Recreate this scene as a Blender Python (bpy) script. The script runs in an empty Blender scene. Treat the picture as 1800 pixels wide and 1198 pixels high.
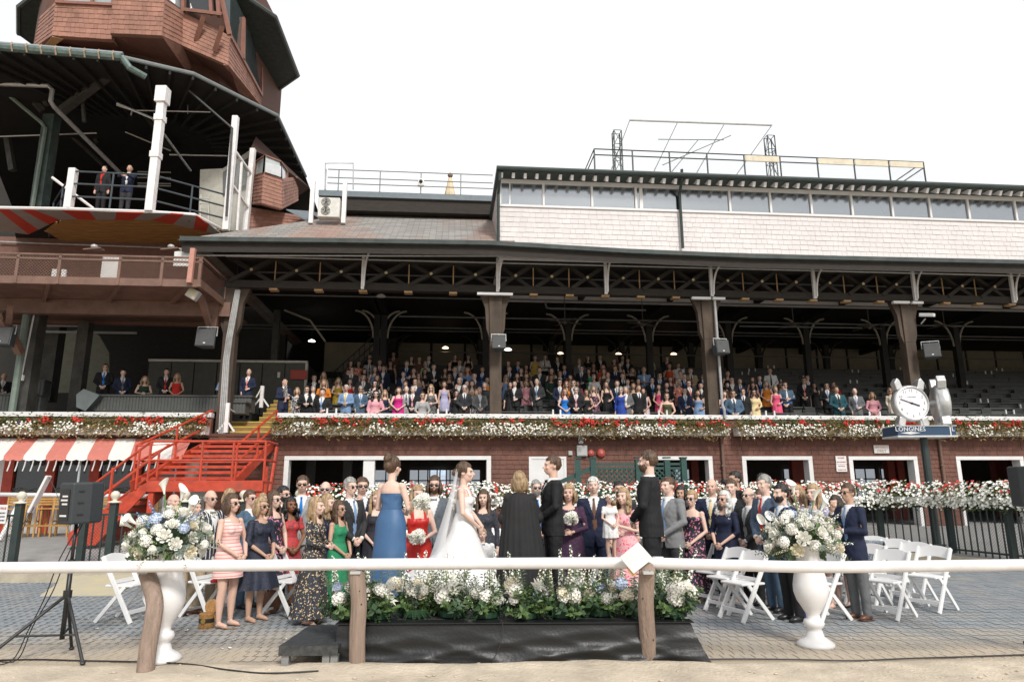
import bpy, math, random
import numpy as np
from mathutils import Vector, Matrix
R = math.radians
random.seed(7)
sc = bpy.context.scene
col = sc.collection
# ------------------------------------------------------------ camera
CAMZ, PITCH, ROLL = 1.7, R(12.04), R(-0.27)
cam_d = bpy.data.cameras.new('camera'); cam_d.lens = 24.0; cam_d.sensor_width = 36.0
cam_d.clip_end = 2000
cam = bpy.data.objects.new('camera', cam_d); col.objects.link(cam)
CR = Matrix.Rotation(math.pi/2 + PITCH, 3, 'X') @ Matrix.Rotation(ROLL, 3, 'Z')
cam.matrix_world = Matrix.Translation((0, 0, CAMZ)) @ CR.to_4x4()
sc.camera = cam
# ------------------------------------------------------------ world, sun, exposure
world = bpy.data.worlds.new('World'); sc.world = world; world.use_nodes = True
_n = world.node_tree.nodes; _l = world.node_tree.links
_bg = _n['Background']
SUN_EL, SUN_AZ = 40, 158     # degrees; azimuth clockwise from +Y (behind the camera, to the right)
_sky = _n.new('ShaderNodeTexSky'); _sky.sky_type = 'NISHITA'; _sky.sun_disc = False
_sky.sun_elevation = R(SUN_EL); _sky.sun_rotation = R(SUN_AZ)
_sky.air_density = 1.0; _sky.dust_density = 3.0; _sky.ozone_density = 1.0
_mx = _n.new('ShaderNodeMix'); _mx.data_type = 'RGBA'; _mx.inputs[0].default_value = 0.93
# thin bright overcast: pale even cloud over the blue
_tc = _n.new('ShaderNodeTexCoord'); _nz = _n.new('ShaderNodeTexNoise'); _nz.inputs['Scale'].default_value = 1.6
_nz.inputs['Detail'].default_value = 4
_cr = _n.new('ShaderNodeValToRGB')
_cr.color_ramp.elements[0].color = (6.1, 6.25, 6.5, 1); _cr.color_ramp.elements[0].position = .3
_cr.color_ramp.elements[1].color = (7.6, 7.6, 7.65, 1); _cr.color_ramp.elements[1].position = .7
_l.new(_tc.outputs['Generated'], _nz.inputs['Vector']); _l.new(_nz.outputs['Fac'], _cr.inputs[0])
_l.new(_sky.outputs[0], _mx.inputs[6]); _l.new(_cr.outputs[0], _mx.inputs[7])
_l.new(_mx.outputs[2], _bg.inputs[0]); _bg.inputs[1].default_value = 0.11
sun_d = bpy.data.lights.new('sun', 'SUN'); sun_d.energy = 2.2; sun_d.angle = R(12); sun_d.color = (1, .965, .91)
sun = bpy.data.objects.new('sun', sun_d); col.objects.link(sun)
_az, _el = R(SUN_AZ), R(SUN_EL)
_sd = Vector((math.sin(_az)*math.cos(_el), math.cos(_az)*math.cos(_el), math.sin(_el)))
sun.rotation_euler = (-_sd).to_track_quat('-Z', 'Y').to_euler()
sc.view_settings.view_transform = 'Standard'; sc.view_settings.look = 'None'
sc.view_settings.gamma = 1; sc.view_settings.exposure = 0.5; sc.view_settings.use_curve_mapping = False
sc.cycles.max_bounces = 6; sc.cycles.transparent_max_bounces = 12
sc.cycles.use_denoising = True

# ------------------------------------------------------------ helpers
def ray(px, py): return CR @ Vector(((px-900)/1200, (599-py)/1200, -1))
C0 = Vector((0, 0, CAMZ))
def at(px, py, Y):
    d = ray(px, py); return C0 + d*(Y/d.y)
def atz(px, py, z):
    d = ray(px, py); return C0 + d*((z-CAMZ)/d.z)
FA = math.atan(.092)
FM = Matrix.Translation((0, 21.6, 0)) @ Matrix.Rotation(FA, 4, 'Z')      # grandstand frame: x along the front, y inwards
FI = FM.inverted()
def fp(px, py, w=0.0):
    """pixel -> (u, z) on the plane y=w of the grandstand frame"""
    a = FI @ C0; b = FI.to_3x3() @ ray(px, py)
    t = (w-a.y)/b.y; p = a + b*t
    return p.x, p.z
def fu(px, w=0.0, py=600): return fp(px, py, w)[0]
def fz(py, w=0.0, px=900): return fp(px, py, w)[1]
I4 = Matrix.Identity(4)
TS = bpy.data.scenes.new('scratch')          # meshes are evaluated here, away from the big scene
def evaluated(o):
    TS.collection.objects.link(o); vl = TS.view_layers[0]
    with bpy.context.temp_override(scene=TS, view_layer=vl):
        dg = bpy.context.evaluated_depsgraph_get(); dg.update(); return o.evaluated_get(dg)
WM = {}
def tag(o, label=None, cat=None, group=None, kind=None):
    if label: o['label'] = label
    if cat: o['category'] = cat
    if group: o['group'] = group
    if kind: o['kind'] = kind
    return o
def thing(name, label, cat, loc=(0, 0, 0), rz=0, group=None, M=None):
    o = bpy.data.objects.new(name, None); col.objects.link(o); o.empty_display_size = .2
    if M is None: M = Matrix.Translation(Vector(loc)) @ Matrix.Rotation(rz, 4, 'Z')
    o.matrix_basis = M; WM[o.name] = M
    return tag(o, label, cat, group)
def link(o, parent=None, local=False):
    col.objects.link(o)
    if parent:
        o.parent = parent; P = WM[parent.name]
        if local: WM[o.name] = P
        else: o.matrix_parent_inverse = P.inverted(); WM[o.name] = I4
    else: WM[o.name] = I4
    return o
def copy_tree(o, parent=None, top=True):
    c = o.copy(); col.objects.link(c)
    if parent: c.parent = parent
    for ch in o.children: copy_tree(ch, c, False)
    return c
def place(o, loc, rz=0, s=1.0, label=None, group=None):
    o.matrix_basis = Matrix.Translation(Vector(loc)) @ Matrix.Rotation(rz, 4, 'Z') @ Matrix.Scale(s, 4)
    if label: o['label'] = label
    if group: o['group'] = group
    return o
def mesh_of(verts, faces, mi, mats, name, smooth):
    me = bpy.data.meshes.new(name); me.from_pydata(verts, [], faces)
    for m in mats: me.materials.append(m)
    if len(mats) > 1 and any(mi): me.polygons.foreach_set('material_index', mi)
    if smooth: me.polygons.foreach_set('use_smooth', [True]*len(faces))
    me.update(); return me
class MB:
    def __init__(s, X=None): s.v = []; s.f = []; s.m = []; s.X = X
    def add(s, vs, fs, m=0):
        b = len(s.v); s.v += [tuple(v) for v in vs]
        s.f += [tuple(i+b for i in f) for f in fs]; s.m += [m]*len(fs)
    def box(s, x0, x1, y0, y1, z0, z1, m=0):
        s.add([(x0,y0,z0),(x1,y0,z0),(x1,y1,z0),(x0,y1,z0),(x0,y0,z1),(x1,y0,z1),(x1,y1,z1),(x0,y1,z1)],
              [(0,3,2,1),(4,5,6,7),(0,1,5,4),(1,2,6,5),(2,3,7,6),(3,0,4,7)], m); return s
    def beam(s, a, b, w, h, m=0, up=(0, 0, 1), w2=None, h2=None):
        a, b = Vector(a), Vector(b); d = (b-a).normalized(); up = Vector(up)
        if abs(d.dot(up)) > .98: up = Vector((0, 1, 0)) if abs(d.y) < .9 else Vector((1, 0, 0))
        x = d.cross(up).normalized(); y = x.cross(d).normalized()
        w2 = w2 or w; h2 = h2 or h; vs = []
        for p, ww, hh in ((a, w, h), (b, w2, h2)):
            for sx, sy in ((-1,-1),(1,-1),(1,1),(-1,1)): vs.append(p + x*sx*ww/2 + y*sy*hh/2)
        s.add(vs, [(0,3,2,1),(4,5,6,7),(0,1,5,4),(1,2,6,5),(2,3,7,6),(3,0,4,7)], m); return s
    def tube(s, pts, r, n=8, m=0, caps=True, flat=None):
        pts = [Vector(p) for p in pts]; k = len(pts); rs = r if isinstance(r, (list, tuple)) else [r]*k
        vs = []; prev = None
        for i, p in enumerate(pts):
            d = (pts[min(i+1, k-1)] - pts[max(i-1, 0)])
            d = d.normalized() if d.length > 1e-9 else Vector((0, 0, 1))
            if prev is None:
                up = Vector((0, 0, 1)) if abs(d.z) < .9 else Vector((0, 1, 0))
                x = d.cross(up).normalized()
            else:
                x = prev - d*prev.dot(d); x = x.normalized() if x.length > 1e-6 else d.orthogonal().normalized()
            prev = x; y = d.cross(x).normalized()
            fl = flat[i] if flat else 1
            for j in range(n):
                a = 2*math.pi*j/n; vs.append(p + x*math.cos(a)*rs[i] + y*math.sin(a)*rs[i]*fl)
        fs = [(i*n+j, i*n+(j+1) % n, (i+1)*n+(j+1) % n, (i+1)*n+j) for i in range(k-1) for j in range(n)]
        if caps: fs += [tuple(range(n-1, -1, -1)), tuple(range((k-1)*n, k*n))]
        s.add(vs, fs, m); return s
    def ell(s, c, r, n=10, k=7, m=0, R3=None):
        if not isinstance(r, (tuple, list)): r = (r, r, r)
        c = Vector(c); vs = []
        for i in range(1, k):
            t = math.pi*i/k
            for j in range(n):
                a = 2*math.pi*j/n; q = Vector((r[0]*math.sin(t)*math.cos(a), r[1]*math.sin(t)*math.sin(a), r[2]*math.cos(t)))
                vs.append(c + (R3 @ q if R3 else q))
        q = Vector((0, 0, r[2])); q = R3 @ q if R3 else q
        vs += [c+q, c-q]; T = len(vs)-2
        fs = [(i*n+j, (i+1)*n+j, (i+1)*n+(j+1) % n, i*n+(j+1) % n) for i in range(k-2) for j in range(n)]
        fs += [(T, j, (j+1) % n) for j in range(n)] + [(T+1, (k-2)*n+(j+1) % n, (k-2)*n+j) for j in range(n)]
        s.add(vs, fs, m); return s
    def rings(s, rings, n=16, m=0, caps=True):
        """loft: rings of (cx,cy,z,rx,ry) or a callable giving points"""
        vs = []
        for r in rings:
            cx, cy, z, rx, ry = r[:5]
            for j in range(n):
                a = 2*math.pi*j/n; vs.append((cx+rx*math.cos(a), cy+ry*math.sin(a), z))
        k = len(rings)
        fs = [(i*n+j, i*n+(j+1) % n, (i+1)*n+(j+1) % n, (i+1)*n+j) for i in range(k-1) for j in range(n)]
        if caps: fs += [tuple(range(n-1, -1, -1)), tuple(range((k-1)*n, k*n))]
        s.add(vs, fs, m); return s
    def lathe(s, prof, c=(0, 0, 0), n=24, m=0):
        return s.rings([(c[0], c[1], c[2]+z, r, r) for r, z in prof], n, m)
    def prism(s, pts, off, m=0):
        off = Vector(off); k = len(pts); a = [Vector(p) for p in pts]; b = [p+off for p in a]
        s.add(a+b, [tuple(range(k-1, -1, -1)), tuple(range(k, 2*k))] + [(i, (i+1) % k, k+(i+1) % k, k+i) for i in range(k)], m); return s
    def poly(s, pts, m=0): s.add(pts, [tuple(range(len(pts)))], m); return s
    def build(s, name, mats, parent=None, smooth=False, kind=None, label=None, cat=None, group=None, local=False, bevel=0):
        if not isinstance(mats, (list, tuple)): mats = [mats]
        vs = s.v if s.X is None else [tuple(s.X @ Vector(v)) for v in s.v]
        me = mesh_of(vs, s.f, s.m, mats, name, smooth)
        o = bpy.data.objects.new(name, me); link(o, parent, local)
        if bevel:
            b = o.modifiers.new('bevel', 'BEVEL'); b.width = bevel; b.segments = 2; b.limit_method = 'ANGLE'; b.angle_limit = R(35)
        return tag(o, label, cat, group, kind)
def inst(me, name, parent, M4, local=False, mats=None):
    """a part sharing mesh data, placed by matrix (world, or in the parent's frame when local)"""
    o = bpy.data.objects.new(name, me); col.objects.link(o)
    if parent:
        o.parent = parent
        if not local: o.matrix_parent_inverse = WM[parent.name].inverted()
    o.matrix_basis = M4 if (local or not parent) else M4
    WM[o.name] = M4 if not local else (WM[parent.name] @ M4 if parent else M4)
    if mats:
        for i, m in enumerate(mats): o.material_slots[i].link = 'OBJECT'; o.material_slots[i].material = m
    return o

# ------------------------------------------------------------ materials
_mc = {}
def mat(name, c, rough=.7, metal=0.0, var=.12, scale=5, bump=0.0, bscale=60, rand=0.0, spec=.5, c2=None, stretch=(1, 1, 1),
        dirt=0.0, coord='Object', trans=0.0, emit=None):
    if name in _mc: return _mc[name]
    m = bpy.data.materials.new(name); m.use_nodes = True; _mc[name] = m
    n, l = m.node_tree.nodes, m.node_tree.links; b = n['Principled BSDF']
    b.inputs['Roughness'].default_value = rough; b.inputs['Metallic'].default_value = metal
    b.inputs['Specular IOR Level'].default_value = spec
    if len(c) == 3: c = (*c, 1)
    tc = n.new('ShaderNodeTexCoord'); mp = n.new('ShaderNodeMapping'); mp.inputs['Scale'].default_value = stretch
    l.new(tc.outputs[coord], mp.inputs[0])
    nz = n.new('ShaderNodeTexNoise'); nz.inputs['Scale'].default_value = scale; nz.inputs['Detail'].default_value = 6
    nz.inputs['Roughness'].default_value = .65
    l.new(mp.outputs[0], nz.inputs['Vector'])
    rp = n.new('ShaderNodeValToRGB'); e = rp.color_ramp.elements
    e[0].position = .3; e[1].position = .72
    if c2: e[0].color = (*c2[:3], 1); e[1].color = c
    else:
        e[0].color = tuple(max(0, x*(1-var*1.6)) for x in c[:3])+(1,); e[1].color = tuple(min(1, x*(1+var)) for x in c[:3])+(1,)
    l.new(nz.outputs['Fac'], rp.inputs[0]); out = rp.outputs[0]
    if rand:
        oi = n.new('ShaderNodeObjectInfo'); hv = n.new('ShaderNodeHueSaturation')
        mr = n.new('ShaderNodeMapRange'); mr.inputs[3].default_value = 1-rand; mr.inputs[4].default_value = 1+rand
        l.new(oi.outputs['Random'], mr.inputs[0]); l.new(mr.outputs[0], hv.inputs['Value']); l.new(out, hv.inputs['Color']); out = hv.outputs[0]
    if dirt:
        nd = n.new('ShaderNodeTexNoise'); nd.inputs['Scale'].default_value = scale*.35; nd.inputs['Detail'].default_value = 8
        l.new(tc.outputs[coord], nd.inputs['Vector'])
        rd = n.new('ShaderNodeValToRGB'); rd.color_ramp.elements[0].position = .48; rd.color_ramp.elements[1].position = .75
        rd.color_ramp.elements[0].color = (0, 0, 0, 1); rd.color_ramp.elements[1].color = (dirt, dirt, dirt, 1)
        l.new(nd.outputs['Fac'], rd.inputs[0])
        md = n.new('ShaderNodeMix'); md.data_type = 'RGBA'; md.inputs[7].default_value = (.12, .10, .08, 1)
        l.new(rd.outputs[0], md.inputs[0]); l.new(out, md.inputs[6]); out = md.outputs[2]
    l.new(out, b.inputs['Base Color'])
    if bump:
        nb = n.new('ShaderNodeTexNoise'); nb.inputs['Scale'].default_value = bscale; nb.inputs['Detail'].default_value = 5
        l.new(mp.outputs[0], nb.inputs['Vector'])
        bp = n.new('ShaderNodeBump'); bp.inputs['Strength'].default_value = bump; bp.inputs['Distance'].default_value = .02
        l.new(nb.outputs['Fac'], bp.inputs['Height']); l.new(bp.outputs[0], b.inputs['Normal'])
    if trans:
        b.inputs['Alpha'].default_value = 1-trans
    if emit:
        b.inputs['Emission Color'].default_value = (*emit[:3], 1); b.inputs['Emission Strength'].default_value = emit[3]
    return m
def emat(name, c, s):
    return mat(name, c, emit=(*c, s))
W_TRIM = mat('white_paint', (.70, .69, .68), .5, var=.05, scale=3, dirt=.12)
W_POST = mat('white_post_paint', (.74, .72, .71), .55, var=.07, scale=8, dirt=.22, bump=.15)
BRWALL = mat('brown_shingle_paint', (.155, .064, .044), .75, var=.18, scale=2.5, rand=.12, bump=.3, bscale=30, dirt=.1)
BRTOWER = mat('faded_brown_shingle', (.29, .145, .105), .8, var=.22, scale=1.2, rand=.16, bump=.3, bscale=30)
BRSTEEL = mat('brown_steel_paint', (.17, .095, .068), .55, var=.2, scale=3, dirt=.2)
RED = mat('red_paint', (.50, .055, .022), .5, var=.22, scale=5, dirt=.3)
DKGREEN = mat('green_black_paint', (.022, .038, .036), .45, var=.2, scale=5, dirt=.15)
BLACKP = mat('black_paint', (.014, .014, .014), .5, var=.2)
GUTTER = mat('green_gutter_paint', (.055, .07, .069), .5, var=.25, scale=3, dirt=.2)
DKWOOD = mat('dark_timber', (.026, .020, .015), .8, var=.3, scale=4, bump=.3, stretch=(1, 1, 6))
DKSTEEL = mat('dark_roof_timber', (.010, .009, .008), .8, var=.3, scale=3)
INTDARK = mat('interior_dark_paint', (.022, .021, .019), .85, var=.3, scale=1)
BEIGE = mat('beige_panel', (.23, .21, .155), .8, var=.1, scale=1.5)
GREYBOX = mat('grey_box_board', (.075, .078, .074), .7, var=.12, scale=6)
GALV = mat('galvanised_pipe', (.42, .42, .41), .45, metal=.4, var=.15, scale=8)
TAN = mat('tan_wood', (.42, .27, .13), .75, var=.2, scale=8)
YELWOOD = mat('yellow_stair_wood', (.30, .17, .06), .75, var=.25, scale=6, stretch=(1, 5, 5))
GLASSD = mat('dark_window_glass', (.02, .024, .026), .06, var=.1, spec=.8)
# ============================================================ the setting: ground
def ground_z(y, k=13.3):
    t = min(1, max(0, (y-k-.3)/4.2)); return .12 + .28*t*t*(3-2*t)
SAND = mat('track_sand', (.54, .46, .355), .95, var=.2, scale=2.2, bump=.9, bscale=26)
ASPH = mat('grey_asphalt', (.29, .285, .275), .9, var=.1, scale=3, bump=.4, bscale=150, dirt=.1)
g = MB(); g.box(-300, 300, -200, 400, -.6, -.06); g.build('ground', SAND, kind='structure')
# sand track with a low ragged lip against the paving
g = MB(); rr = random.Random(3); nx, ny = 240, 40; vs = []
from mathutils import noise
def lip(x): return 7.32 + .10*noise.noise(Vector((x*.7, 0, 0))) + .05*noise.noise(Vector((x*3, 1, 0)))
for j in range(ny+1):
    for i in range(nx+1):
        x = -14 + 28*i/nx; t = j/ny; y0 = 4.0; y = y0 + (lip(x)-y0)*t
        z = .012*noise.noise(Vector((x*2, y*2, 0))) + .006*noise.noise(Vector((x*9, y*9, 3)))
        z += .03*math.exp(-((lip(x)-y-.18)/.12)**2) * (1 if -2.2 < x < 1.9 else .25)
        if j == ny: z = -.03
        vs.append((x, y, z))
g.add(vs, [(j*(nx+1)+i, j*(nx+1)+i+1, (j+1)*(nx+1)+i+1, (j+1)*(nx+1)+i) for j in range(ny) for i in range(nx)])
g.build('sand_track', SAND, kind='structure', smooth=True)
KERB = [(-22, 13.2), (-12, 13.3), (-6.5, 13.5), (-4, 14.3), (-1.5, 15.6), (1.5, 16.5), (5, 17.1), (8, 17.15), (9.3, 16.7), (10.0, 15.7), (10.6, 14.3), (12.2, 12.2), (16, 10.2), (22, 8.6)]
def spline(P, k=8):
    out = []
    for i in range(len(P)-1):
        a, b, c, d = [Vector(P[max(0, min(len(P)-1, j))]) for j in (i-1, i, i+1, i+2)]
        for q in range(k):
            t = q/k; out.append(.5*((2*b)+(c-a)*t+(2*a-5*b+4*c-d)*t*t+(-a+3*b-3*c+d)*t**3))
    out.append(Vector(P[-1])); return out
KS = spline([(x, y, 0) for x, y in KERB])
def kerb_y(x):
    for a, b in zip(KS, KS[1:]):
        if a.x <= x <= b.x: return a.y + (b.y-a.y)*(x-a.x)/max(1e-6, b.x-a.x)
    return 13
# apron behind the kerb
g = MB(); vs = []; fs = []; m = len(KS)
rows = [0, .3, 1, 2, 3.2, 5, 8, 30]
for k in KS:
    for r in rows:
        y = k.y + .3 + r; y = y if r < 30 else 60
        vs.append((k.x, y, ground_z(y, k.y)))
q = len(rows)
fs = [(i*q+j, (i+1)*q+j, (i+1)*q+j+1, i*q+j+1) for i in range(m-1) for j in range(q-1)]
g.add(vs, fs); g.build('apron', ASPH, kind='structure', smooth=True)
CONC = mat('concrete_kerb', (.42, .37, .28), .9, var=.15, scale=4, bump=.3, dirt=.2)
g = MB(); vs = []
for k in KS: vs += [(k.x, k.y, -.04), (k.x, k.y+.01, .13), (k.x, k.y+.33, .135), (k.x, k.y+.33, -.04)]
g.add(vs, [(i*4+a, (i+1)*4+a, (i+1)*4+a+1, i*4+a+1) for i in range(m-1) for a in range(3)])
g.build('kerb', CONC, kind='structure')
# brick paving: bedding sheet plus interlocking pavers
mp_ = bpy.data.materials.new('grey_paver'); mp_.use_nodes = True
n, l = mp_.node_tree.nodes, mp_.node_tree.links; b = n['Principled BSDF']; b.inputs['Roughness'].default_value = .85
ge = n.new('ShaderNodeNewGeometry'); sx = n.new('ShaderNodeSeparateXYZ'); l.new(ge.outputs['Position'], sx.inputs[0])
nz = n.new('ShaderNodeTexNoise'); nz.inputs['Scale'].default_value = 1.3; nz.inputs['Detail'].default_value = 7; l.new(ge.outputs['Position'], nz.inputs[0])
# drifted sand near the track: more of it towards the rail (real sand on the stones)
m1 = n.new('ShaderNodeMapRange'); m1.inputs[1].default_value = 7.6; m1.inputs[2].default_value = 9.3; m1.inputs[3].default_value = 1.0; m1.inputs[4].default_value = 0
l.new(sx.outputs['Y'], m1.inputs[0])
m2 = n.new('ShaderNodeMath'); m2.operation = 'MULTIPLY_ADD'; m2.inputs[1].default_value = 1.5; m2.inputs[2].default_value = -.75; l.new(nz.outputs['Fac'], m2.inputs[0])
m3 = n.new('ShaderNodeMath'); m3.operation = 'ADD'; m3.use_clamp = True; l.new(m1.outputs[0], m3.inputs[0]); l.new(m2.outputs[0], m3.inputs[1])
rv = n.new('ShaderNodeTexWhiteNoise'); sn = n.new('ShaderNodeVectorMath'); sn.operation = 'SNAP'; sn.inputs[1].default_value = (.11, .22, 5)
l.new(ge.outputs['Position'], sn.inputs[0]); l.new(sn.outputs[0], rv.inputs[0])
r1 = n.new('ShaderNodeValToRGB'); r1.color_ramp.elements[0].color = (.175, .20, .22, 1); r1.color_ramp.elements[1].color = (.30, .315, .325, 1)
nz2 = n.new('ShaderNodeTexNoise'); nz2.inputs['Scale'].default_value = 4; nz2.inputs['Detail'].default_value = 8; l.new(ge.outputs['Position'], nz2.inputs[0])
ma = n.new('ShaderNodeMix'); ma.inputs[0].default_value = .45; l.new(nz2.outputs['Fac'], ma.inputs[2]); l.new(rv.outputs['Value'], ma.inputs[3]); l.new(ma.outputs[0], r1.inputs[0])
mx = n.new('ShaderNodeMix'); mx.data_type = 'RGBA'; mx.inputs[7].default_value = (.46, .38, .28, 1)
m4 = n.new('ShaderNodeMath'); m4.operation = 'MULTIPLY'; m4.inputs[1].default_value = .85; l.new(m3.outputs[0], m4.inputs[0])
l.new(m4.outputs[0], mx.inputs[0]); l.new(r1.outputs[0], mx.inputs[6]); l.new(mx.outputs[2], b.inputs['Base Color'])
bp = n.new('ShaderNodeBump'); bp.inputs['Strength'].default_value = .4; bp.inputs['Distance'].default_value = .01
nz3 = n.new('ShaderNodeTexNoise'); nz3.inputs['Scale'].default_value = 60; l.new(ge.outputs['Position'], nz3.inputs[0]); l.new(nz3.outputs['Fac'], bp.inputs['Height']); l.new(bp.outputs[0], b.inputs['Normal'])
PAVER = mp_
JOINT = mat('paving_joint_sand', (.20, .185, .155), .95, var=.3, scale=20)
JOINT = PAVER.copy(); JOINT.name = 'sanded_joint'
for q_ in JOINT.node_tree.nodes:
    if q_.type == 'VALTORGB': q_.color_ramp.elements[0].color = (.085, .09, .09, 1); q_.color_ramp.elements[1].color = (.14, .14, .135, 1)
g = MB(); g.box(-22, 22, 7.0, 17.6, -.05, -.0045); pv = g.build('paved_area', JOINT, kind='structure')
def paver_shape(a, b, h):       # zigzag interlocking paver
    w, d = .1, .2
    pts = [(0,0),(.03,.008),(.07,-.008),(.1,0),(.1,.05),(.108,.1),(.1,.15),(.1,.2),(.07,.192),(.03,.208),(0,.2),(0,.15),(.008,.1),(0,.05)]
    return [(a+(x*.955+.002), b+(y*.98+.002), h) for x, y in pts]
pav = MB(); near = []
yy = 7.36; r_ = random.Random(5); ji = 0
while yy < 17.2:
    xx = -13.0 + (ji % 2)*.055
    while xx < 13:
        if abs(xx) < yy*.80+.3 and yy < kerb_y(xx)-.1:
            h = r_.uniform(-.0015, .002)
            P = paver_shape(xx, yy, h)
            if yy < 9.0 and (xx > 1.95 or xx < -2.9) and len(near) < 298 and abs(xx) < yy*.78 and ji % 1 == 0 and yy < 8.2: near.append((xx, yy, h))
            else: pav.poly(P); 
        xx += .108
    yy += .21; ji += 1
pav.build('paver_field', PAVER, parent=pv, kind='stuff')
g = MB(); P = [Vector(p) for p in paver_shape(0, 0, 0)]; g.prism([p-Vector((0, 0, .03)) for p in P], (0, 0, .03)); pme = mesh_of(g.v, g.f, g.m, [PAVER], 'paver', False)
for x, y, h in near: inst(pme, 'paver', pv, Matrix.Translation((x, y, h)))

# ============================================================ shingles
def shingle_quad(mb_or_list, c00, c10, c11, c01, rows, wid, th, rnd, jit=.25, list_out=None, gap=.006):
    """rows of overlapping shingles on a bilinear patch; c00 lower left as seen from outside"""
    c00, c10, c11, c01 = map(Vector, (c00, c10, c11, c01))
    nrm = (c10-c00).cross(c01-c00).normalized()
    def S(s, t): return (c00*(1-s)+c10*s)*(1-t) + (c01*(1-s)+c11*s)*t
    W = ((c10-c00).length+(c11-c01).length)/2
    for r in range(rows):
        t0, t1 = r/rows, min(1, (r+1.12)/rows); s = -rnd.random()*wid/W
        while s < 1:
            w = wid*(1+rnd.uniform(-jit, jit))/W; a, b_ = max(0, s+gap/2/W), min(1, s+w-gap/2/W)
            if b_-a > .15*wid/W:
                dz = rnd.uniform(-.12, .12)/rows*.35; k = th*rnd.uniform(.8, 1.25); tt = max(0, t0+dz)
                p = [S(a, tt)+nrm*k, S(b_, tt)+nrm*k, S(b_, t1)+nrm*.002, S(a, t1)+nrm*.002, S(a, tt), S(b_, tt)]
                if list_out is not None: list_out.append(p)
                else: mb_or_list.add(p, [(0, 1, 2, 3), (4, 5, 1, 0), (4, 0, 3), (5, 2, 1)])
            s += w
def shingle_parts(plist, mat_, parent, limit, X=None, name='shingle'):
    """the largest first `limit` as parts of their own, the rest joined"""
    rest = MB(X)
    for i, p in enumerate(plist):
        if i < limit:
            q = MB(X); q.add(p, [(0, 1, 2, 3), (4, 5, 1, 0), (4, 0, 3), (5, 2, 1)]); q.build(name, mat_, parent)
        else: rest.add(p, [(0, 1, 2, 3), (4, 5, 1, 0), (4, 0, 3), (5, 2, 1)])
    if rest.v: rest.build(name+'_field', mat_, parent, kind='stuff')

rs = random.Random(11)
UL, UR = -20.0, 36.0          # ends of the front, along u
PT = 3.94                     # parapet top
# ============================================================ lower storey
low = thing('lower_storey', 'long brown shingled ground storey with white framed openings below the flower boxes', 'building', M=FM)
ops = []                       # openings: u0,u1,z1
def opening(x0, x1, y1): ops.append((fp(x0, 830)[0], fp(x1, 830)[0], fp((x0+x1)/2, y1)[1]))
opening(500, 862, 808); opening(1143, 1252, 808); opening(1306, 1428, 808); opening(1494, 1613, 808); opening(1683, 1800, 808)
ZW0, ZW1 = .30, fz(764, 0, 900)
OZ = ops[0][2]
wallm = MB(FM); segs = []; cur = fu(384)
for u0, u1, z1 in ops: segs.append((cur, u0)); cur = u1
segs.append((cur, UR))
for a, b_ in segs: wallm.box(a, b_, 0, .25, ZW0, ZW1)
for u0, u1, z1 in ops: wallm.box(u0, u1, 0, .25, z1, ZW1)
wallm.box(UL, fu(384), .9, 1.1, ZW0, ZW1)
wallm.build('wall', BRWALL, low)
sl = []
for u0, u1, z1 in ops: shingle_quad(None, (u0, -.002, z1), (u1, -.002, z1), (u1, -.002, ZW1), (u0, -.002, ZW1), 5, .2, .022, rs, list_out=sl)
for a, b_ in segs:
    shingle_quad(None, (a, -.002, OZ), (b_, -.002, OZ), (b_, -.002, ZW1), (a, -.002, ZW1), 5, .2, .022, rs, list_out=sl)
sl2 = []
for a, b_ in segs:
    shingle_quad(None, (a, -.002, ZW0), (b_, -.002, ZW0), (b_, -.002, OZ), (a, -.002, OZ), 16, .2, .022, rs, list_out=sl2)
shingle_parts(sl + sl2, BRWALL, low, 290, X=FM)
for i, (u0, u1, z1) in enumerate(ops):
    f = MB(FM); f.box(u0-.02, u1+.02, -.05, .3, z1, z1+.12); f.box(u0-.02, u0+.12, -.048, .3, ZW0, z1-.002); f.box(u1-.12, u1+.02, -.048, .3, ZW0, z1-.002)
    f.build('opening_frame', W_TRIM, low, bevel=.008)
g = MB(FM); z1 = ops[0][2]
for px in (657,): g.box(fu(px)-.17, fu(px)+.17, 0, .3, ZW0, z1-.003)
g.build('opening_post', W_TRIM, low)
# interior of the ground floor: floor, back wall with bright multi-pane windows, red columns
GB = 9.0
fl = MB(FM); fl.box(UL, UR, .1, GB, .2, .42); fl.build('concourse_floor', ASPH, low)
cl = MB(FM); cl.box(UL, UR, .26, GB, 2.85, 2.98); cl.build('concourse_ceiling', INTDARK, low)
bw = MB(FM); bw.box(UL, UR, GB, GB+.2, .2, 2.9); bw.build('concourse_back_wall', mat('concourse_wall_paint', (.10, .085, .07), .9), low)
BRIGHT = mat('frosted_daylight_pane', (.75, .8, .85), .3, emit=(.85, .92, 1, .25))  # panes glow by emission, standing in for daylight behind them
for px, ww in ((668, 1.5), (752, 1.6), (800, 2.2), (1200, .8), (1520, 1.0), (1560, .7), (1395, 1.0)):
    u = fp(px, 840, GB)[0]
    w_ = MB(FM); w_.box(u-ww/2, u+ww/2, GB-.06, GB-.02, 1.0, 2.45); wo = w_.build('window', BRIGHT, low)
    f = MB(FM); nn = max(2, int(ww/.4))
    for k in range(nn+1): x = u-ww/2+ww*k/nn; f.box(x-.025, x+.025, GB-.1, GB-.061, 1.0, 2.45)
    for z in (1.0, 1.5, 1.98, 2.45): f.box(u-ww/2, u+ww/2, GB-.105, GB-.062, z-.025, z+.025)
    f.build('window_bar', BLACKP, wo)
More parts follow.
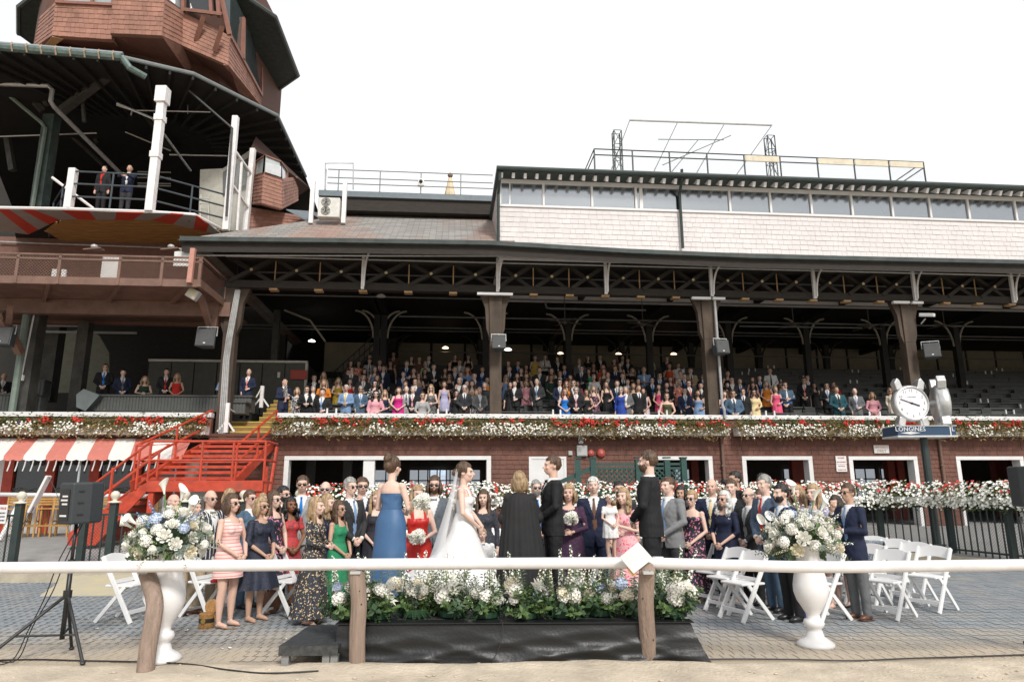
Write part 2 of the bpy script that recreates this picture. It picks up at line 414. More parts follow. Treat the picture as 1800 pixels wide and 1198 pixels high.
for px in (1221, 1398, 1409, 1566, 1583, 1755, 1775, 545, 610):
    u = fp(px, 840, 4)[0]; c_ = MB(FM); c_.box(u-.14, u+.14, 3.9, 4.2, .4, 2.84); red = px > 1100
    c_.build('inner_post', mat('red_brown_post', (.30, .05, .03), .6) if red else mat('grey_inner_post', (.14, .13, .12), .7), low)
# slab edge, parapet
par = thing('parapet', 'white capped parapet running the whole length above the brown storey', 'parapet', M=FM)
gaps = (fu(384), fu(497))
zc0, zc1 = fz(735, -.1), PT
for a, b_ in ((UL, gaps[0]), (gaps[1], UR)):
    g = MB(FM); g.box(a, b_, -.08, .22, zc0, zc1); g.build('cap', W_TRIM, par, bevel=.01)
    g = MB(FM); g.box(a, b_, -.02, .16, ZW1, zc0-.002); g.build('parapet_wall', BRWALL, par)
# dark strip painted in as the shadow line below the flower boxes
g = MB(FM); g.box(UL, UR, -.06, -.021, ZW1-.06, ZW1+.02); g.build('shadow_strip', mat('shadow_line_brown', (.10, .04, .03), .7), par)
# white door, signs, boxes on the wall
d = thing('door', 'white flush door in the brown shingle wall behind the couple', 'door', M=FM)
u0, u1 = fu(934, 0, 830), fu(991, 0, 830)
g = MB(FM); g.box(u0, u1, -.04, .02, .4, OZ+.02); g.build('door_leaf', W_TRIM, d)
g = MB(FM); g.box(u0-.08, u0, -.06, .02, .4, OZ+.1); g.box(u1, u1+.08, -.06, .02, .4, OZ+.1); g.box(u0, u1, -.06, .02, OZ+.02, OZ+.1); g.build('door_frame', W_TRIM, d)
def text(body, M4, size, m, name='lettering', parent=None, ext=.004, align='CENTER'):
    cu = bpy.data.curves.new(name, 'FONT'); cu.body = body; cu.size = size; cu.extrude = ext; cu.align_x = align; cu.align_y = 'CENTER'; cu.resolution_u = 2
    cu.materials.append(m); o = bpy.data.objects.new(name, cu)
    me = bpy.data.meshes.new_from_object(evaluated(o)); bpy.data.objects.remove(o)
    o = bpy.data.objects.new(name, me); col.objects.link(o)
    if parent: o.parent = parent; o.matrix_parent_inverse = WM[parent.name].inverted()
    o.matrix_basis = M4; return o
RX = Matrix.Rotation(math.pi/2, 4, 'X')
def wall_sign(px, py, w, h, lines, label, face=W_TRIM, tm=None, size=.1, thick=.02):
    u, z = fp(px, py, -.04); s = thing('sign', label, 'sign', M=FM@Matrix.Translation((u, 0, z)))
    g = MB(FM); g.box(u-w/2, u+w/2, -.04-thick, -.03, z-h/2, z+h/2); g.build('board', face, s, bevel=.004)
    for i, (t, sz) in enumerate(lines):
        zz = z + h/2 - h*(i+.5)/len(lines)
        text(t, FM@Matrix.Translation((u, -.043-thick, zz))@RX, sz, tm or BLACKP, parent=s)
INK = mat('sign_black_ink', (.01, .01, .01), .6); INKR = mat('sign_red_ink', (.45, .08, .05), .6); INKO = mat('sign_faded_orange_ink', (.62, .38, .26), .6)
wall_sign(1021, 772, .15, .25, [('A', .22)], 'small white sign with a black letter A on the brown wall', tm=INK)
wall_sign(1549, 789, .52, .26, [('NO SEATS', .10), ('ONLY', .12)], 'white sign reading ONLY in faded print above the opening by the clock pole', tm=INKO)
wall_sign(1478, 808, .36, .26, [('PLEASE', .07), ('NO SMOKING', .05)], 'upper of two small white notices left of the opening by the clock', tm=INKR)
wall_sign(1479, 822, .36, .24, [('NOTICE', .06), ('THANK YOU', .05)], 'lower of two small white notices left of the opening by the clock', tm=INKR)
METAL = mat('grey_metal_box', (.42, .42, .41), .5, var=.05)
def wbox(px, py, w, h, dpt, label, name, cat, m=METAL):
    u, z = fp(px, py, 0); s = thing(name, label, cat, M=FM@Matrix.Translation((u, 0, z)))
    g = MB(FM); g.box(u-w/2, u+w/2, -dpt, -.02, z-h/2, z+h/2); g.build('housing', m, s, bevel=.01)
    g = MB(FM); g.box(u-w*.42, u+w*.42, -dpt-.012, -dpt+.001, z-h*.42, z+h*.42); g.build('cover', m, s, bevel=.004)
wbox(1022, 792, .33, .33, .14, 'grey electrical box under the letter A sign', 'electrical_box', 'electrical box')
wbox(1002, 796, .13, .14, .08, 'tiny grey junction box left of the larger grey electrical box', 'junction_box', 'junction box')
for px, r, lb in ((1038, .11, 'smaller round red alarm gong beside the grey electrical box'), (1056, .14, 'larger round red alarm gong on the brown wall')):
    u, z = fp(px, 796, 0); s = thing('alarm_gong', lb, 'alarm bell', M=FM@Matrix.Translation((u, 0, z)))
    g = MB(FM@Matrix.Translation((u, -.02, z))@Matrix.Rotation(math.pi/2, 4, 'X')); g.lathe([(r*.3, 0), (r, .0), (r, .05), (r*.8, .1), (r*.2, .12)]); g.build('gong', mat('faded_red_gong', (.45, .08, .06), .5), s, smooth=True)
    g = MB(FM@Matrix.Translation((u, -.02, z))@Matrix.Rotation(math.pi/2, 4, 'X')); g.lathe([(r*.2, .11), (r*.12, .14)], n=12); g.build('centre_bolt', METAL, s)
# downpipes on the brown wall
for px, lb in ((1268, 'brown downpipe on the wall right of the green lattice'), (1650, 'brown downpipe on the wall just right of the clock pole')):
    u = fu(px, 0, 790); s = thing('downpipe', lb, 'downpipe', M=FM@Matrix.Translation((u, 0, .4)))
    g = MB(FM); g.tube([(u, -.08, ZW0+.1), (u, -.08, ZW1+.1)], .05, 8); g.build('pipe', BRSTEEL, s)
    g = MB(FM)
    for z in (1.2, 2.3): g.box(u-.07, u+.07, -.13, 0, z, z+.05)
    g.build('pipe_clip', BRSTEEL, s)

# ============================================================ parapet flower boxes
LEAFD = mat('geranium_leaf', (.07, .12, .035), .6, var=.3, scale=20)
DRY = mat('dry_trailing_foliage', (.36, .25, .10), .8, var=.35, scale=12)
OLIVE = mat('olive_foliage', (.17, .19, .06), .7, var=.3, scale=12)
FWHITE = mat('white_petal', (.82, .81, .74), .6, var=.05, scale=30)
FRED = mat('red_petal', (.62, .03, .018), .5, var=.15, scale=20)
FPURP = mat('purple_petal', (.22, .13, .36), .6, var=.2, scale=20)
def petals(mb, c, r, nrm, rnd, m=0, k=5):
    c = Vector(c); nrm = Vector(nrm).normalized(); x = nrm.orthogonal().normalized(); y = nrm.cross(x); a0 = rnd.random()*6.28; vs = [c - nrm*r*.12]
    for i in range(k*2):
        a = a0+math.pi*i/k; rr_ = r*(1 if i % 2 == 0 else .62); vs.append(c + (x*math.cos(a)+y*math.sin(a))*rr_ + nrm*r*(.1 if i % 2 else .25))
    mb.add(vs, [(0, 1+i, 1+(i+1) % (2*k)) for i in range(2*k)], m)
def leaf(mb, c, d, L, w, rnd, m=0, droop=.25):
    c, d = Vector(c), Vector(d).normalized(); s = d.cross(Vector((0, 0, 1))+Vector((rnd.uniform(-.8,.8), rnd.uniform(-.8,.8), 0))); s = s.normalized() if s.length > 1e-5 else Vector((1, 0, 0))
    up = s.cross(d)
    p = [c, c+d*L*.45+s*w/2+up*L*.08, c+d*L-Vector((0, 0, L*droop)), c+d*L*.45-s*w/2+up*L*.08]
    mb.add(p, [(0, 1, 2), (0, 2, 3)], m)
CREAM = mat('white_box_board', (.72, .70, .66), .6, var=.08, scale=3, dirt=.35)
flr = random.Random(21)
def trailing_box(u0, u1, idx, label, group):
    u0 += .01; u1 -= .01
    s = thing('flower_box', label, 'flower box', M=FM@Matrix.Translation(((u0+u1)/2, -.3, 3.3)), group=group)
    zb = fz(764, -.42); zt = fz(752, -.42)
    g = MB(FM); g.box(u0, u1, -.42, -.38, zb, zt+.04); g.box(u0, u1, -.38, -.03, zb, zb+.03); g.box(u0, u0+.02, -.38, -.03, zb+.03, zt+.04); g.box(u1-.02, u1, -.38, -.03, zb+.03, zt+.04)
    g.build('box', CREAM, s)
    fo = MB(FM); fw = MB(FM); L = u1-u0; ph = flr.random()*10
    def mix(u): return noise.noise(Vector((u*.55+ph, idx*3.1, 0)))
    for i in range(int(L*1100)):
        u = flr.uniform(u0, u1); k = mix(u); z = flr.gauss(zt+.04, .13); y = flr.uniform(-.52, -.12) - max(0, .1-(z-zt))*.2
        if z < zb+.02: y = flr.uniform(-.52, -.43)
        z = max(z, zb-.13+.09*k); ang = flr.uniform(0, 6.28)
        dd = (math.cos(ang), math.sin(ang)-.5, flr.uniform(-.6, .5))
        m_ = (1 if flr.random() < .78 else 2) if z < zt+.10 else (0 if flr.random() < .35+.3*(k > 0) else flr.choice((1, 2)))
        leaf(fo, (u, y, z), dd, flr.uniform(.07, .14), flr.uniform(.03, .06), flr, m_)
    fo.build('foliage', [LEAFD, DRY, OLIVE], s, kind='stuff')
    for i in range(int(L*130)):     # white impatiens, in drifts
        u = flr.uniform(u0, u1)
        if mix(u) < .0 and flr.random() < .92: continue
        z = flr.gauss(zt-.02, .09); z = max(zb-.14, min(zt+.13, z)); petals(fw, (u, -.47-flr.uniform(0, .1), z), .034, (flr.uniform(-.5, .5), -1, .5), flr, 0, 4)
    for i in range(int(L*14)):      # red geranium heads
        u = flr.uniform(u0, u1)
        if noise.noise(Vector((u*.9+ph+40, 2, 0))) < -.12: continue
        z = zt+flr.uniform(.08, .27); y = -flr.uniform(.38, .54)
        for q in range(12):
            o_ = Vector((flr.gauss(0, .5), flr.gauss(0, .5), flr.gauss(0, .45)))*.06; petals(fw, Vector((u, y, z))+o_, .034, o_+Vector((0, -.03, .03)), flr, 1, 4)
    for i in range(int(L*5)):
        u = flr.uniform(u0, u1)
        if mix(u+9) > .1: petals(fw, (u, -flr.uniform(.3, .5), zt+flr.uniform(0, .2)), .026, (0, -1, .6), flr, 2, 5)
    fw.build('flowers', [FWHITE, FRED, FPURP], s, kind='stuff')
bx = [(fu(-60), fu(180)), (fu(180), fu(383))] + [(fu(a), fu(b_)) for a, b_ in ((494, 690), (690, 905), (905, 1085), (1085, 1262), (1276, 1420), (1420, 1560), (1560, 1700), (1700, 1860))]
lbs = ['trailing flower box on the parapet at the far left above the striped awning', 'trailing flower box on the parapet ending beside the top of the red stairs',
       'trailing flower box starting right of the red stairs', 'trailing flower box on the parapet above the wide white framed opening', 'trailing flower box above the white door and letter A sign',
       'trailing flower box above the green lattice', 'trailing flower box right of the parapet gap and downpipe', 'trailing flower box above the small white ONLY sign',
       'trailing flower box behind the big clock', 'trailing flower box at the far right end of the parapet']
for i, (a, b_) in enumerate(bx): trailing_box(a, b_, i, lbs[i], 'flower boxes along the parapet')
# ============================================================ columns along the front
COLW = mat('weathered_brown_column', (.075, .052, .036), .8, var=.35, scale=3, bump=.4, stretch=(1, 1, .3), dirt=.3)
zt0 = fz(512, 0, 870); zt1 = fz(458, 0, 860)        # truss chords
cols_u = [fp(398, 600)[0], fp(872, 600)[0], fp(1252, 600)[0], fp(1608, 600)[0], fp(1608, 600)[0]+7.3]
lbl = ['weathered timber column at the head of the red stairs', 'timber column with a black speaker on it, right of the staircase crowd', 'timber column carrying a speaker and a white downpipe above the green lattice', 'timber column behind the big round clock', 'timber column beyond the right edge']
for i, u in enumerate(cols_u):
    s = thing('column', lbl[i], 'column', M=FM@Matrix.Translation((u, .35, 3)))
    g = MB(FM); w = .19
    g.box(u-w, u+w, .20, .55, 2.9, zt0-1.45); g.beam((u, .375, zt0-1.45), (u, .375, zt0), 2*w, .35, w2=.44, h2=.4); g.build('shaft', COLW, s, bevel=.012)
    g = MB(FM)
    for sg in (-1, 1):
        g.prism([(u+sg*.2, .25, zt0-1.5), (u+sg*.30, .25, zt0-1.2), (u+sg*.34, .25, zt0-.5), (u+sg*.52, .25, zt0), (u+sg*.2, .25, zt0)], (0, .2, 0))
    g.build('bracket', COLW, s)
# ============================================================ truss
tr = thing('truss', 'long dark timber truss with crossed braces carrying the eave', 'truss', M=FM)
uL = fu(392, 0, 500)
g = MB(FM); g.box(uL, UR, .12, .42, zt0, zt0+.24); g.build('bottom_chord', DKWOOD, tr)
g = MB(FM); g.box(uL, UR, .12, .42, zt1-.12, zt1+.25); g.build('top_chord', DKWOOD, tr)
g = MB(FM); g.tube([(uL, .02, zt1-.06), (UR, .02, zt1-.06)], .03, 6); g.build('conduit', GALV, tr)
BOLT = mat('pale_bolt_washer', (.50, .40, .22), .6)
mid = [fp(x, 480)[0] for x in (638, 875, 1065, 1250, 1430, 1605, 1777)]
bays = [uL+.1] + mid + [mid[-1]+3.6]
def sect(a, b_, k, first):
    for q in range(k):
        x0, x1 = a+(b_-a)*q/k, a+(b_-a)*(q+1)/k; z0, z1 = zt0+.2, zt1-.08
        for (p, r_, yo) in (((x0+.06, z0), (x1-.06, z1), .18), ((x0+.06, z1), (x1-.06, z0), .34)):
            h = MB(FM); h.beam((p[0], yo, p[1]), (r_[0], yo, r_[1]), .12, .20, up=(0, 1, 0)); h.build('brace', DKWOOD, tr)
        h = MB(FM@Matrix.Translation(((x0+x1)/2, .10, (z0+z1)/2))@Matrix.Rotation(math.pi/2, 4, 'X')); h.lathe([(.055, 0), (.05, .02), (.02, .03)], n=10); h.build('washer', BOLT, tr)
        if q < k-1:
            h = MB(FM); h.tube([(x1, .26, z0), (x1, .26, z1)], .022, 6); h.build('tie_rod', TAN, tr)
            h = MB(FM); h.box(x1-.13, x1+.13, .14, .40, zt0-.06, zt0-.001); h.build('tie_plate', TAN, tr)
sect(bays[0], bays[1], 3, True)
for i in range(1, len(bays)-1): sect(bays[i], bays[i+1], 3, False)
for i, u in enumerate(mid):
    h = MB(FM); h.box(u-.05, u+.05, .0, .1, zt0+.0, zt1+.1)
    # curved bracket of the hanger
    pts = [(u+.02, -.0-.02, zt0+.05)]
    for t in range(9):
        a = t/8*math.pi/2; pts.append((u+.04+.42*(1-math.cos(a))*(.35 if i < 3 else 1), -.02-.1*(1-math.cos(a)), zt0+.1+(zt1-zt0)*math.sin(a)))
    h.tube(pts, .035, 6); h.build('hanger', W_POST, tr)
    h = MB(FM); h.box(u-.13, u+.13, .14, .40, zt0-.06, zt0-.001); h.build('tie_plate', TAN, tr)
for u, a, b_ in ((cols_u[1], -.62, .55), (cols_u[2], -.6, .05), (cols_u[2], .12, .55), (cols_u[3], -.6, .0), (cols_u[3], .1, .5)):
    s = MB(FM); s.box(u+a, u+b_, -.02, .1, zt0-.12, zt0-.04)
    s.build('light_fitting', W_TRIM, label='white strip light under the truss %s the %s' % ('left of' if a < -.1 else 'right of', {1: 'column by the crowd', 2: 'column above the lattice', 3: 'column behind the clock'}[cols_u.index(u)]), cat='light')
# ============================================================ eave, gutter and roof
EW = -1.0
gp = [(322, 427), (600, 430), (860, 434), (980, 441), (1100, 448), (1320, 457), (1560, 462), (1800, 467), (1900, 470)]
gl = [fp(x, y, EW) for x, y in gp]
roofm = mat('weathered_grey_shingle_roof', (.30, .285, .265), .9, var=.1, scale=.8)
# brick texture courses on the roof shingles
n, l = roofm.node_tree.nodes, roofm.node_tree.links; b = n['Principled BSDF']
tc = n.new('ShaderNodeTexCoord'); mpn = n.new('ShaderNodeMapping'); mpn.inputs['Scale'].default_value = (1, 1, 1); l.new(tc.outputs['UV'], mpn.inputs[0])
br = n.new('ShaderNodeTexBrick'); br.inputs['Scale'].default_value = 1; br.inputs['Brick Width'].default_value = .42; br.inputs['Row Height'].default_value = .19; br.inputs['Mortar Size'].default_value = .012
br.inputs['Color1'].default_value = (.30, .285, .26, 1); br.inputs['Color2'].default_value = (.20, .19, .18, 1); br.inputs['Mortar'].default_value = (.13, .12, .11, 1)
l.new(mpn.outputs[0], br.inputs[0])
nz = n.new('ShaderNodeTexNoise'); nz.inputs['Scale'].default_value = .45; nz.inputs['Detail'].default_value = 5; l.new(tc.outputs['Object'], nz.inputs[0])
rp = n.new('ShaderNodeValToRGB'); rp.color_ramp.elements[0].position = .45; rp.color_ramp.elements[1].position = .68; rp.color_ramp.elements[0].color = (0, 0, 0, 1); rp.color_ramp.elements[1].color = (.75, .75, .75, 1)
mpx = n.new('ShaderNodeMapping'); mpx.inputs['Scale'].default_value = (1, .3, .3); l.new(tc.outputs['Object'], mpx.inputs[0]); l.new(mpx.outputs[0], nz.inputs[0])
l.new(nz.outputs['Fac'], rp.inputs[0]); mx = n.new('ShaderNodeMix'); mx.data_type = 'RGBA'; mx.blend_type = 'MIX'; mx.inputs[7].default_value = (.32, .13, .07, 1)
l.new(rp.outputs[0], mx.inputs[0]); l.new(br.outputs[0], mx.inputs[6]); l.new(mx.outputs[2], b.inputs['Base Color'])
bpn = n.new('ShaderNodeBump'); bpn.inputs['Strength'].default_value = .8; bpn.inputs['Distance'].default_value = .03; l.new(br.outputs['Fac'], bpn.inputs['Height']); bpn.invert = True; l.new(bpn.outputs[0], b.inputs['Normal'])
roof = thing('grandstand_roof', 'low weathered shingle roof of the grandstand with a green gutter', 'roof', M=FM)
SL = .64
def uvquad(mb_pts, name, mats, parent, uv):
    me = bpy.data.meshes.new(name); me.from_pydata([tuple(FM@Vector(p)) for p in mb_pts], [], [tuple(range(len(mb_pts)))])
    me.materials.append(mats); ul = me.uv_layers.new(name='UVMap')
    for i, q in enumerate(uv): ul.data[i].uv = q
    o = bpy.data.objects.new(name, me); link(o, parent); return o
ze = gl[0][1]+.06
# hip: eave corner -> ridge
A = (gl[0][0]-.15, EW-.12, ze); B = (fu(905, EW), EW-.12, gl[2][1]+.06)
def onroof(px, py):            # pixel on the roof plane z = ze + SL*(y-EW)
    a = FI @ C0; d_ = FI.to_3x3() @ ray(px, py); t = (ze + SL*(a.y-EW) - a.z)/(d_.z - SL*d_.y); return a + d_*t
H = onroof(690, 366); H2 = onroof(905, 366)
pts = [A, B, tuple(H2), tuple(H)]
uvquad(pts, 'shingle_slope', roofm, roof, [(p[0], p[1]/math.cos(math.atan(SL))) for p in pts])
pts = [A, tuple(H), (H.x, H.y+12, H.z), (A[0], H.y+12, A[2])]
uvquad(pts, 'hip_slope', roofm, roof, [(p[1], p[0]) for p in pts])
g = MB(FM)
k = len(gl)
for i in range(2, k-1):        # roof strip below the press box, right part
    (ua, za), (ub, zb) = gl[i], gl[i+1]
    g.add([(ua, EW-.1, za+.07), (ub, EW-.1, zb+.07), (ub, 1.6, zb+.07+.75), (ua, 1.6, za+.07+.75)], [(0, 1, 2, 3)])
g.build('shingle_strip', mat('pale_weathered_shingle', (.38, .35, .32), .9, var=.25, scale=1.5, stretch=(1, 4, 4)), roof)
g = MB(FM)
for i in range(k-1):
    (ua, za), (ub, zb) = gl[i], gl[i+1]
    g.add([(ua, EW-.22, za), (ub, EW-.22, zb), (ub, EW-.24, zb+.13), (ua, EW-.24, za+.13), (ua, EW-.08, za-.02), (ub, EW-.08, zb-.02), (ub, EW-.08, zb+.14), (ua, EW-.08, za+.14)],
          [(0, 1, 2, 3), (4, 5, 1, 0), (3, 2, 6, 7)])
# gutter returns at the hip corner
g.box(gl[0][0]-.02, gl[0][0]+.0, EW-.24, EW-.08, gl[0][1]-.02, gl[0][1]+.14)
g.build('gutter', GUTTER, roof)
g = MB(FM)
for i in range(k-1):
    (ua, za), (ub, zb) = gl[i], gl[i+1]
    g.add([(ua, EW-.07, za-.30), (ub, EW-.07, zb-.30), (ub, EW-.07, zb+.05), (ua, EW-.07, za+.05)], [(0, 1, 2, 3)])
    g.add([(ua, EW-.07, za-.30), (ub, EW-.07, zb-.30), (ub, .15, zt1+.3), (ua, .15, zt1+.3)], [(3, 2, 1, 0)])
g.build('fascia', DKWOOD, roof)
g = MB(FM); g.tube([(gl[0][0]+.4, EW+.1, gl[0][1]-.35), (fu(900, EW), EW+.1, fz(447, EW, 900)-.02), (UR, EW+.1, gl[-1][1]-.38)], .028, 6); g.build('conduit', GALV, roof)
g = MB(FM)
g.box(gl[0][0]-.1, UR, .5, 15, zt1+.3, zt1+.5)
g.build('roof_deck', DKSTEEL, roof)
# ============================================================ press box on the roof
PB = -.55
pb = thing('press_box', 'long white shingled press box with a band of windows on the grandstand roof', 'press box', M=FM)
uA = fu(877, PB, 400); uB = UR
zb0 = fz(431, PB, 877); zb1 = fz(363, PB, 877); zb2 = fz(328, PB, 877); zb3 = fz(298, PB, 872)
zbb = zb0-.45
PBW = mat('white_pink_shingle', (.64, .605, .60), .75, var=.04, scale=1.2, rand=.03, bump=.15, bscale=25, dirt=.03)
g = MB(FM); g.box(uA, uB, PB, PB+.15, zbb, zb1); g.box(uA, uA+.15, PB+.15, 4.5, zbb, zb3); g.box(uA, uB, 4.5, 4.7, zbb, zb3); g.build('wall', PBW, pb)
sl = []; shingle_quad(None, (uA, PB-.002, zb0-.05), (uB, PB-.002, zb0-.05), (uB, PB-.002, zb1), (uA, PB-.002, zb1), 8, .235, .018, rs, jit=.3, list_out=sl)
rs.shuffle(sl); sl.sort(key=lambda p: p[0].x > 8)
s2 = []; shingle_quad(None, (uA-.002, 4.5, zb0-.2), (uA-.002, PB, zb0-.2), (uA-.002, PB, zb3-.1), (uA-.002, 4.5, zb3-.1), 14, .36, .02, rs, list_out=s2)
shingle_parts(sl+s2, PBW, pb, 290, X=FM)
g = MB(FM); g.box(uA-.02, uB, PB-.06, PB+.1, zb1, zb1+.07); g.build('window_sill', W_TRIM, pb)
g = MB(FM); g.box(uA-.02, uB, PB-.05, PB+.1, zb2+.12, zb2+.42); g.build('window_head', W_TRIM, pb)
wx = [880, 955, 1040, 1117, 1195, 1281, 1352, 1423, 1494, 1564, 1630, 1697, 1779, 1860]
wu = [fp(x, 345, PB)[0] for x in wx]; wu[0] = uA+.04
PANE = bpy.data.materials.new('press_box_pane'); PANE.use_nodes = True
n, l = PANE.node_tree.nodes, PANE.node_tree.links; n.remove(n['Principled BSDF'])
tr_ = n.new('ShaderNodeBsdfTransparent'); tr_.inputs[0].default_value = (.62, .68, .70, 1); gl_ = n.new('ShaderNodeBsdfGlossy'); gl_.inputs['Roughness'].default_value = .16; gl_.inputs[0].default_value = (.74, .77, .80, 1)
ms = n.new('ShaderNodeMixShader'); ms.inputs[0].default_value = .40; l.new(tr_.outputs[0], ms.inputs[1]); l.new(gl_.outputs[0], ms.inputs[2]); l.new(ms.outputs[0], n['Material Output'].inputs[0])
for i in range(len(wu)-1):
    a, b_ = wu[i], wu[i+1]
    w_ = MB(FM); w_.box(a-.035, a+.035, PB-.07, PB+.08, zb1+.07, zb2+.12)
    if i in (0, 3): w_.box(a+.3*(i == 0)+.13*(i == 3), a+.3*(i == 0)+.2*(i == 3)+.04, PB-.03, PB+.05, zb1+.07, zb2+.12)
    wo = w_.build('window', W_TRIM, pb)
    w_ = MB(FM); w_.box(a+.036, b_-.036, PB-.01, PB+.0, zb1+.07, zb2+.12); w_.build('pane', PANE, wo)
    w_ = MB(FM); w_.beam((b_-.36, PB+.12, zb2+.1), (b_-.12, PB+.12, zb1+.1), .03, .03); w_.build('dark_strut', BLACKP, wo)
g = MB(FM); g.box(uA+.16, uB, 3.0, 3.1, zb1-.5, zb2+.7); g.build('inner_wall', mat('pale_inner_wall', (.36, .42, .46), .8), pb)
g = MB(FM); g.box(uA+.16, uB, PB+.16, 2.98, zb2+.35, zb2+.4); g.build('inner_ceiling', mat('pale_ceiling', (.5, .5, .48), .8), pb)
g = MB(FM); g.box(uA+.16, uB, PB+.16, 2.98, zb1-.5, zb1-.45); g.build('inner_floor', mat('dim_floor', (.10, .10, .10), .8), pb)
for i in range(6):
    a = fp(962+i*54, 335, 1.0)[0]; g = MB(FM); g.box(a, a+1.15, 1.0, 1.12, zb2+.28, zb2+.34); g.build('strip_light', mat('lit_tube', (1, 1, .95), emit=(1, .98, .9, 2.2)), pb)
for px in (1063, 1215, 1380, 1550, 1700):
    a = fp(px, 345, 1.6)[0]; g = MB(FM); g.box(a-.09, a+.09, 1.6, 1.75, zb1-.4, zb2+.3); g.build('inner_post', W_TRIM, pb)
zr = fz(309, PB-.4, 900)
u = uA+.05
while u < uB:
    g = MB(FM); g.beam((u, PB-.55, zr-.06), (u, PB+.05, zb2+.50), .09, .17); g.build('rafter_tail', W_TRIM, pb); u += .385
g = MB(FM); g.box(uA-.02, uB, PB-.0, PB+.08, zb2+.421, zb3); g.build('frieze', mat('dim_white_frieze', (.55, .50, .46), .7), pb)
zq = fz(298, PB-.65, 900)
g = MB(FM); g.box(uA-.12, uB, PB-.66, 4.9, zq-.05, zq+.12); g.build('flat_roof', DKGREEN, pb)
g = MB(FM); g.tube([(uA-.12, PB-.69, zq+.02), (uB, PB-.69, zq+.02)], .07, 8); g.build('roof_gutter', DKGREEN, pb)
def dpipe(px0, px1, lb):
    u0_, z0_ = fp(px0, 305, PB-.5); u1_, z1_ = fp(px1, 436, PB-.12)
    g = MB(FM); g.tube([(u0_, PB-.6, z0_+.1), (u0_, PB-.55, z0_-.25), (u1_, PB-.14, z0_-.55), (u1_, PB-.14, z1_)], .05, 8); g.build('downpipe', DKGREEN, pb)
dpipe(878, 876, ''); dpipe(1197, 1200, '')
# ============================================================ rooftop railing with mesh
rr_ = thing('rooftop_railing', 'green rooftop railing with wire mesh and cream boards on the press box', 'railing', M=FM)
RW = .2; zf = zq+.12; xs = [1045, 1112, 1177, 1243, 1308, 1371, 1436, 1500, 1561, 1622]
us = [fp(x, 280, RW)[0] for x in xs]; zrt = fz(264, RW, 1100)
for u in us: g = MB(FM); g.tube([(u, RW, zf), (u, RW, zrt)], .03, 6); g.build('post', DKGREEN, rr_)
for z in (zrt, zrt-.22):
    g = MB(FM); g.tube([(us[0], RW, z), (us[-1], RW, z)], .022, 6); g.tube([(us[0], RW, z), (us[0], 4.2, z)], .022, 6); g.tube([(us[-1], RW, z), (us[-1], 4.2, z)], .022, 6); g.build('rail', DKGREEN, rr_)
g = MB(FM)
for u in (us[0], us[-1]): g.tube([(u, 4.2, zf), (u, 4.2, zrt)], .03, 6)
g.build('back_post', DKGREEN, rr_)
g = MB(FM); q = .11; nn = int((us[-1]-us[0])/q); hh = zrt-.22-zf
for i in range(-int(hh/q)-1, nn+1):
    for sg in (0, 1):
        a, b_ = us[0]+i*q, us[0]+i*q+hh; z0_, z1_ = (zf, zrt-.22) if sg else (zrt-.22, zf)
        if a < us[0]: z0_ += (z1_-z0_)*(us[0]-a)/hh; a = us[0]
        if b_ > us[-1]: z1_ -= (z1_-z0_)*(b_-us[-1])/max(.01, b_-a); b_ = us[-1]
        if b_ > a+.02: g.beam((a, RW, z0_), (b_, RW, z1_), .0035, .0035)
g.build('wire_mesh', mat('thin_wire', (.30, .34, .33), .5), rr_, kind='stuff')
for a, b_ in ((4, 5), (6, 7), (7, 8), (8, 9)): g = MB(FM); g.box(us[a]+.04, us[b_]-.04, RW-.03, RW-.01, zrt-.24, zrt-.02); g.build('cream_board', mat('cream_board_paint', (.62, .55, .42), .7), rr_)
# lattice towers and pipe frame
for px, py, lb in ((1084, 232, 'left of two green lattice masts on the roof'), (1352, 241, 'right of two green lattice masts on the roof')):
    u, z = fp(px, py, 1.2); s = thing('lattice_mast', lb, 'mast', M=FM@Matrix.Translation((u, 1.2, zf)))
    w = .14; c4 = [(u-w, 1.2-w), (u+w, 1.2-w), (u+w, 1.2+w), (u-w, 1.2+w)]
    for (a, b_) in c4: g = MB(FM); g.tube([(a, b_, zf), (a, b_, z)], .025, 6); g.build('leg', DKGREEN, s)
    k = 5; g = MB(FM)
    for i in range(k+1):
        zz = zf+(z-zf)*i/k
        for j in range(4):
            p, q2 = c4[j], c4[(j+1) % 4]; g.tube([(*p, zz), (*q2, zz)], .014, 5)
            if i < k: g.tube([(*(p if (i+j) % 2 else q2), zz), (*(q2 if (i+j) % 2 else p), zz+(z-zf)/k)], .012, 5)
    g.build('lacing', DKGREEN, s)
s = thing('pipe_frame', 'slanting bare pipe frame of an old sign standing on the roof', 'frame', M=FM@Matrix.Translation((4, 2, zf)))
PIPE = mat('thin_grey_green_pipe', (.22, .24, .23), .5, metal=.3)
def fpp(px, py, w): u, z = fp(px, py, w); return (u, w, z)
g = MB(FM); g.tube([fpp(1107, 211, 3.2), fpp(1357, 220, 3.2)], .045, 6); g.build('top_bar', mat('light_pipe', (.55, .55, .53), .5), s)
for a, b_ in (((1107, 211, 3.2), (1075, 297, 1.0)), ((1190, 217, 3.2), (1150, 300, 1.0)), ((1272, 220, 3.2), (1224, 305, 1.0)), ((1357, 220, 3.2), (1294, 308, 1.0)), ((1228, 245, 2.4), (1180, 303, 1.0)), ((1157, 245, 2.4), (1272, 246, 2.4)), ((1285, 238, 2.7), (1165, 290, 1.2))):
    g = MB(FM); g.tube([fpp(*a), fpp(*b_)], .02, 5); g.build('pipe', PIPE, s)
u, z = fp(1164, 300, 1.0); g = MB(FM); g.box(u-.3, u+.3, .9, .95, zf, zf+.22); g.build('rusty_box', mat('rusty_panel', (.28, .12, .06), .8), cat='box', label='small rusty panel on the press box roof below the pipe frame')
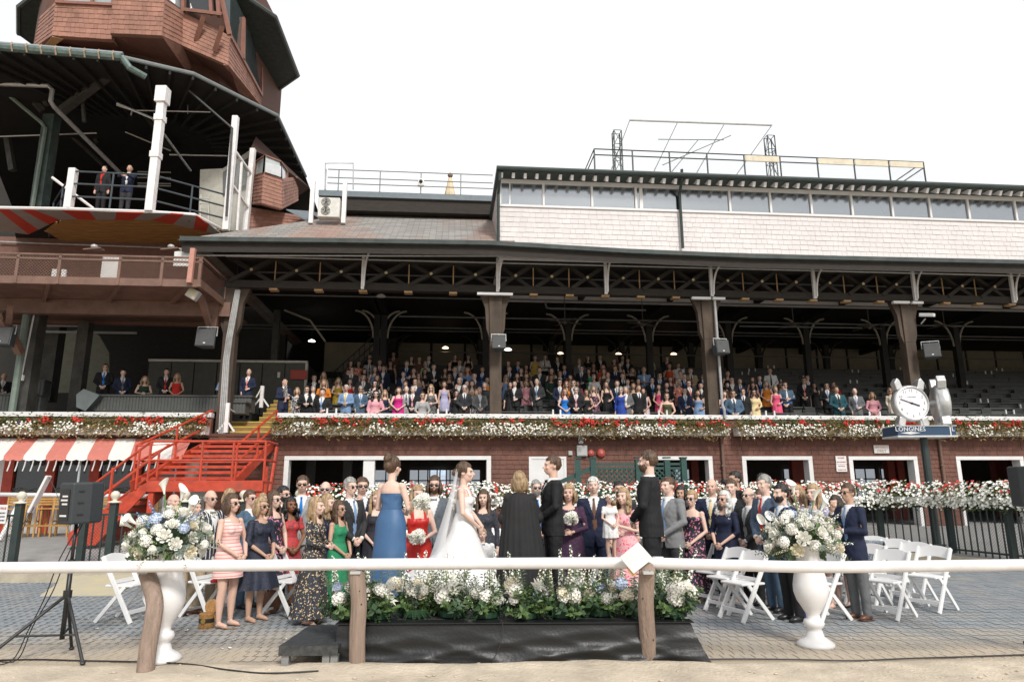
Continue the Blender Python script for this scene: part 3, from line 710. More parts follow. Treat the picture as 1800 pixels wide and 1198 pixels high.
u, z = fp(1243, 300, 1.0); g = MB(FM); g.box(u-.14, u+.14, .9, 1.15, zf, zf+.2); g.build('roof_vent', DKGREEN, cat='vent', label='small dark roof vent on the press box roof', bevel=.03)
# ============================================================ catwalk with railing, AC unit, finial
CW = 2.6
cw = thing('catwalk', 'steel catwalk with pipe railing from the turret to the press box', 'catwalk', M=FM@Matrix.Translation((-6, CW, 12)))
ua, za = fp(560, 338, CW); ub, zb = fp(872, 341, CW)
g = MB(FM); g.box(ua, uA+.1, CW, CW+1.6, za-.12, za+.1); g.build('deck_edge', mat('blue_grey_steel', (.13, .16, .18), .5), cw)
g = MB(FM); g.box(ua+.1, uA, CW+.1, CW+1.6, za-.62, za-.122); g.build('deck_soffit', DKWOOD, cw)
zt_ = fz(302, CW, 700); zm_ = fz(316, CW, 700); zl_ = fz(326, CW, 700)
for x in (572, 595, 668, 740, 810): u = fp(x, 320, CW)[0]; g = MB(FM); g.tube([(u, CW, za+.1), (u, CW, zt_)], .022, 6); g.build('railing_post', PIPE, cw)
for z in (zt_, zm_, zl_): g = MB(FM); g.tube([(ua+.3, CW, z), (uA, CW, z)], .02, 6); g.build('rail', PIPE, cw)
for x in (545, 551): pass
for x, top in ((547, 350), (604, 342)):
    u, z = fp(x, 378, 1.4); g = MB(FM); g.box(u-.07, u+.07, 1.35, 1.5, z-.3, za-.1); g.build('support_post', W_POST, cw)
g = MB(FM); g.tube([fpp(572, 333, CW), fpp(572, 287, CW), fpp(621, 287, CW), fpp(621, 333, CW)], .028, 6); g.build('hoop', GALV, cw)
s = thing('camera_dome', 'small white security camera housing on the catwalk railing', 'camera', M=FM)
u, z = fp(740, 321, CW-.1); g = MB(FM); g.box(u-.12, u+.12, CW-.2, CW-.02, z-.16, z+.14); g.build('housing', W_TRIM, s, bevel=.04)
g = MB(FM); g.ell((u, CW-.22, z+.0), .07, 10, 6); g.build('lens', BLACKP, s, smooth=True)
u, z = fp(791, 337, 4.6); s = thing('roof_finial', 'cream pointed finial with a ball behind the catwalk railing', 'finial', M=FM)
g = MB(FM@Matrix.Translation((u, 4.6, z-.6))); g.lathe([(.24, 0), (.22, .5), (.07, 1.2)], n=8); g.build('cone', mat('cream_metal', (.62, .5, .33), .5), s)
g = MB(FM); g.ell((u, 4.6, z+.72), .11, 10, 8); g.build('ball', mat('bronze_ball', (.2, .14, .1), .4), s, smooth=True)
s = thing('air_conditioner', 'white outdoor air conditioning unit beneath the catwalk', 'air conditioner', M=FM)
u, z = fp(578, 361, 1.2); w = .37
g = MB(FM); g.box(u-w, u+w, 1.2, 1.55, z-.42, z+.3); g.build('casing', mat('cream_casing', (.58, .57, .53), .5), s, bevel=.02)
for dz in (.12, -.2):
    g = MB(FM@Matrix.Translation((u-.1, 1.19, z+dz))@Matrix.Rotation(math.pi/2, 4, 'X'))
    for r_ in (.15, .11, .07): g.tube([(r_*math.cos(a*.3), r_*math.sin(a*.3), 0) for a in range(22)], .008, 4)
    for a in range(5): g.box(-.02, .02, .02, .13, -.02, -.01); g.v[-8:] = [tuple(Matrix.Rotation(a*1.257, 3, 'Z') @ Vector(v)) for v in g.v[-8:]]
    g.lathe([(.04, 0), (.03, .02)], n=8); g.build('fan', BLACKP, s)
# ============================================================ turret complex on the left
rt = random.Random(31)
def V(px, py, Y): return tuple(at(px, py, Y))
zD = at(263, 372, 20.3).z
D = [atz(-60, 364, zD), atz(120, 367, zD), atz(263, 372, zD), atz(342, 377, zD), atz(392, 404, zD)]
zR = 15.4
RP = [atz(-90, 76, zR), atz(0, 83, zR), atz(215, 101, zR), atz(340, 130, zR), atz(487, 203, zR), atz(537, 310, zR)]
tur = thing('turret', 'tall brown shingled turret with jutting bays above a dark octagonal canopy roof', 'turret', loc=(-13, 24, 0))
cen = Vector((-15, 27, 0))
def inset(P, k, dz): return [Vector((p.x+(cen.x-p.x)*k, p.y+(cen.y-p.y)*k, p.z+dz)) for p in P]
# --- canopy roof
g = MB(); P0 = RP + [Vector((-10, 34, zR)), Vector((-26, 34, zR))]
P1 = inset(P0, .55, 1.6); k = len(P0)
g.add(P0+P1, [(i, (i+1) % k, k+(i+1) % k, k+i) for i in range(k)]); g.build('canopy_top', roofm, tur)
g = MB(); Q0 = [p+Vector((0, 0, -.1)) for p in P0]; Q1 = inset(Q0, .9, .9)
g.add(Q0+Q1, [(i, k+i, k+(i+1) % k, (i+1) % k) for i in range(k)] + [tuple(range(k, 2*k))]); g.build('canopy_soffit', DKSTEEL, tur)
COPPER = mat('verdigris_gutter', (.13, .19, .17), .5, var=.4, scale=5, c2=(.05, .075, .07))
g = MB(); g.tube(RP[:3], .13, 8); g.build('gutter', COPPER, tur)
for i in range(9):
    p = RP[1].lerp(RP[2], i/8.5); g = MB(); g.tube([p+Vector((0, -.14, .12)), p+Vector((0, -.17, 0)), p+Vector((0, -.08, -.16))], .025, 5); g.build('gutter_strap', mat('rusty_strap', (.35, .26, .17), .6), tur)
g = MB(); g.tube([p+Vector((0, 0, .12)) for p in RP[:3]], .07, 6); g.build('drip_edge', mat('grey_flashing', (.25, .27, .29), .5), tur)
g = MB(); g.tube([RP[2]+Vector((0, 0, -.0))]+RP[3:], .075, 8); g.build('gutter', mat('grey_green_gutter', (.16, .18, .18), .5), tur)
g = MB(); g.tube([RP[2], RP[2]+Vector((.25, .05, -.35)), RP[2]+Vector((.6, .4, -.45))], .11, 8); g.build('downpipe_elbow', COPPER, tur)
for i in range(40):      # rafters under the canopy
    pass
rim = []
for a, b_ in zip(P0[:6], P0[1:6]):
    m_ = max(2, int((b_-a).length/.7)); rim += [a.lerp(b_, q/m_) for q in range(m_)]
for p in rim:
    q = Vector((p.x+(cen.x-p.x)*.6, p.y+(cen.y-p.y)*.6, p.z+.35)); g = MB(); g.beam(p+Vector((0, 0, -.16)), q, .07, .12); g.build('rafter', DKSTEEL, tur)
# --- shingled bays: faces as (corners lower-left, lower-right, upper-right, upper-left), rows, number of parts
def face(c, rows, name, lim, wid=.17):
    c = [Vector(V(*p)) for p in c]; nrm = (c[1]-c[0]).cross(c[3]-c[0]).normalized()
    g = MB(); g.add([p-nrm*.004 for p in c]+[p-nrm*.16 for p in c], [(0,1,2,3),(7,6,5,4),(0,4,5,1),(1,5,6,2),(2,6,7,3),(3,7,4,0)]); g.build(name, BRTOWER, tur)
    out = []; shingle_quad(None, *c, rows, wid, .02, rt, list_out=out); return out
S = []
S += face([(59, 86, 22.6), (92, 63, 21.0), (98, 3, 21.0), (70, 30, 22.6)], 8, 'bay_side', 0)
S += face([(92, 63, 21.0), (197, 70, 21.0), (199, 9, 21.0), (98, 5, 21.0)], 7, 'bay_front', 0)
S += face([(194, 59, 20.7), (284, 63, 20.7), (290, -3, 20.7), (199, -8, 20.7)], 8, 'bay_front', 0)
S += face([(284, 63, 20.7), (320, 80, 22.0), (322, 20, 22.0), (290, 0, 20.7)], 8, 'bay_side', 0)
S += face([(333, 134, 23.6), (346, 140, 24.0), (320, 78, 22.0), (284, 62, 20.7)], 8, 'bay_side', 0)
S += face([(319, 80, 22.0), (401, 115, 22.3), (404, 63, 22.3), (322, 22, 22.0)], 8, 'bay_front', 0)
S += face([(401, 115, 22.3), (459, 187, 28.0), (459, 165, 28.0), (404, 63, 22.3)], 7, 'bay_side', 0)
S += face([(346, 139, 24.4), (424, 175, 26.5), (420, 160, 26.5), (346, 120, 24.4)], 3, 'turret_base', 0)
S += face([(422, 172, 26.6), (459, 188, 28.1), (459, 176, 28.1), (401, 113, 22.5)], 4, 'turret_base', 0)
rt.shuffle(S); shingle_parts(S, BRTOWER, tur, 290)
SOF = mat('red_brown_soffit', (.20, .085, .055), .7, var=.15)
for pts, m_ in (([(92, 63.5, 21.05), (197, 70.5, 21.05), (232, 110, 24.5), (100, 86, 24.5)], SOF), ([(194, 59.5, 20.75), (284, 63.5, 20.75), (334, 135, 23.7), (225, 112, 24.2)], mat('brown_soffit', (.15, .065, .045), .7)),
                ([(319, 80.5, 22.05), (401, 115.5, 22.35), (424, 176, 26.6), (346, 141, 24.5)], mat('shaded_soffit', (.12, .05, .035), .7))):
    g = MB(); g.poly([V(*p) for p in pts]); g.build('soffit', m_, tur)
g = MB(); g.prism([V(75, 84, 22.3), V(92, 64, 21.0), V(112, 68, 21.1), V(88, 86, 22.3)], (0, 0, -.02)); g.build('bare_board', mat('bare_wood', (.55, .35, .16), .7), tur)
# core behind the bays
g = MB(); cz0, cz1 = zR+1.3, 24
cp = [(-19.0, 23.5), (-17.5, 21.9), (-13.0, 21.9), (-11.4, 23.4), (-11.4, 30), (-18.5, 30)]
g.prism([(x, y+.6, cz0) for x, y in cp], (0, 0, cz1-cz0)); g.build('core', mat('turret_core_paint', (.10, .045, .03), .8), tur)
# glazing
WF = mat('turret_window_frame', (.23, .10, .07), .6)
SKYGLASS = mat('grey_turret_glass', (.30, .34, .35), .12, var=.05, spec=.7)
g = MB(); g.prism([V(108, 4, 21.2), V(199, 8, 21.2), V(199, -30, 21.2), V(108, -30, 21.2)], (0, .05, 0)); g.build('window', SKYGLASS, tur)
for x in (108, 162, 199): g = MB(); g.beam(V(x, 8, 21.1), V(x, -30, 21.1), .09, .09); g.build('mullion', WF, tur)
g = MB(); g.beam(V(98, 4, 20.95), V(199, 9, 20.95), .1, .1); g.build('sill', WF, tur)
g = MB(); g.prism([V(294, -3, 21.2), V(322, 18, 22.3), V(322, -40, 22.3), V(294, -40, 21.2)], (0, .05, 0)); g.build('window', SKYGLASS, tur)
g = MB(); g.prism([V(328, 20, 22.3), V(380, 26, 22.3), V(374, -40, 22.3), V(328, -40, 22.3)], (0, .05, 0)); g.build('window', GLASSD, tur)
for a in ((322, 22, 322, -40), (372, 26, 368, -40), (385, 30, 380, -40)): g = MB(); g.beam(V(a[0], a[1], 22.1), V(a[2], a[3], 22.1), .12, .12); g.build('mullion', WF, tur)
g = MB(); g.prism([V(322, 19, 21.8), V(388, 27, 21.8), V(394, 25, 22.6), V(325, 17, 22.6)], (0, 0, .1)); g.build('window_ledge', SOF, tur)
for a, b_ in (((358, 28), (344, 72)), ((391, 46), (377, 90))): g = MB(); g.beam(V(*a, 21.75), V(*b_, 22.1), .13, .13); g.build('ledge_bracket', SOF, tur)
g = MB(); g.prism([V(404, 62, 22.5), V(459, 164, 28.2), V(457, 110, 28.2), V(430, 30, 24.5), V(405, -20, 22.8), V(386, -20, 22.5)], (-.08, 0, 0)); g.build('window', mat('turret_dark_glass', (.045, .06, .06), .1, spec=.8), tur)
for a in ((404, 62, 22.3, 386, -20, 22.3), (427, 104, 24.2, 428, 32, 24.2), (459, 168, 28, 459, 118, 28), (404, 64, 22.3, 459, 167, 27.9)): g = MB(); g.beam(V(*a[:3]), V(*a[3:]), .14, .14); g.build('mullion', WF, tur)
# top roof overhang
zT = 20.9
TP = [atz(396, -30, zT), atz(484, 30, zT), atz(524, 133, zT), atz(461, 177, zT), Vector((-20, 33, zT)), atz(33, 60, zT), atz(33, 12, zT), atz(98, -40, zT)]
g = MB(); c_ = Vector((-14.5, 27, zT)); top = [p.lerp(c_, .6)+Vector((0, 0, 1.6)) for p in TP]; k = len(TP)
g.add(TP+top, [(i, (i+1) % k, k+(i+1) % k, k+i) for i in range(k)] + [tuple(range(k, 2*k))]); g.build('top_roof', roofm, tur)
g = MB(); g.poly([p+Vector((0, 0, -.05)) for p in TP]); g.build('top_soffit', mat('dark_green_soffit', (.03, .042, .04), .7, var=.3), tur)
g = MB(); g.tube(TP[0:4], .1, 6); g.build('top_gutter', GUTTER, tur); g = MB(); g.tube(TP[5:8], .1, 6); g.build('top_gutter', GUTTER, tur)
# --- right hand shingled bay with corner window and the wall below it
r2 = thing('corner_bay', 'small brown shingled oriel with a corner window under the turret canopy', 'oriel', loc=V(480, 340, 24))
def face2(c, rows, wid=.22):
    c = [Vector(V(*p)) for p in c]; nrm = (c[1]-c[0]).cross(c[3]-c[0]).normalized()
    g = MB(); g.add([p-nrm*.004 for p in c]+[p-nrm*.2 for p in c], [(0,1,2,3),(7,6,5,4),(0,4,5,1),(1,5,6,2),(2,6,7,3),(3,7,4,0)]); g.build('wall', BRTOWER, r2)
    out = []; shingle_quad(None, *c, rows, wid, .02, rt, list_out=out); return out
S = face2([(444, 359, 23.6), (460, 357, 22.8), (463, 304, 22.8), (447, 309, 23.6)], 8) + face2([(460, 357, 22.8), (495, 367, 23.2), (495, 315, 23.2), (463, 304, 22.8)], 8) + face2([(495, 367, 23.2), (524, 352, 26), (524, 310, 26), (495, 315, 23.2)], 8)
S += face2([(436, 412, 23.8), (600, 412, 24.2), (560, 384, 24.2), (440, 364, 23.8)], 7)
shingle_parts(S, BRTOWER, r2, 290)
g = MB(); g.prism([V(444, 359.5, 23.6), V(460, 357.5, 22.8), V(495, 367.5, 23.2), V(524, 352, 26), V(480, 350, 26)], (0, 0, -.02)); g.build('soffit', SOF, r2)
OG = mat('oriel_glass', (.42, .46, .46), .08, var=.1, spec=.8)
for c in ([(447, 309, 23.6), (463, 304, 22.8), (466, 273, 22.8), (450, 284, 23.6)], [(463, 304, 22.8), (495, 315, 23.2), (494, 284, 23.2), (466, 273, 22.8)], [(495, 315, 23.2), (506, 326, 24.4), (505, 300, 24.4), (494, 284, 23.2)]):
    w_ = MB(); q = [Vector(V(*p)) for p in c]; n_ = (q[1]-q[0]).cross(q[3]-q[0]).normalized(); w_.prism([p-n_*.03 for p in q], -n_*.02); wo = w_.build('window', OG, r2)
    w_ = MB()
    for i in range(4): w_.beam(q[i], q[(i+1) % 4], .05, .05)
    w_.build('frame', WF, wo)
g = MB(); g.prism([V(466, 302, 22.75), V(494, 311, 23.1), V(494, 292, 23.1), V(467, 285, 22.75)], (0, .02, 0)); g.build('window_blind', mat('grey_blind', (.5, .51, .52), .6), r2)
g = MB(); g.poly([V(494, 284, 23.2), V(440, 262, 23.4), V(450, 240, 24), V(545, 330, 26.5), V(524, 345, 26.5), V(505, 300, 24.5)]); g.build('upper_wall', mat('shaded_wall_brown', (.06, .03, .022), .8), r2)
g = MB(); g.prism([V(503, 369, 23.4), V(542, 372, 24), V(547, 384, 23.6), V(538, 388, 23.4)], (0, 0, .03)); g.prism([V(542, 372, 24.2), V(600, 382, 24.6), V(640, 396, 24), V(560, 384, 23.9)], (0, 0, .03)); g.build('flashing', mat('blue_grey_flashing', (.13, .155, .17), .5), r2)
# --- white partition room and glazed screen
s = thing('glazed_screen', 'white framed glazed screen at the right end of the upper deck', 'screen', loc=V(420, 405, 22))
g = MB(); g.beam(V(431, 413, 23.0), V(445, 262, 23.0), .17, .17); g.build('post', W_POST, s)
for a, b_ in (((411, 262, 21.6), (443, 307, 23.0)), ((404, 318, 21.6), (438, 367, 23.0)), ((425, 285, 22.2), (417, 405, 22.2))): g = MB(); g.beam(V(*a), V(*b_), .07, .07); g.build('bar', W_POST, s)
HAZE = mat('hazy_pane', (.5, .52, .5), .15, trans=.65, spec=.6)
g = MB(); g.poly([V(411, 262, 21.65), V(443, 307, 23.05), V(431, 413, 23.05), V(400, 400, 21.65)]); g.build('pane', HAZE, s)
s = thing('white_cabin', 'off white boarded cabin on the upper deck behind the glazed screen', 'cabin', loc=V(390, 400, 24))
g = MB(); g.prism([V(348, 402, 24), V(352, 298, 24), V(392, 296, 24), V(388, 402, 24)], (0, .1, 0)); g.prism([V(388, 402, 24), V(392, 296, 24), V(442, 262, 24.6), V(434, 410, 24.6)], (0, .1, 0)); g.build('wall', mat('cabin_off_white', (.48, .47, .41), .7, var=.1), s)
g = MB(); g.prism([V(392, 340, 23.9), V(392, 302, 23.9), V(440, 275, 24.4), V(438, 322, 24.4)], (0, .02, 0)); g.build('cabin_window', mat('cabin_glass', (.10, .11, .11), .1), s)
g = MB()
for x0, x1 in ((351, 353), (366, 368)): g.beam(V(x0, 395, 23.4), V(x1, 342, 23.6), .04, .04)
for y in range(348, 394, 9): g.beam(V(351, y, 23.5), V(367, y+1, 23.5), .03, .03)
g.build('ladder', mat('cream_ladder', (.5, .49, .43), .6), cat='ladder', label='cream ladder leaning on the white cabin on the upper deck')
# --- upper deck: floor slab, white posts, rails
dk = thing('upper_deck', 'upper deck with red and grey striped underside edge and golden board soffit', 'deck', loc=(-13, 21, zD))
back = [Vector((-9.4, 34, zD)), Vector((-26, 34, zD))]
zS = at(200, 386, 21.2).z
g = MB(); g.prism([Vector((p.x+(cen.x-p.x)*.2, p.y+(cen.y-p.y)*.2, zS+.07)) for p in D+back], (0, 0, .08)); g.build('deck_floor', DKSTEEL, dk)
g = MB(); g.tube([p for p in D], .05, 6); g.build('white_edge', W_TRIM, dk)
zS = at(200, 386, 21.2).z
inner = [atz(-60, 384, zS), atz(70, 416, zS) if 0 else atz(69, 417, zS), atz(107, 385, zS), atz(267, 386, zS), atz(350, 410, zS), atz(385, 412, zS)]
# striped sloping valance between outer edge and inner soffit
outer = [Vector(D[0])+Vector((0, 0, -.06)), atz(-5, 368, zD-.06), atz(60, 369, zD-.06), atz(300, 375, zD-.06), atz(345, 379, zD-.06), atz(388, 410, zD-.06)]
inn = [atz(-60, 400, zS), atz(50, 412, zS), atz(105, 386, zS), atz(266, 387, zS), atz(340, 402, zS), atz(384, 413, zS)]
STR_R = mat('red_stripe_paint', (.62, .06, .03), .5, var=.08); STR_G = mat('grey_stripe_paint', (.36, .35, .34), .6, var=.08)
cnt = 0
for i in range(len(outer)-1):
    L = max((outer[i+1]-outer[i]).length, (inn[i+1]-inn[i]).length); m_ = max(1, round(L/.85))
    for q in range(m_):
        a, b_ = q/m_, (q+1)/m_
        g = MB(); pts = [outer[i].lerp(outer[i+1], a), outer[i].lerp(outer[i+1], b_), inn[i].lerp(inn[i+1], b_), inn[i].lerp(inn[i+1], a)]
        g.add(pts+[p+Vector((0, .02, .03)) for p in pts], [(3, 2, 1, 0), (4, 5, 6, 7), (0, 1, 5, 4), (2, 3, 7, 6), (1, 2, 6, 5), (3, 0, 4, 7)])
        g.build('valance_stripe', STR_R if cnt % 2 == 0 else STR_G, dk); cnt += 1
GOLD = mat('golden_soffit_boards', (.40, .22, .07), .6, var=.3, scale=3, stretch=(.6, 8, 1))
x0_, x1_ = inn[2].x-1.2, inn[4].x+.9; y0_ = inn[2].y
for i in range(24):      # soffit boards side by side
    ya = y0_ - .02 + i*.13
    xa = x0_ + .0 if i > 7 else inn[2].x - i*.15; xb = min(x1_, inn[3].x+i*.25)
    g = MB(); g.box(xa, xb, ya, ya+.122, zS+.005*(i % 2), zS+.03); g.build('soffit_board', GOLD, dk)
for (x, y, X, Y_, Yd, w, nm) in ((120, 367, 126, 297, 20.1, .22, 'short_post'), (263, 372, 283, 155, 20.3, .24, 'roof_post'), (397, 405, 411, 205, 21.5, .2, 'roof_post')):
    a, b_ = Vector(V(x, y, Yd)), Vector(V(X, Y_, Yd)); b_.x = a.x; 
    g = MB(); g.box(a.x-w/2, a.x+w/2, a.y-w/2, a.y+w/2, a.z, b_.z)
    if nm == 'roof_post' and w > .22:
        H_ = b_.z-a.z; g.box(a.x-w*.75, a.x+w*.75, a.y-w*.75, a.y+w*.75, b_.z-H_*.13, b_.z)
        for f in (.42, .72): g.box(a.x-w*.62, a.x+w*.62, a.y-w*.62, a.y+w*.62, a.z+H_*f, a.z+H_*f+.22)
    g.build(nm, W_POST, dk, bevel=.02)
RAILM = mat('dark_blue_grey_rail', (.05, .065, .075), .4)
for h in (.42, .85, 1.27):
    g = MB(); g.tube([D[1]+Vector((0, 0, h)), D[2]+Vector((0, 0, h-.02)), D[4]+Vector((0, 0, h))], .03, 6); g.build('rail', RAILM, dk)
    g = MB(); g.tube([D[1]+Vector((0, 0, h)), D[1]+Vector((-2.2, 2.4, h))], .03, 6); g.build('rail', RAILM, dk)
for a in (D[1].lerp(D[2], .5), D[2].lerp(D[4], .52), D[1]+Vector((-1.1, 1.2, 0)), D[1]+Vector((-2.2, 2.4, 0))): g = MB(); g.tube([a, a+Vector((0, 0, 1.27))], .03, 6); g.build('rail_post', RAILM, dk)
g = MB(); g.tube([at(92, 312, 21.5), at(165, 367, 21.5)], .05, 6); g.build('white_brace', W_POST, dk)
g = MB(); g.tube([at(333, 160, 21.3), at(408, 225, 21.0)], .035, 6); g.tube([at(408, 225, 21.0), at(398, 380, 21.3)], .045, 6); g.build('drain_pipe', mat('dark_downpipe', (.06, .06, .06), .5), dk)
# pipes and struts under the canopy
ug = thing('canopy_frame', 'dark struts and silver pipes under the turret canopy', 'roof frame', loc=(-14, 24, 13))
def strut(a, b_, w, m_, nm='strut'): g = MB(); g.beam(V(*a), V(*b_), w, w); g.build(nm, m_, ug)
def pipe(pts, r_, m_=GALV, nm='pipe'): g = MB(); g.tube([V(*p) for p in pts], r_, 6); g.build(nm, m_, ug)
GS = mat('green_steel_column', (.045, .07, .06), .55, var=.4, scale=3, dirt=.3); DGREY = mat('grey_timber_strut', (.05, .048, .042), .8, var=.3)
for a, b_, w in (((0, 110, 22), (75, 195, 23), .2), ((195, 128, 21), (105, 198, 23), .26), ((0, 133, 23), (165, 140, 23), .2), ((143, 140, 22.5), (148, 215, 22.5), .1), ((60, 140, 22.8), (82, 185, 22.8), .14), ((200, 125, 21.5), (300, 262, 27), .16),
                 ((2, 170, 25), (22, 300, 25), .2), ((100, 215, 25), (180, 290, 27), .1), ((155, 220, 26), (170, 250, 26), .12)): strut(a, b_, w, DGREY)
strut((68, 372, 23.3), (92, 205, 23.3), .42, GS, 'green_column')
pipe([(57, 366, 23), (80, 225, 23), (72, 215, 23), (0, 155, 22)], .07, mat('verdigris_pipe', (.14, .18, .15), .5))
pipe([(-20, 147, 21.4), (85, 151, 21.4), (92, 158, 21.4), (89, 178, 21.4), (95, 188, 21.6), (212, 305, 25)], .075)
pipe([(206, 182, 22), (268, 208, 22), (335, 300, 25)], .045); pipe([(205, 185, 22.5), (232, 194, 22.5), (370, 197, 22.5)], .025); pipe([(0, 240, 24), (170, 234, 24)], .03); pipe([(298, 272, 24.5), (400, 274, 24.5)], .03); pipe([(220, 232, 25), (300, 265, 26)], .03)
pipe([(232, 194, 22.5), (230, 203, 22.5)], .03); pipe([(330, 184, 23), (330, 200, 23)], .02)
for y in (302, 312, 322, 326): pipe([(242, y, 26), (300, y+1, 26)], .03, mat('pale_bench', (.25, .24, .21), .7), 'bench_rail')
# back wall and sides that keep the deck dark
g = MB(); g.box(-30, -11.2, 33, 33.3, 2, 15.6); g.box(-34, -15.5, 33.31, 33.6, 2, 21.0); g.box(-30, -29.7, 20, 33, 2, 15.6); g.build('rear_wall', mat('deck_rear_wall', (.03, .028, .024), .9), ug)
# --- lower brown balcony
BW = -2.0
bc = thing('balcony', 'rust brown steel balcony with wire mesh railing hanging over the front', 'balcony', M=FM)
ub0, ub1 = -20.0, fu(357, BW, 460); zb_t = fz(490, BW, 300); zb_b = fz(503, BW, 300); zr_t = fz(452, BW, 300)
g = MB(FM); g.box(ub0, ub1, BW, BW+.12, zb_b, zb_t); g.box(ub1-.12, ub1, BW+.12, .2, zb_b, zb_t); g.build('edge_beam', BRSTEEL, bc)
g = MB(FM); g.box(ub0, ub1-.12, BW+.12, 3.0, zb_b+.12, zb_b+.18); g.build('deck_plate', BRSTEEL, bc)
for x in (-40, 30, 104, 210, 285, 352): u = fp(x, 470, BW)[0]; g = MB(FM); g.box(u-.04, u+.04, BW-.02, BW+.06, zb_b, zr_t); g.build('railing_post', BRSTEEL, bc)
for z in (zr_t, (zr_t*.8+zb_t*.2)): g = MB(FM); g.box(ub0, ub1, BW-.02, BW+.03, z-.025, z+.025); g.build('rail', BRSTEEL, bc)
g = MB(FM); g.box(ub1-.04, ub1+.0, BW, .2, zr_t-.03, zr_t+.03); g.box(ub1-.04, ub1, .12, .2, zb_b, zr_t); g.build('side_rail', BRSTEEL, bc)
g = MB(FM); q = .09; hh = zr_t-.03-zb_t; nn = int((ub1-ub0)/q)
for i in range(-int(hh/q)-1, nn+1):
    for sg in (0, 1):
        a, b_ = ub0+i*q, ub0+i*q+hh; z0_, z1_ = (zb_t, zb_t+hh) if sg else (zb_t+hh, zb_t)
        if a < ub0: z0_ += (z1_-z0_)*(ub0-a)/hh; a = ub0
        if b_ > ub1: z1_ -= (z1_-z0_)*(b_-ub1)/max(.01, b_-a); b_ = ub1
        if b_ > a+.02: g.beam((a, BW+.0, z0_), (b_, BW+.0, z1_), .009, .009)
g.build('wire_mesh', BRSTEEL, bc, kind='stuff')
for i in range(7):
    u = ub1-.4-i*1.9; g = MB(FM); g.beam((u, BW+.15, zb_b+.1), (u-1.2, .1, zb_b+.08), .1, .16); g.build('joist', BRSTEEL, bc)
g = MB(FM); g.box(ub0, ub1+.2, .05, .3, zb_b-.35, zb_b+.11); g.build('rear_beam', BRSTEEL, bc)
for a, b_ in (((348, 505, -1.6), (374, 590, .1)), ((374, 590, .1), (384, 525, .1)), ((18, 540, -1.2), (12, 605, .1)), ((0, 560, -.9), (30, 612, .1))): g = MB(FM); g.beam(fpp(*a), fpp(*b_), .16, .16); g.build('strut', BRSTEEL, bc)
g = MB(FM); g.beam(fpp(0, 548, -.9), fpp(35, 620, .1), .2, .2); g.build('strut', BRSTEEL, bc)
# wall behind the balcony, panels and oddments on it
wb = thing('balcony_wall', 'brown shingled wall behind the balcony', 'wall', M=FM)
g = MB(FM); g.box(ub0, fu(392, 3), 3.0, 3.2, zb_b, zS+.1); g.build('wall', mat('balcony_wall_brown', (.15, .075, .055), .75, var=.15), wb)
g = MB(FM); g.tube([fpp(0, 425, 2.9), fpp(335, 437, 2.9)], .03, 6); g.build('conduit', GALV, wb)
WP = mat('white_panel', (.62, .62, .60), .5)
for x0, x1, y0, y1, lb in ((178, 212, 452, 482, 'white panel standing on the balcony behind the mesh'), (305, 338, 437, 468, 'white board on the balcony nearest the column'), (92, 118, 474, 481, 'low white block on the balcony floor')):
    a = fpp(x0, y1, -.9); b_ = fpp(x1, y0, -.9); g = MB(FM); g.box(a[0], b_[0], -.95, -.88, zb_t-.02 if y1 > 475 else a[2], b_[2]); g.build('panel', WP, label=lb, cat='panel', bevel=.01)
for x in (92, 96): pass
for px, lb in ((165, 'leftmost of two tilted lamps on the balcony rail'), (300, 'grey lamp on the balcony rail beside the white board')):
    u, z = fp(px, 441, BW); s = thing('flood_lamp', lb, 'lamp', M=FM@Matrix.Translation((u, BW, z)))
    g = MB(FM); g.prism([(u-.25, BW-.1, z+.0), (u+.22, BW-.1, z+.06), (u+.22, BW+.15, z+.06), (u-.25, BW+.15, z)], (0, 0, .03)); g.build('tray', BRSTEEL, s)
    g = MB(FM); g.ell((u, BW, z+.13), (.1, .1, .07), 10, 6); g.build('lamp_head', GALV, s, smooth=True)
g = MB(FM); g.beam(fpp(340, 437, -2.1), fpp(333, 497, -2.1), .13, .13); g.build('post', mat('faded_pink_post', (.45, .22, .17), .6), bc)
g = MB(FM); g.beam(fpp(160, 470, -1.0), fpp(150, 480, -1.0), .05, .05)
# --- speakers on the columns
def speaker_box(px, py, w, label, sz=.62, yaw=0):
    u, z = fp(px, py, w); M_ = FM@Matrix.Translation((u, w, z))@Matrix.Rotation(yaw, 4, 'Z')@Matrix.Rotation(R(-8), 4, 'X')
    s = thing('loudspeaker', label, 'speaker', M=M_); h = sz/2
    g = MB(M_); g.add([(-h, -.02, -h), (h, -.02, -h), (h, -.02, h), (-h, -.02, h), (-h*.6, .4, -h*.8), (h*.6, .4, -h*.8), (h*.6, .4, h), (-h*.6, .4, h)], [(0,3,2,1)[::-1], (4,5,6,7)[::-1], (0,1,5,4)[::-1], (1,2,6,5)[::-1], (2,3,7,6)[::-1], (3,0,4,7)[::-1]]); g.build('cabinet', mat('speaker_grey', (.07, .085, .09), .5), s, bevel=.01)
    g = MB(M_); g.box(-h*.93, h*.93, -.045, -.021, -h*.93, h*.93); g.build('grille', mat('speaker_grille', (.06, .062, .064), .7), s)
    g = MB(M_); g.box(-.03, .03, -.052, -.044, -h*.72, -h*.6); g.build('badge', W_TRIM, s)
    g = MB(M_); g.tube([(-h*1.05, .1, h*.3), (-h*1.05, .1, h*1.35), (h*1.05, .1, h*1.35), (h*1.05, .1, h*.3)], .02, 6); g.tube([(0, .1, h*1.35), (0, .35, h*1.5)], .03, 6); g.build('bracket', GALV, s)
speaker_box(361, 593, -.75, 'square speaker hung left of the column at the head of the stairs', .55)
speaker_box(877, 601, -.35, 'square speaker on the column right of the main crowd', .44)
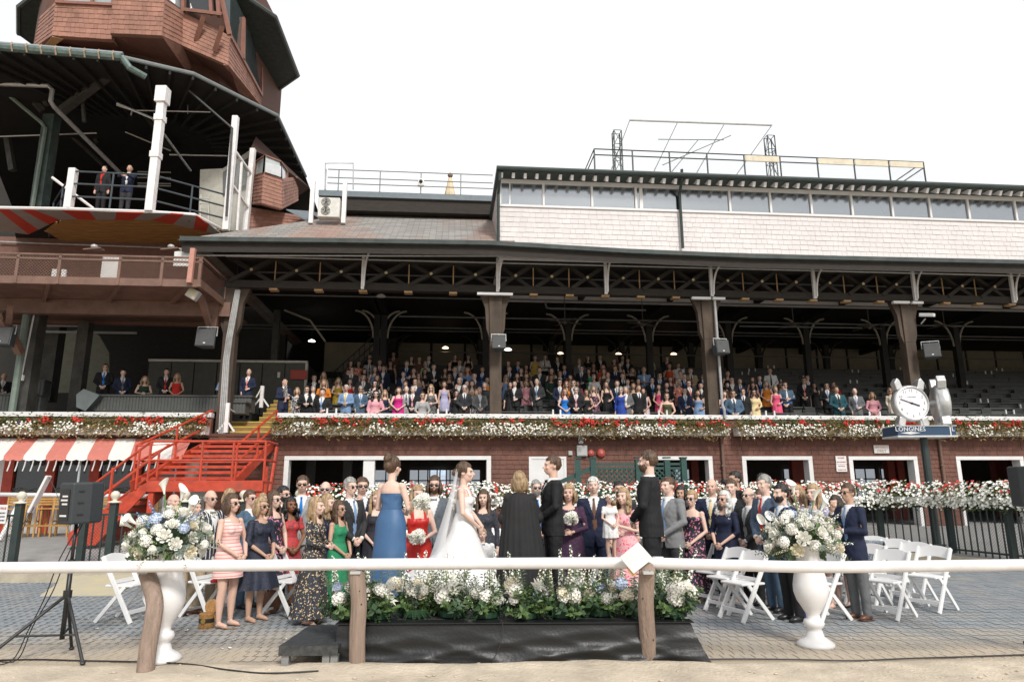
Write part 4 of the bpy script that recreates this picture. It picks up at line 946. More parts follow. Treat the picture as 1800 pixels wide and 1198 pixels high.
speaker_box(1270, 609, -.35, 'square speaker on the column above the green lattice', .46, R(8))
speaker_box(1638, 615, -.35, 'tilted square speaker on the column behind the clock', .5, R(-25))
speaker_box(3, 590, -.75, 'square speaker cut by the left picture edge', .55)
# floodlight, cable bundle, lamps on the first column
s = thing('floodlight', 'grey floodlight under the right corner of the balcony', 'floodlight', M=FM); M_ = FM@Matrix.Translation((fp(340, 517, -1.6)[0], -1.6, fp(340, 517, -1.6)[1]))@Matrix.Rotation(R(30), 4, 'Y')
g = MB(M_); g.box(-.16, .16, -.12, .12, -.15, .15); g.build('housing', METAL, s, bevel=.02); g = MB(M_); g.box(-.13, .13, -.13, -.121, -.12, .12); g.build('lens', mat('lamp_lens', (.5, .45, .3), .3), s)
u0 = cols_u[0]; s = thing('cable_bundle', 'pale conduit bundle running down the column at the head of the stairs', 'conduit', M=FM)
for k in range(4):
    g = MB(FM); g.tube([(u0+.12+k*.04, .12, zt0-.1), (u0+.05+k*.05, .1, zt0-.8), (u0-.02+k*.05, .06, zt0-1.7), (u0-.06+k*.05, .08, zt0-2.4), (u0-.02+k*.06, .1, 3.0)], .028, 6); g.build('pipe', GALV, s)
g = MB(FM); u, z = fp(1560, 580, .1)
u = cols_u[2]; g.tube([(u+.21, .08, zt0), (u+.23, .08, 4.3), (u+.20, -.12, 4.1), (u+.20, -.12, 3.7)], .045, 8); g.build('downpipe', mat('grey_pipe', (.35, .35, .35), .5), label='pale grey pipe down the column above the green lattice', cat='pipe')
s = thing('security_camera', 'white security camera on the column behind the clock', 'camera', M=FM); u, z = fp(1631, 556, -.1)
g = MB(FM); g.beam((u+.1, -.3, z), (u-.15, .1, z+.1), .13, .12); g.build('housing', W_TRIM, s, bevel=.02); g = MB(FM); g.tube([(u-.02, 0, z-.05), (u-.1, .15, z-.2)], .025, 6); g.build('bracket', METAL, s)
# ============================================================ inside the grandstand
F0, DW, DZ = 3.05, .95, .33
def tier(k): return .40+DW*k, F0+DZ*k
uS = fu(497)+.1
st = thing('seating_tiers', 'stepped seating tiers of dark grey box partitions inside the grandstand', 'seating', M=FM)
NT = 13
g = MB(FM); g.box(uS, UR, .23, .45, 2.98, F0)
for k in range(NT):
    w, z = tier(k); g.box(uS, UR, w, w+DW, z-.33, z)
g.build('steps', mat('dark_tier_floor', (.035, .034, .032), .9), st)
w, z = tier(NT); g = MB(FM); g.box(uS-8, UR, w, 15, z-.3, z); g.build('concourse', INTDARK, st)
PLATE = mat('white_cup_holder', (.72, .72, .70), .5)
ri = random.Random(5)
for k in range(1, NT):
    w, z = tier(k); wid = 3.63; u = uS+.1+ri.uniform(0, .3)
    while u < UR-1:
        e = min(u+wid-.05, UR)
        g = MB(FM); g.box(u, e, w-.02, w+.03, z+.0, z+.52); g.box(u, e, w-.10, w+.08, z+.52, z+.56); g.build('partition_board', GREYBOX, st)
        u += wid
    # side partitions
for k in range(0, NT-1):
    w, z = tier(k)
    for u in [uS+.1+1.815*i for i in range(1, 17)]:
        if k and ri.random() < .5: continue
        g = MB(FM); g.box(u, u+.03, w+.1, w+.9, z, z+.5); g.build('side_board', GREYBOX, st)
g = MB(FM); pl_ = []
for k in range(0, NT-1):
    w, z = tier(k+1); z += .56; u = uS+ri.uniform(.5, 3)
    while u < UR-1:
        for d_ in (0, .32): pl_.append((u+d_, w-.06, z))
        u += ri.choice((3.63, 5.4, 7.2))
g.lathe([(.03, 0), (.03, .16)], n=8); pm = mesh_of(g.v, g.f, g.m, [PLATE], 'cup_holder', False)
g = MB(); g.lathe([(.03, 0), (.03, .16)], n=8); pm = mesh_of(g.v, g.f, g.m, [PLATE], 'cup_holder', False)
for p in pl_: inst(pm, 'cup_holder', st, FM@Matrix.Translation(p))
for px in (575, 591, 770, 785, 972, 985, 1158, 1172, 1346, 1361, 1528, 1546): inst(pm, 'cup_holder', st, FM@Matrix.Translation((fu(px, .05, 722), .05, PT)))
# empty chairs and tables silhouettes in the right hand boxes: low dark box stools
g = MB(FM)
for k in range(0, 8):
    w, z = tier(k)
    for i in range(26):
        u = uS+.5+i*1.2+ri.uniform(-.2, .2)
        if u > fu(1290) or ri.random() < .35:
            g.box(u, u+.4, w+.35, w+.75, z+.38, z+.43); g.box(u, u+.4, w+.72, w+.76, z+.42, z+.85); g.box(u+.03, u+.37, w+.4, w+.7, z, z+.38)
g.build('box_chairs', mat('black_box_chair', (.03, .031, .031), .6), st, kind='stuff')
rw = thing('rear_wall', 'beige panelled wall at the back of the grandstand', 'wall', M=FM)
zt_w, z_w = tier(NT)
g = MB(FM); g.box(UR, UR+.2, .3, 15.2, 2.9, 9.6); g.build('light_stop_wall', INTDARK, rw)  # wall added out of view to keep side light off the rear panels
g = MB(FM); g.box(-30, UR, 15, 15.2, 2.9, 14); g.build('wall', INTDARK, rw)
u = fu(700, 15, 580)
while u < UR:
    g = MB(FM); g.box(u+.06, u+1.74, 14.9, 14.98, z_w+.2, z_w+2.3); g.build('lower_panel', BEIGE, rw)
    g = MB(FM); g.box(u+.06, u+1.74, 14.9, 14.98, z_w+2.6, z_w+3.7); g.build('upper_panel', BEIGE, rw)
    u += 1.815
g = MB(FM); g.box(uS-8, UR, 14.8, 14.97, z_w+2.35, z_w+2.55); g.build('ledge', BEIGE, rw)
# interior columns, roof beams, pipes
ic = thing('inner_columns', 'rows of dark inner columns and roof beams holding the grandstand roof', 'roof frame', M=FM)
BRK = mat('pale_iron_bracket', (.34, .32, .27), .6)
zc = zt1+.25
for i, u in enumerate([cols_u[0]+3.8] + [mid[j]+q*1.8 for j in range(7) for q in (0,)]+[mid[-1]+3.6]):
    for w in (7.4, 12.2):
        z0 = F0+DZ*int((w-.4)/DW); g = MB(FM); g.box(u-.13, u+.13, w, w+.26, z0, zc); g.build('inner_column', INTDARK, ic)
        for sg in (-1, 1):
            pts = [(u+sg*.15+sg*.9*(1-math.cos(a*.26))*.9, w+.1, zc-1.3+1.2*math.sin(a*.26)) for a in range(7)]
            g = MB(FM); g.tube(pts, .045, 6); g.build('curved_bracket', BRK if w < 8 else INTDARK, ic)
    g = MB(FM); g.beam((u, .4, zc-.15), (u, 14.9, zc-.15), .2, .3); g.build('cross_beam', DKSTEEL, ic)
for w, z in ((1.5, zc-.35), (4, zc-.45), (5.2, zc-.9), (8, zc-.7), (9.5, zc-.5), (11, zc-1.2)):
    a = fu(700, w) if w in (5.2, 11) else fu(420, w)
    g = MB(FM); g.tube([(a, w, z), (UR, w, z)], .035, 6); g.build('pipe', mat('dull_pipe', (.14, .14, .135), .5, metal=.3), ic)
g = MB(FM); g.tube([fpp(958, 531, 3), fpp(961, 541, 3), fpp(970, 542, 3), fpp(1135, 545, 3)], .04, 6); g.build('bent_pipe', mat('dull_pipe', (.2, .2, .2)), ic)
g = MB(FM); g.tube([fpp(1300, 573, 4), fpp(1515, 576, 4)], .03, 6); g.build('pipe', mat('dull_pipe', (.2, .2, .2)), ic)
g = MB(FM); g.beam(fpp(500, 545, 8), fpp(545, 563, 8), .08, .08); g.beam(fpp(545, 563, 8), fpp(572, 600, 8), .08, .08); g.build('slanting_trim', BRK, ic)
# fans
FANM = mat('dull_fan', (.10, .09, .075), .6)
fans = [(993, 566, 4.5, 'ceiling fan left of the other two above the main crowd'), (1130, 570, 4.5, 'ceiling fan right of the middle of the crowd'), (1395, 572, 5, 'ceiling fan left of the clock column, nearer the crowd'), (1528, 575, 5, 'ceiling fan just left of the clock column'), (1660, 572, 5, 'ceiling fan just right of the clock column'), (300, 543, 3.5, 'ceiling fan under the brown balcony')]
for px, py, w, lb in fans:
    u, z = fp(px, py, w); s = thing('ceiling_fan', lb, 'ceiling fan', M=FM@Matrix.Translation((u, w, z)))
    g = MB(FM); g.tube([(u, w, z+.05), (u, w, zc)], .02, 5); g.ell((u, w, z), (.1, .1, .09), 8, 6); g.build('motor', FANM, s)
    for k in range(4):
        a = k*math.pi/2+.4; g = MB(FM); g.beam((u+.1*math.cos(a), w+.1*math.sin(a), z), (u+.75*math.cos(a), w+.75*math.sin(a), z), .13, .015); g.build('blade', FANM, s)
LITL = mat('lit_bulb_shade', (1, .8, .6), emit=(1, .72, .45, 3.0)); LITW = mat('lit_white_lamp', (1, 1, 1), emit=(1, .95, .85, 3.0))
for px, py, w, m_, lb in ((783, 611, 11, LITL, 'small lit pendant lamp behind the crowd, leftmost of the warm ones'), (985, 621, 11, LITL, 'small lit pendant lamp above the man in the dark back rows'), (1087, 622, 11, LITL, 'small lit pendant lamp left of the pale top in the back rows'), (1184, 622, 11, LITL, 'small lit pendant lamp behind the crowd near the lattice column'),
                         (893, 614, 6, LITW, 'small white lamp beside the speaker column'), (548, 599, 9, LITW, 'small white lamp above the head of the stairs'), (407, 603, .6, LITW, 'small white lamp on the conduit column'), (670, 520, .6, METAL, 'unlit grey lamp under the truss near the stairs')):
    u, z = fp(px, py, w); s = thing('pendant_lamp', lb, 'lamp', M=FM@Matrix.Translation((u, w, z)))
    g = MB(FM@Matrix.Translation((u, w, z))); g.lathe([(.16, -.02), (.12, .03), (.03, .07)], n=12); g.build('shade', m_, s)
    g = MB(FM); g.tube([(u, w, z+.06), (u, w, min(zc, z+3))], .01, 5); g.build('cord', BLACKP, s)
# back stair seen against the wall
s = thing('rear_stair', 'dark stair with a railing climbing at the back of the stand', 'staircase', M=FM)
a, b_ = fpp(583, 690, 10), fpp(668, 612, 10)
g = MB(FM); g.beam(a, b_, .1, .3); g.build('stringer', BLACKP, s)
for dz in (.5, .9): g = MB(FM); g.beam((a[0], a[1], a[2]+dz), (b_[0], b_[1], b_[2]+dz), .05, .05); g.build('rail', BLACKP, s)
for i in range(10): p = Vector(a).lerp(Vector(b_), i/9); g = MB(FM); g.tube([p, p+Vector((0, 0, .9))], .02, 5); g.build('baluster', BLACKP, s)
g = MB(FM); g.box(fpp(572, 600, 13)[0], fpp(668, 600, 13)[0], 12.9, 13, fpp(600, 690, 13)[2], fpp(600, 602, 13)[2]); g.build('stair_wall', BEIGE, s)
# --- left section: aisle steps, counters, booth, people boxes
ai = thing('aisle_steps', 'yellow edged wooden steps climbing inside beyond the red stairs', 'steps', M=FM)
a0, a1 = fu(384)+.05, uS
YEDGE = mat('yellow_edge_paint', (.55, .42, .06), .6)
for i in range(9):
    w, z = .0+.42*i, 3.22+.19*i
    g = MB(FM); g.box(a0+(i > 3)*.9, a1, w, w+1.2 if i == 8 else w+.60, z-.19-.8, z); g.build('step', YELWOOD, ai)
    g = MB(FM); g.box(a0+(i > 3)*.9, a1, w-.012, w+.05, z-.03, z+.006); g.build('yellow_nosing', YEDGE, ai)
GREYC = mat('grey_beadboard', (.085, .09, .085), .7, var=.1)
def counter(x0, x1, y0, y1, w, label, d_=.5):
    u0, z1 = fp(x0, y0, w); u1, z0 = fp(x1, y1, w); s = thing('box_counter', label, 'counter', M=FM@Matrix.Translation((u0, w, z0)))
    g = MB(FM); g.box(u0, u1, w+.01, w+d_, z0, z1-.03); g.build('body', GREYC, s)
    g = MB(FM); g.box(u0-.04, u1+.04, w-.05, w+d_+.05, z1-.03, z1+.02); g.build('top', GREYBOX, s)
    u = u0
    while u < u1-.04:
        g = MB(FM); g.box(u+.008, min(u1, u+.09)-.008, w-.008, w+.012, z0+.02, z1-.04); g.build('bead_board', GREYC, s); u += .098
counter(150, 440, 694, 724, 1.2, 'long grey beadboard counter behind the left parapet')
counter(410, 430, 706, 727, .6, 'low grey counter end beside the aisle steps')
counter(-40, 68, 692, 727, 1.4, 'grey beadboard counter at the far left of the parapet', .4)
counter(36, 75, 668, 694, 3.2, 'short grey counter behind the far left column', .4)
s = thing('dark_booth', 'grey panelled booth with a white rim inside the stand above the stairs', 'booth', M=FM)
BTH = mat('booth_grey_panel', (.085, .085, .072), .7)
u0, z1 = fp(262, 634, 6); u1, z0 = fp(541, 634, 6); z1 = (z1+z0)/2; z0 = F0+1.3
n_ = 7
for i in range(n_):
    g = MB(FM); a, b_ = u0+(u1-u0)*i/n_, u0+(u1-u0)*(i+1)/n_; g.box(a+.02, b_-.02, 6, 6.06, z0, z1-.06); g.build('panel', BTH, s)
g = MB(FM); g.box(u0, u1, 6.061, 9, z0, z1-.1); g.build('body', INTDARK, s)
g = MB(FM); g.box(u0, u1, 5.93, 6.1, z1-.06, z1+.03); g.box(u1-.07, u1+.02, 5.93, 6.1, z0, z1-.061); g.build('rim', mat('dull_white_rim', (.55, .54, .50), .6), s)
g = MB(FM); u, z = fp(525, 659, 5.9); g.box(u-.32, u+.32, 5.88, 5.94, z-.17, z+.2); g.build('red_sign', mat('red_sign_face', (.40, .05, .03), .5), s)
g = MB(FM); u, z = fp(490, 659, 5.9); g.box(u-.05, u+.05, 5.88, 5.92, z-.1, z+.12); g.build('switch', W_TRIM, s)
# lower-left steel columns and beige rear panel
lf = thing('left_frame', 'dark green columns and silver pipes under the brown balcony', 'columns', M=FM)
for x0, y0, x1, y1, w, ww in ((48, 540, 30, 727, .6, .46), (140, 560, 128, 712, 2.6, .36), (88, 600, 76, 690, 5, .5), (481, 620, 476, 700, 7, .25)):
    a = fpp(x1, y1, w); g = MB(FM); g.box(a[0]-ww/2, a[0]+ww/2, w, w+ww, a[2]-.3, zb_b-.0 if w < 3 else 9); g.build('column', mat('weathered_dark_column', (.06, .058, .05), .7, var=.4, scale=2, dirt=.3), lf)
a = fpp(21, 725, .3); g = MB(FM); g.tube([a, (a[0], .3, zb_b-.1)], .1, 8); g.build('drain_pipe', mat('verdigris_pipe', (.2, .24, .22), .5), lf)
a = fpp(38, 660, .45); g = MB(FM); g.tube([a, (a[0]+.1, .45, zb_b-.3)], .025, 6); g.build('white_cable', W_POST, lf)
g = MB(FM); g.box(a[0]-.06, a[0]+.06, .4, .5, a[2]-.15, a[2]+.02); g.build('socket_box', W_POST, lf)
for p in (((0, 550), (130, 551), 2), ((72, 552), (160, 553), 3), ((75, 572), (150, 572), 4), ((60, 583), (240, 585), 5)):
    g = MB(FM); g.tube([fpp(*p[0], p[2]), fpp(*p[1], p[2])], .05, 6); g.build('pipe', mat('grey_pipe', (.35, .35, .35), .5), lf)
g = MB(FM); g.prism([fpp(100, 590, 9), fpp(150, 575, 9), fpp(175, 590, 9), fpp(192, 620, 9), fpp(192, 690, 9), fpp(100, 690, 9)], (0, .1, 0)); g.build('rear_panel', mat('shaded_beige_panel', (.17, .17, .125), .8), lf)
g = MB(FM); g.prism([fpp(134, 715, .9), fpp(134, 693, .9), fpp(147, 683, .9), fpp(175, 694, .9), fpp(150, 722, .9)], (0, .3, 0)); g.build('octagonal_screen', mat('blue_grey_board', (.11, .13, .13), .6), label='blue grey angled board at the left end of the long counter', cat='board')
lfl = MB(FM); lfl.box(-30, a0, .23, 4, 2.9, 3.2); lfl.box(-30, a0, 4, 15, 2.9, 4.4); lfl.build('left_floor', INTDARK, kind='structure')
# rope stanchions by the aisle
for px, py, ptop, w, lb in ((397, 760, 708, .1, 'white wooden rope stanchion at the top of the red stairs'), (459, 716, 678, 2.2, 'white wooden rope stanchion farther up the wooden steps')):
    a = Vector(fpp(px, py, w)); b_ = Vector(fpp(px+1, ptop, w)); b_.x = a.x; s = thing('rope_stanchion', lb, 'stanchion', M=FM@Matrix.Translation(a))
    g = MB(FM); g.box(a.x-.055, a.x+.055, w-.05, w+.05, a.z, b_.z); g.build('post', W_POST, s)
    for sx, sy in ((1, 0), (-1, 0)): g = MB(FM); g.beam((a.x+sx*.25, w+sy*.3, a.z+.03), (a.x+sx*.05, w, a.z+.3), .05, .05); g.build('foot', W_POST, s)
p0, p1 = Vector(fpp(398, 712, .1)), Vector(fpp(460, 680, 2.2)); pts = []
for i in range(13):
    t = i/12; q = p0.lerp(p1, t); q.z -= .55*4*t*(1-t)*.9; pts.append(q)
g = MB(FM); g.tube(pts, .022, 6); g.build('rope', mat('white_rope', (.6, .58, .52), .8), label='slack white rope between the two wooden stanchions', cat='rope')
# ============================================================ striped awning and restaurant front
aw = thing('awning', 'red and white striped awning with scalloped edge over the restaurant windows', 'awning', M=FM)
AWR = mat('faded_red_canvas', (.58, .19, .15), .8, var=.08, scale=6, bump=.2, bscale=80); AWW = mat('white_canvas', (.74, .72, .68), .8, var=.04, scale=6, bump=.2, bscale=80, dirt=.1)
ua, zA = fp(0, 770, -.07); zA = fz(770, -.07, 150); zB = fz(800, -1.45, 150)
ut = [fp(x, 770, -.07)[0] for x in (-70, -32, 0+1, 32, 67, 101, 136, 170, 205, 239, 273, 306, 338)]
ub_ = [fp(x, 800, -1.45)[0] for x in (-105, -68, -32, 7, 42, 81, 117, 154, 191, 229, 263, 301, 322)]
for i in range(len(ut)-1):
    m_ = AWW if i % 2 == 0 else AWR
    g = MB(FM); g.add([(ut[i], -.07, zA), (ut[i+1], -.07, zA), (ub_[i+1], -1.45, zB), (ub_[i], -1.45, zB)], [(3, 2, 1, 0)])
    n_ = 8; row0 = [(ub_[i]+(ub_[i+1]-ub_[i])*q/n_, -1.45, zB) for q in range(n_+1)]
    row1 = [(x, -1.46, zB-.11-.035*abs(math.sin(math.pi*q/4))) for q, (x, _, _) in enumerate(row0)]
    g.add(row0+row1, [(q, q+1, n_+2+q, n_+1+q)[::-1] for q in range(n_)]); g.build('stripe', m_, aw)
for i in range(20):
    x = 20+i*13.5; u = fp(x, 800, -1.44)[0]; g = MB(FM); g.tube([(u, -1.44, zB-.1), (u-.03, -1.42, zB-.26), (u-.06, -1.43, zB-.42)], .016, 5); g.build('tie_strap', W_TRIM, aw)
for x in (134, 305): u = fp(x, 870, -1.3)[0]; g = MB(FM); g.tube([(u, -1.3, .4), (u, -1.3, zB-.05)], .03, 6); g.build('awning_pole', mat('pale_pole', (.4, .43, .45), .5), aw)
rf = thing('restaurant_front', 'restaurant front with red window posts under the striped awning', 'shopfront', M=FM)
for x in (15, 88, 166, 240, 318): u = fp(x, 850, .6)[0]; g = MB(FM); g.box(u-.14, u+.14, .5, .7, .4, 3.0); g.build('window_post', RED, rf)
xs_ = [15, 88, 166, 240, 318]
for a, b_ in zip(xs_, xs_[1:]):
    u0, u1 = fp(a, 850, .6)[0]+.14, fp(b_, 850, .6)[0]-.14; g = MB(FM); g.box(u0, u1, .6, .62, fz(866, .6, 150), 3.0); g.build('pane', GLASSD, rf)
    g = MB(FM); g.box(u0, u1, .5, .7, fz(872, .6, 150), fz(866, .6, 150)); g.build('sill', RED, rf)
    for q in range(3): g = MB(FM); g.tube([(u0+(u1-u0)*t/6, .56, fz(858+3*q, .56, 150)+.03*math.sin(t*1.7+q)) for t in range(7)], .012, 5); g.build('string_light', mat('grey_cable', (.2, .22, .2), .5), rf)
g = MB(FM); g.box(UL, fu(345, .6), .55, .75, .3, fz(872, .6, 150)); g.build('white_dado', mat('white_dado', (.6, .58, .55), .6, dirt=.3), rf)
g = MB(FM); g.box(UL, fp(15, 850, .6)[0]-.14, .55, .75, fz(872, .6, 150), 3); g.build('white_pier', W_POST, rf)
g = MB(FM); g.box(fu(340), fu(384), .3, .5, .3, ZW1); g.build('end_pier', mat('grey_post_paint', (.3, .29, .27), .7), rf)
# ============================================================ red stairs
rsx = thing('red_stairs', 'bright red steel stairs climbing from the apron to the grandstand', 'stairs', M=FM)
SU0, SU1 = fu(384)+.06, fu(494)-.02
LW = -3.1; zL = 1.82; nst = 8
for i in range(nst):
    z = 3.08-(3.08-zL)*i/nst; w = -.05-(-LW)*i/nst
    g = MB(FM); g.box(SU0-i*.09, SU1-i*.02, w-.30, w, z-.025, z); g.build('tread', RED, rsx)
    g = MB(FM); g.box(SU0-i*.09+.01, SU1-i*.02-.01, w-.29, w-.01, z-.045, z-.026); g.build('tread_underside', mat('brown_tread_underside', (.20, .09, .05), .7), rsx)
    g = MB(FM); g.box(SU0-i*.09, SU1-i*.02, w-.312, w-.301, z-.075, z+.002); g.build('tread_nosing', RED, rsx)
for (ua_, ub2, nm) in ((SU0-.08, SU0-.8, 0), (SU1+.0, SU1-.16, 1)):
    g = MB(FM); g.beam((ua_, -.05, 2.98), (ub2, LW-.1, zL-.06), .07, .26); g.build('stringer', RED, rsx)
LF = -4.25; lu0, lz0 = fp(258, 846, LF); lu1 = fp(462, 850, LF)[0]; lzb = fz(863, LF, 400)
g = MB(FM); g.box(lu0, lu1, LF, LF+.06, lzb, lz0+.02); g.build('landing_fascia', RED, rsx)
g = MB(FM); g.box(lu0, lu1, LF+.061, LW, lz0-.06, lz0); g.build('landing', RED, rsx)
eu, ez = fp(118, 945, LF); ez = .42
for w, nm in ((LF+.03, 'stringer'), (LW+.1, 'stringer')):
    g = MB(FM); g.prism([(lu0, w, lz0), (lu0, w, lzb), (eu+.62, w, ez), (eu, w, ez), (eu, w, ez+.28)], (0, .05, 0)); g.build(nm, RED, rsx)
n2 = 8; TUN = mat('brown_tread_underside', (.20, .09, .05), .7)
for i in range(n2):
    t = (i+.5)/n2; u = eu+.2+(lu0-eu-.2)*t; z = ez+.15+(lz0-ez-.15)*t; g = MB(FM); g.box(u-.16, u+.16, LF+.09, LW+.09, z-.04, z); g.build('tread', TUN, rsx)
for u, w in ((lu0+.1, LF+.1), (lu1-.1, LF+.1), (lu1-.1, LW), (lu0+.1, LW)):
    g = MB(FM); g.box(u-.06, u+.06, w-.05, w+.07, .35, lzb); g.build('leg', RED, rsx)
def rl(pts, nm='handrail', r=.032): g = MB(FM); g.tube(pts, r, 6); g.build(nm, RED, rsx)
hr = (.95, .5)
for h in hr:
    rl([(SU0-.1, .1, 3.08+h), (SU0-.82, LW, zL+h)]); rl([(SU1+.02, .1, 3.08+h), (SU1-.14, LW, zL+h)])
    rl([(lu1, LF+.03, lz0+h), (lu0, LF+.03, lz0+h), (eu+.1, LF+.03, ez+h+.15)]); rl([(SU0-.82, LW, zL+h), (lu0, LW, lz0+h), (eu+.1, LW, ez+h+.15)])
    rl([(lu1, LF+.03, lz0+h), (lu1, LW, lz0+h)])
for t in (0, .5, 1):
    p = Vector((SU0-.1, .1, 3.08)).lerp(Vector((SU0-.82, LW, zL)), t); rl([p, p+Vector((0, 0, .95))], 'rail_post')
    p = Vector((SU1+.02, .1, 3.08)).lerp(Vector((SU1-.14, LW, zL)), t); rl([p, p+Vector((0, 0, .95))], 'rail_post')
for u in (lu0, lu0+1.2, lu1-.75, lu1): rl([(u, LF+.03, lz0), (u, LF+.03, lz0+.95)], 'rail_post')
for t in (.15, .5, .8):
    for w in (LF+.03, LW): p = Vector((lu0, w, lz0)).lerp(Vector((eu, w, ez+.2)), t); rl([p, p+Vector((0, 0, .95))], 'rail_post')
g = MB(FM); g.tube([(SU1+.15, -1.2, .4), (SU1+.15, -.2, 2.9)], .05, 6); g.build('brace', RED, rsx)
g = MB(FM); g.tube([(SU1+.15, -1.2, .4), (SU1+.15, -1.2, 2.3)], .05, 6); g.build('leg', RED, rsx)
# ============================================================ green lattice enclosure
GRN = mat('dark_green_lattice_paint', (.018, .065, .055), .5, var=.15)
la = thing('lattice_screen', 'dark green lattice screen with posts and a ramp rail behind the groomsman', 'lattice fence', M=FM)
LA = -1.5; x0, zt_ = fp(1042, 815, LA); x1 = fp(1201, 810, LA)[0]; zb_ = .5
for px in (1015, 1042, 1121, 1172, 1201):
    u = fp(px, 815, LA)[0]; g = MB(FM); g.box(u-.08, u+.08, LA-.08, LA+.08, .4, zt_+.12+(.05 if px in (1042, 1201) else 0)); g.box(u-.1, u+.1, LA-.1, LA+.1, zt_+.16, zt_+.2); g.build('post', GRN, la)
for z in (zt_, zt_-.12, 1.5): g = MB(FM); g.box(x0, x1, LA-.03, LA+.03, z-.04, z+.03); g.build('rail', GRN, la)
cnt = 0; q = .15; hh = zt_-.16-1.5; L_ = x1-x0
for sg in (0, 1):
    for i in range(-int(hh/q)-1, int(L_/q)+1):
        a, b_ = x0+i*q, x0+i*q+hh; z0_, z1_ = (1.5, 1.5+hh) if sg else (1.5+hh, 1.5)
        if a < x0: z0_ += (z1_-z0_)*(x0-a)/hh; a = x0
        if b_ > x1: z1_ -= (z1_-z0_)*(b_-x1)/max(.01, b_-a); b_ = x1
        if b_ > a+.03: g = MB(FM); g.beam((a, LA-.012+sg*.024, z0_), (b_, LA-.012+sg*.024, z1_), .015, .04, up=(0, 0, 1)); g.build('lath', GRN, la)
for dz in (0, -.35, -.7): g = MB(FM); u2, z2 = fp(978, 850, LA); g.beam((x0, LA, zt_-.1+dz), (u2, LA, z2+dz), .05, .12); g.build('ramp_rail', GRN, la)
# ============================================================ fence round the paved arena
FP = [(-60, 13.9), (22, 13.9)], [(140, 14.2), (190, 14.2), (316, 14.5), (420, 14.9), (519, 15.7), (622, 16.3), (720, 16.8), (820, 17.3), (920, 17.55), (1020, 17.7), (1120, 17.8), (1220, 17.8), (1330, 17.8), (1440, 17.9), (1552, 17.8), (1675, 16.5), (1780, 15.0), (1900, 13.9)]
def gxy(px, Y):
    p = atz(px, 960, 0) ; d = ray(px, 960 if px > 1000 else 985); x = d.x/d.y*Y; return x
pk = MB(); pk.box(-.012, .012, -.012, .012, 0, 1.05); pkm = mesh_of(pk.v, pk.f, pk.m, [DKGREEN], 'picket', False)
KNOB = mat('cream_knob', (.62, .57, .47), .5)
def fence(P, label, boxes_from=None, balls=True):
    pts = [Vector((gxy(px, Y), Y, 0)) for px, Y in P]
    s = thing('arena_fence', label, 'fence', (pts[0].x, pts[0].y, .13))
    for (px, Y), p in zip(P, pts):
        zg = .14; p.z = zg
        hb = 1.22 if px > 540 else 1.28
        g = MB(Matrix.Translation(p)); g.box(-.065, .065, -.065, .065, -.05, hb); g.build('post', DKGREEN, s, bevel=.008)
        if px < 560:
            g = MB(Matrix.Translation(p+Vector((0, 0, hb)))); g.lathe([(.13, 0), (.13, .025), (.05, .04), (.035, .06), (.075, .10), (.092, .15), (.075, .2), (.03, .235)], n=14); g.build('knob', KNOB, s, smooth=True)
    for (pa, a), (pb_, b_) in zip(zip(P, pts), zip(P[1:], pts[1:])):
        d = b_-a; L = d.length; n_ = max(2, int(L/.17)); dn = d.normalized()
        for h in (.10, 1.05):
            g = MB(); g.beam(a+Vector((0, 0, h)), b_+Vector((0, 0, h)), .03, .04); g.build('rail', DKGREEN, s)
        rz = math.atan2(dn.y, dn.x)
        for i in range(1, n_):
            inst(pkm, 'picket', s, Matrix.Translation(a+d*(i/n_))@Matrix.Rotation(rz, 4, 'Z'))
        # chain link
        M_ = Matrix.Translation(a)@Matrix.Rotation(rz, 4, 'Z'); g = MB(M_); q = .065; hh = .92
        for i in range(-int(hh/q), int(L/q)):
            for sg in (0, 1):
                x0_, x1_ = i*q, i*q+hh; z0_, z1_ = (.11, .11+hh) if sg else (.11+hh, .11)
                if x0_ < 0: z0_ += (z1_-z0_)*(-x0_)/hh; x0_ = 0
                if x1_ > L: z1_ -= (z1_-z0_)*(x1_-L)/max(.01, x1_-x0_); x1_ = L
                if x1_ > x0_+.02: g.tube([(x0_, .03, z0_), (x1_, .03, z1_)], .0028, 3, caps=False)
        g.build('chain_link', mat('black_wire', (.03, .035, .035), .5), s, kind='stuff')
    return pts
fence(FP[0], 'short dark green fence section at the far left picture edge')
fpts = fence(FP[1], 'long curved dark green picket fence with chain link round the paved arena')
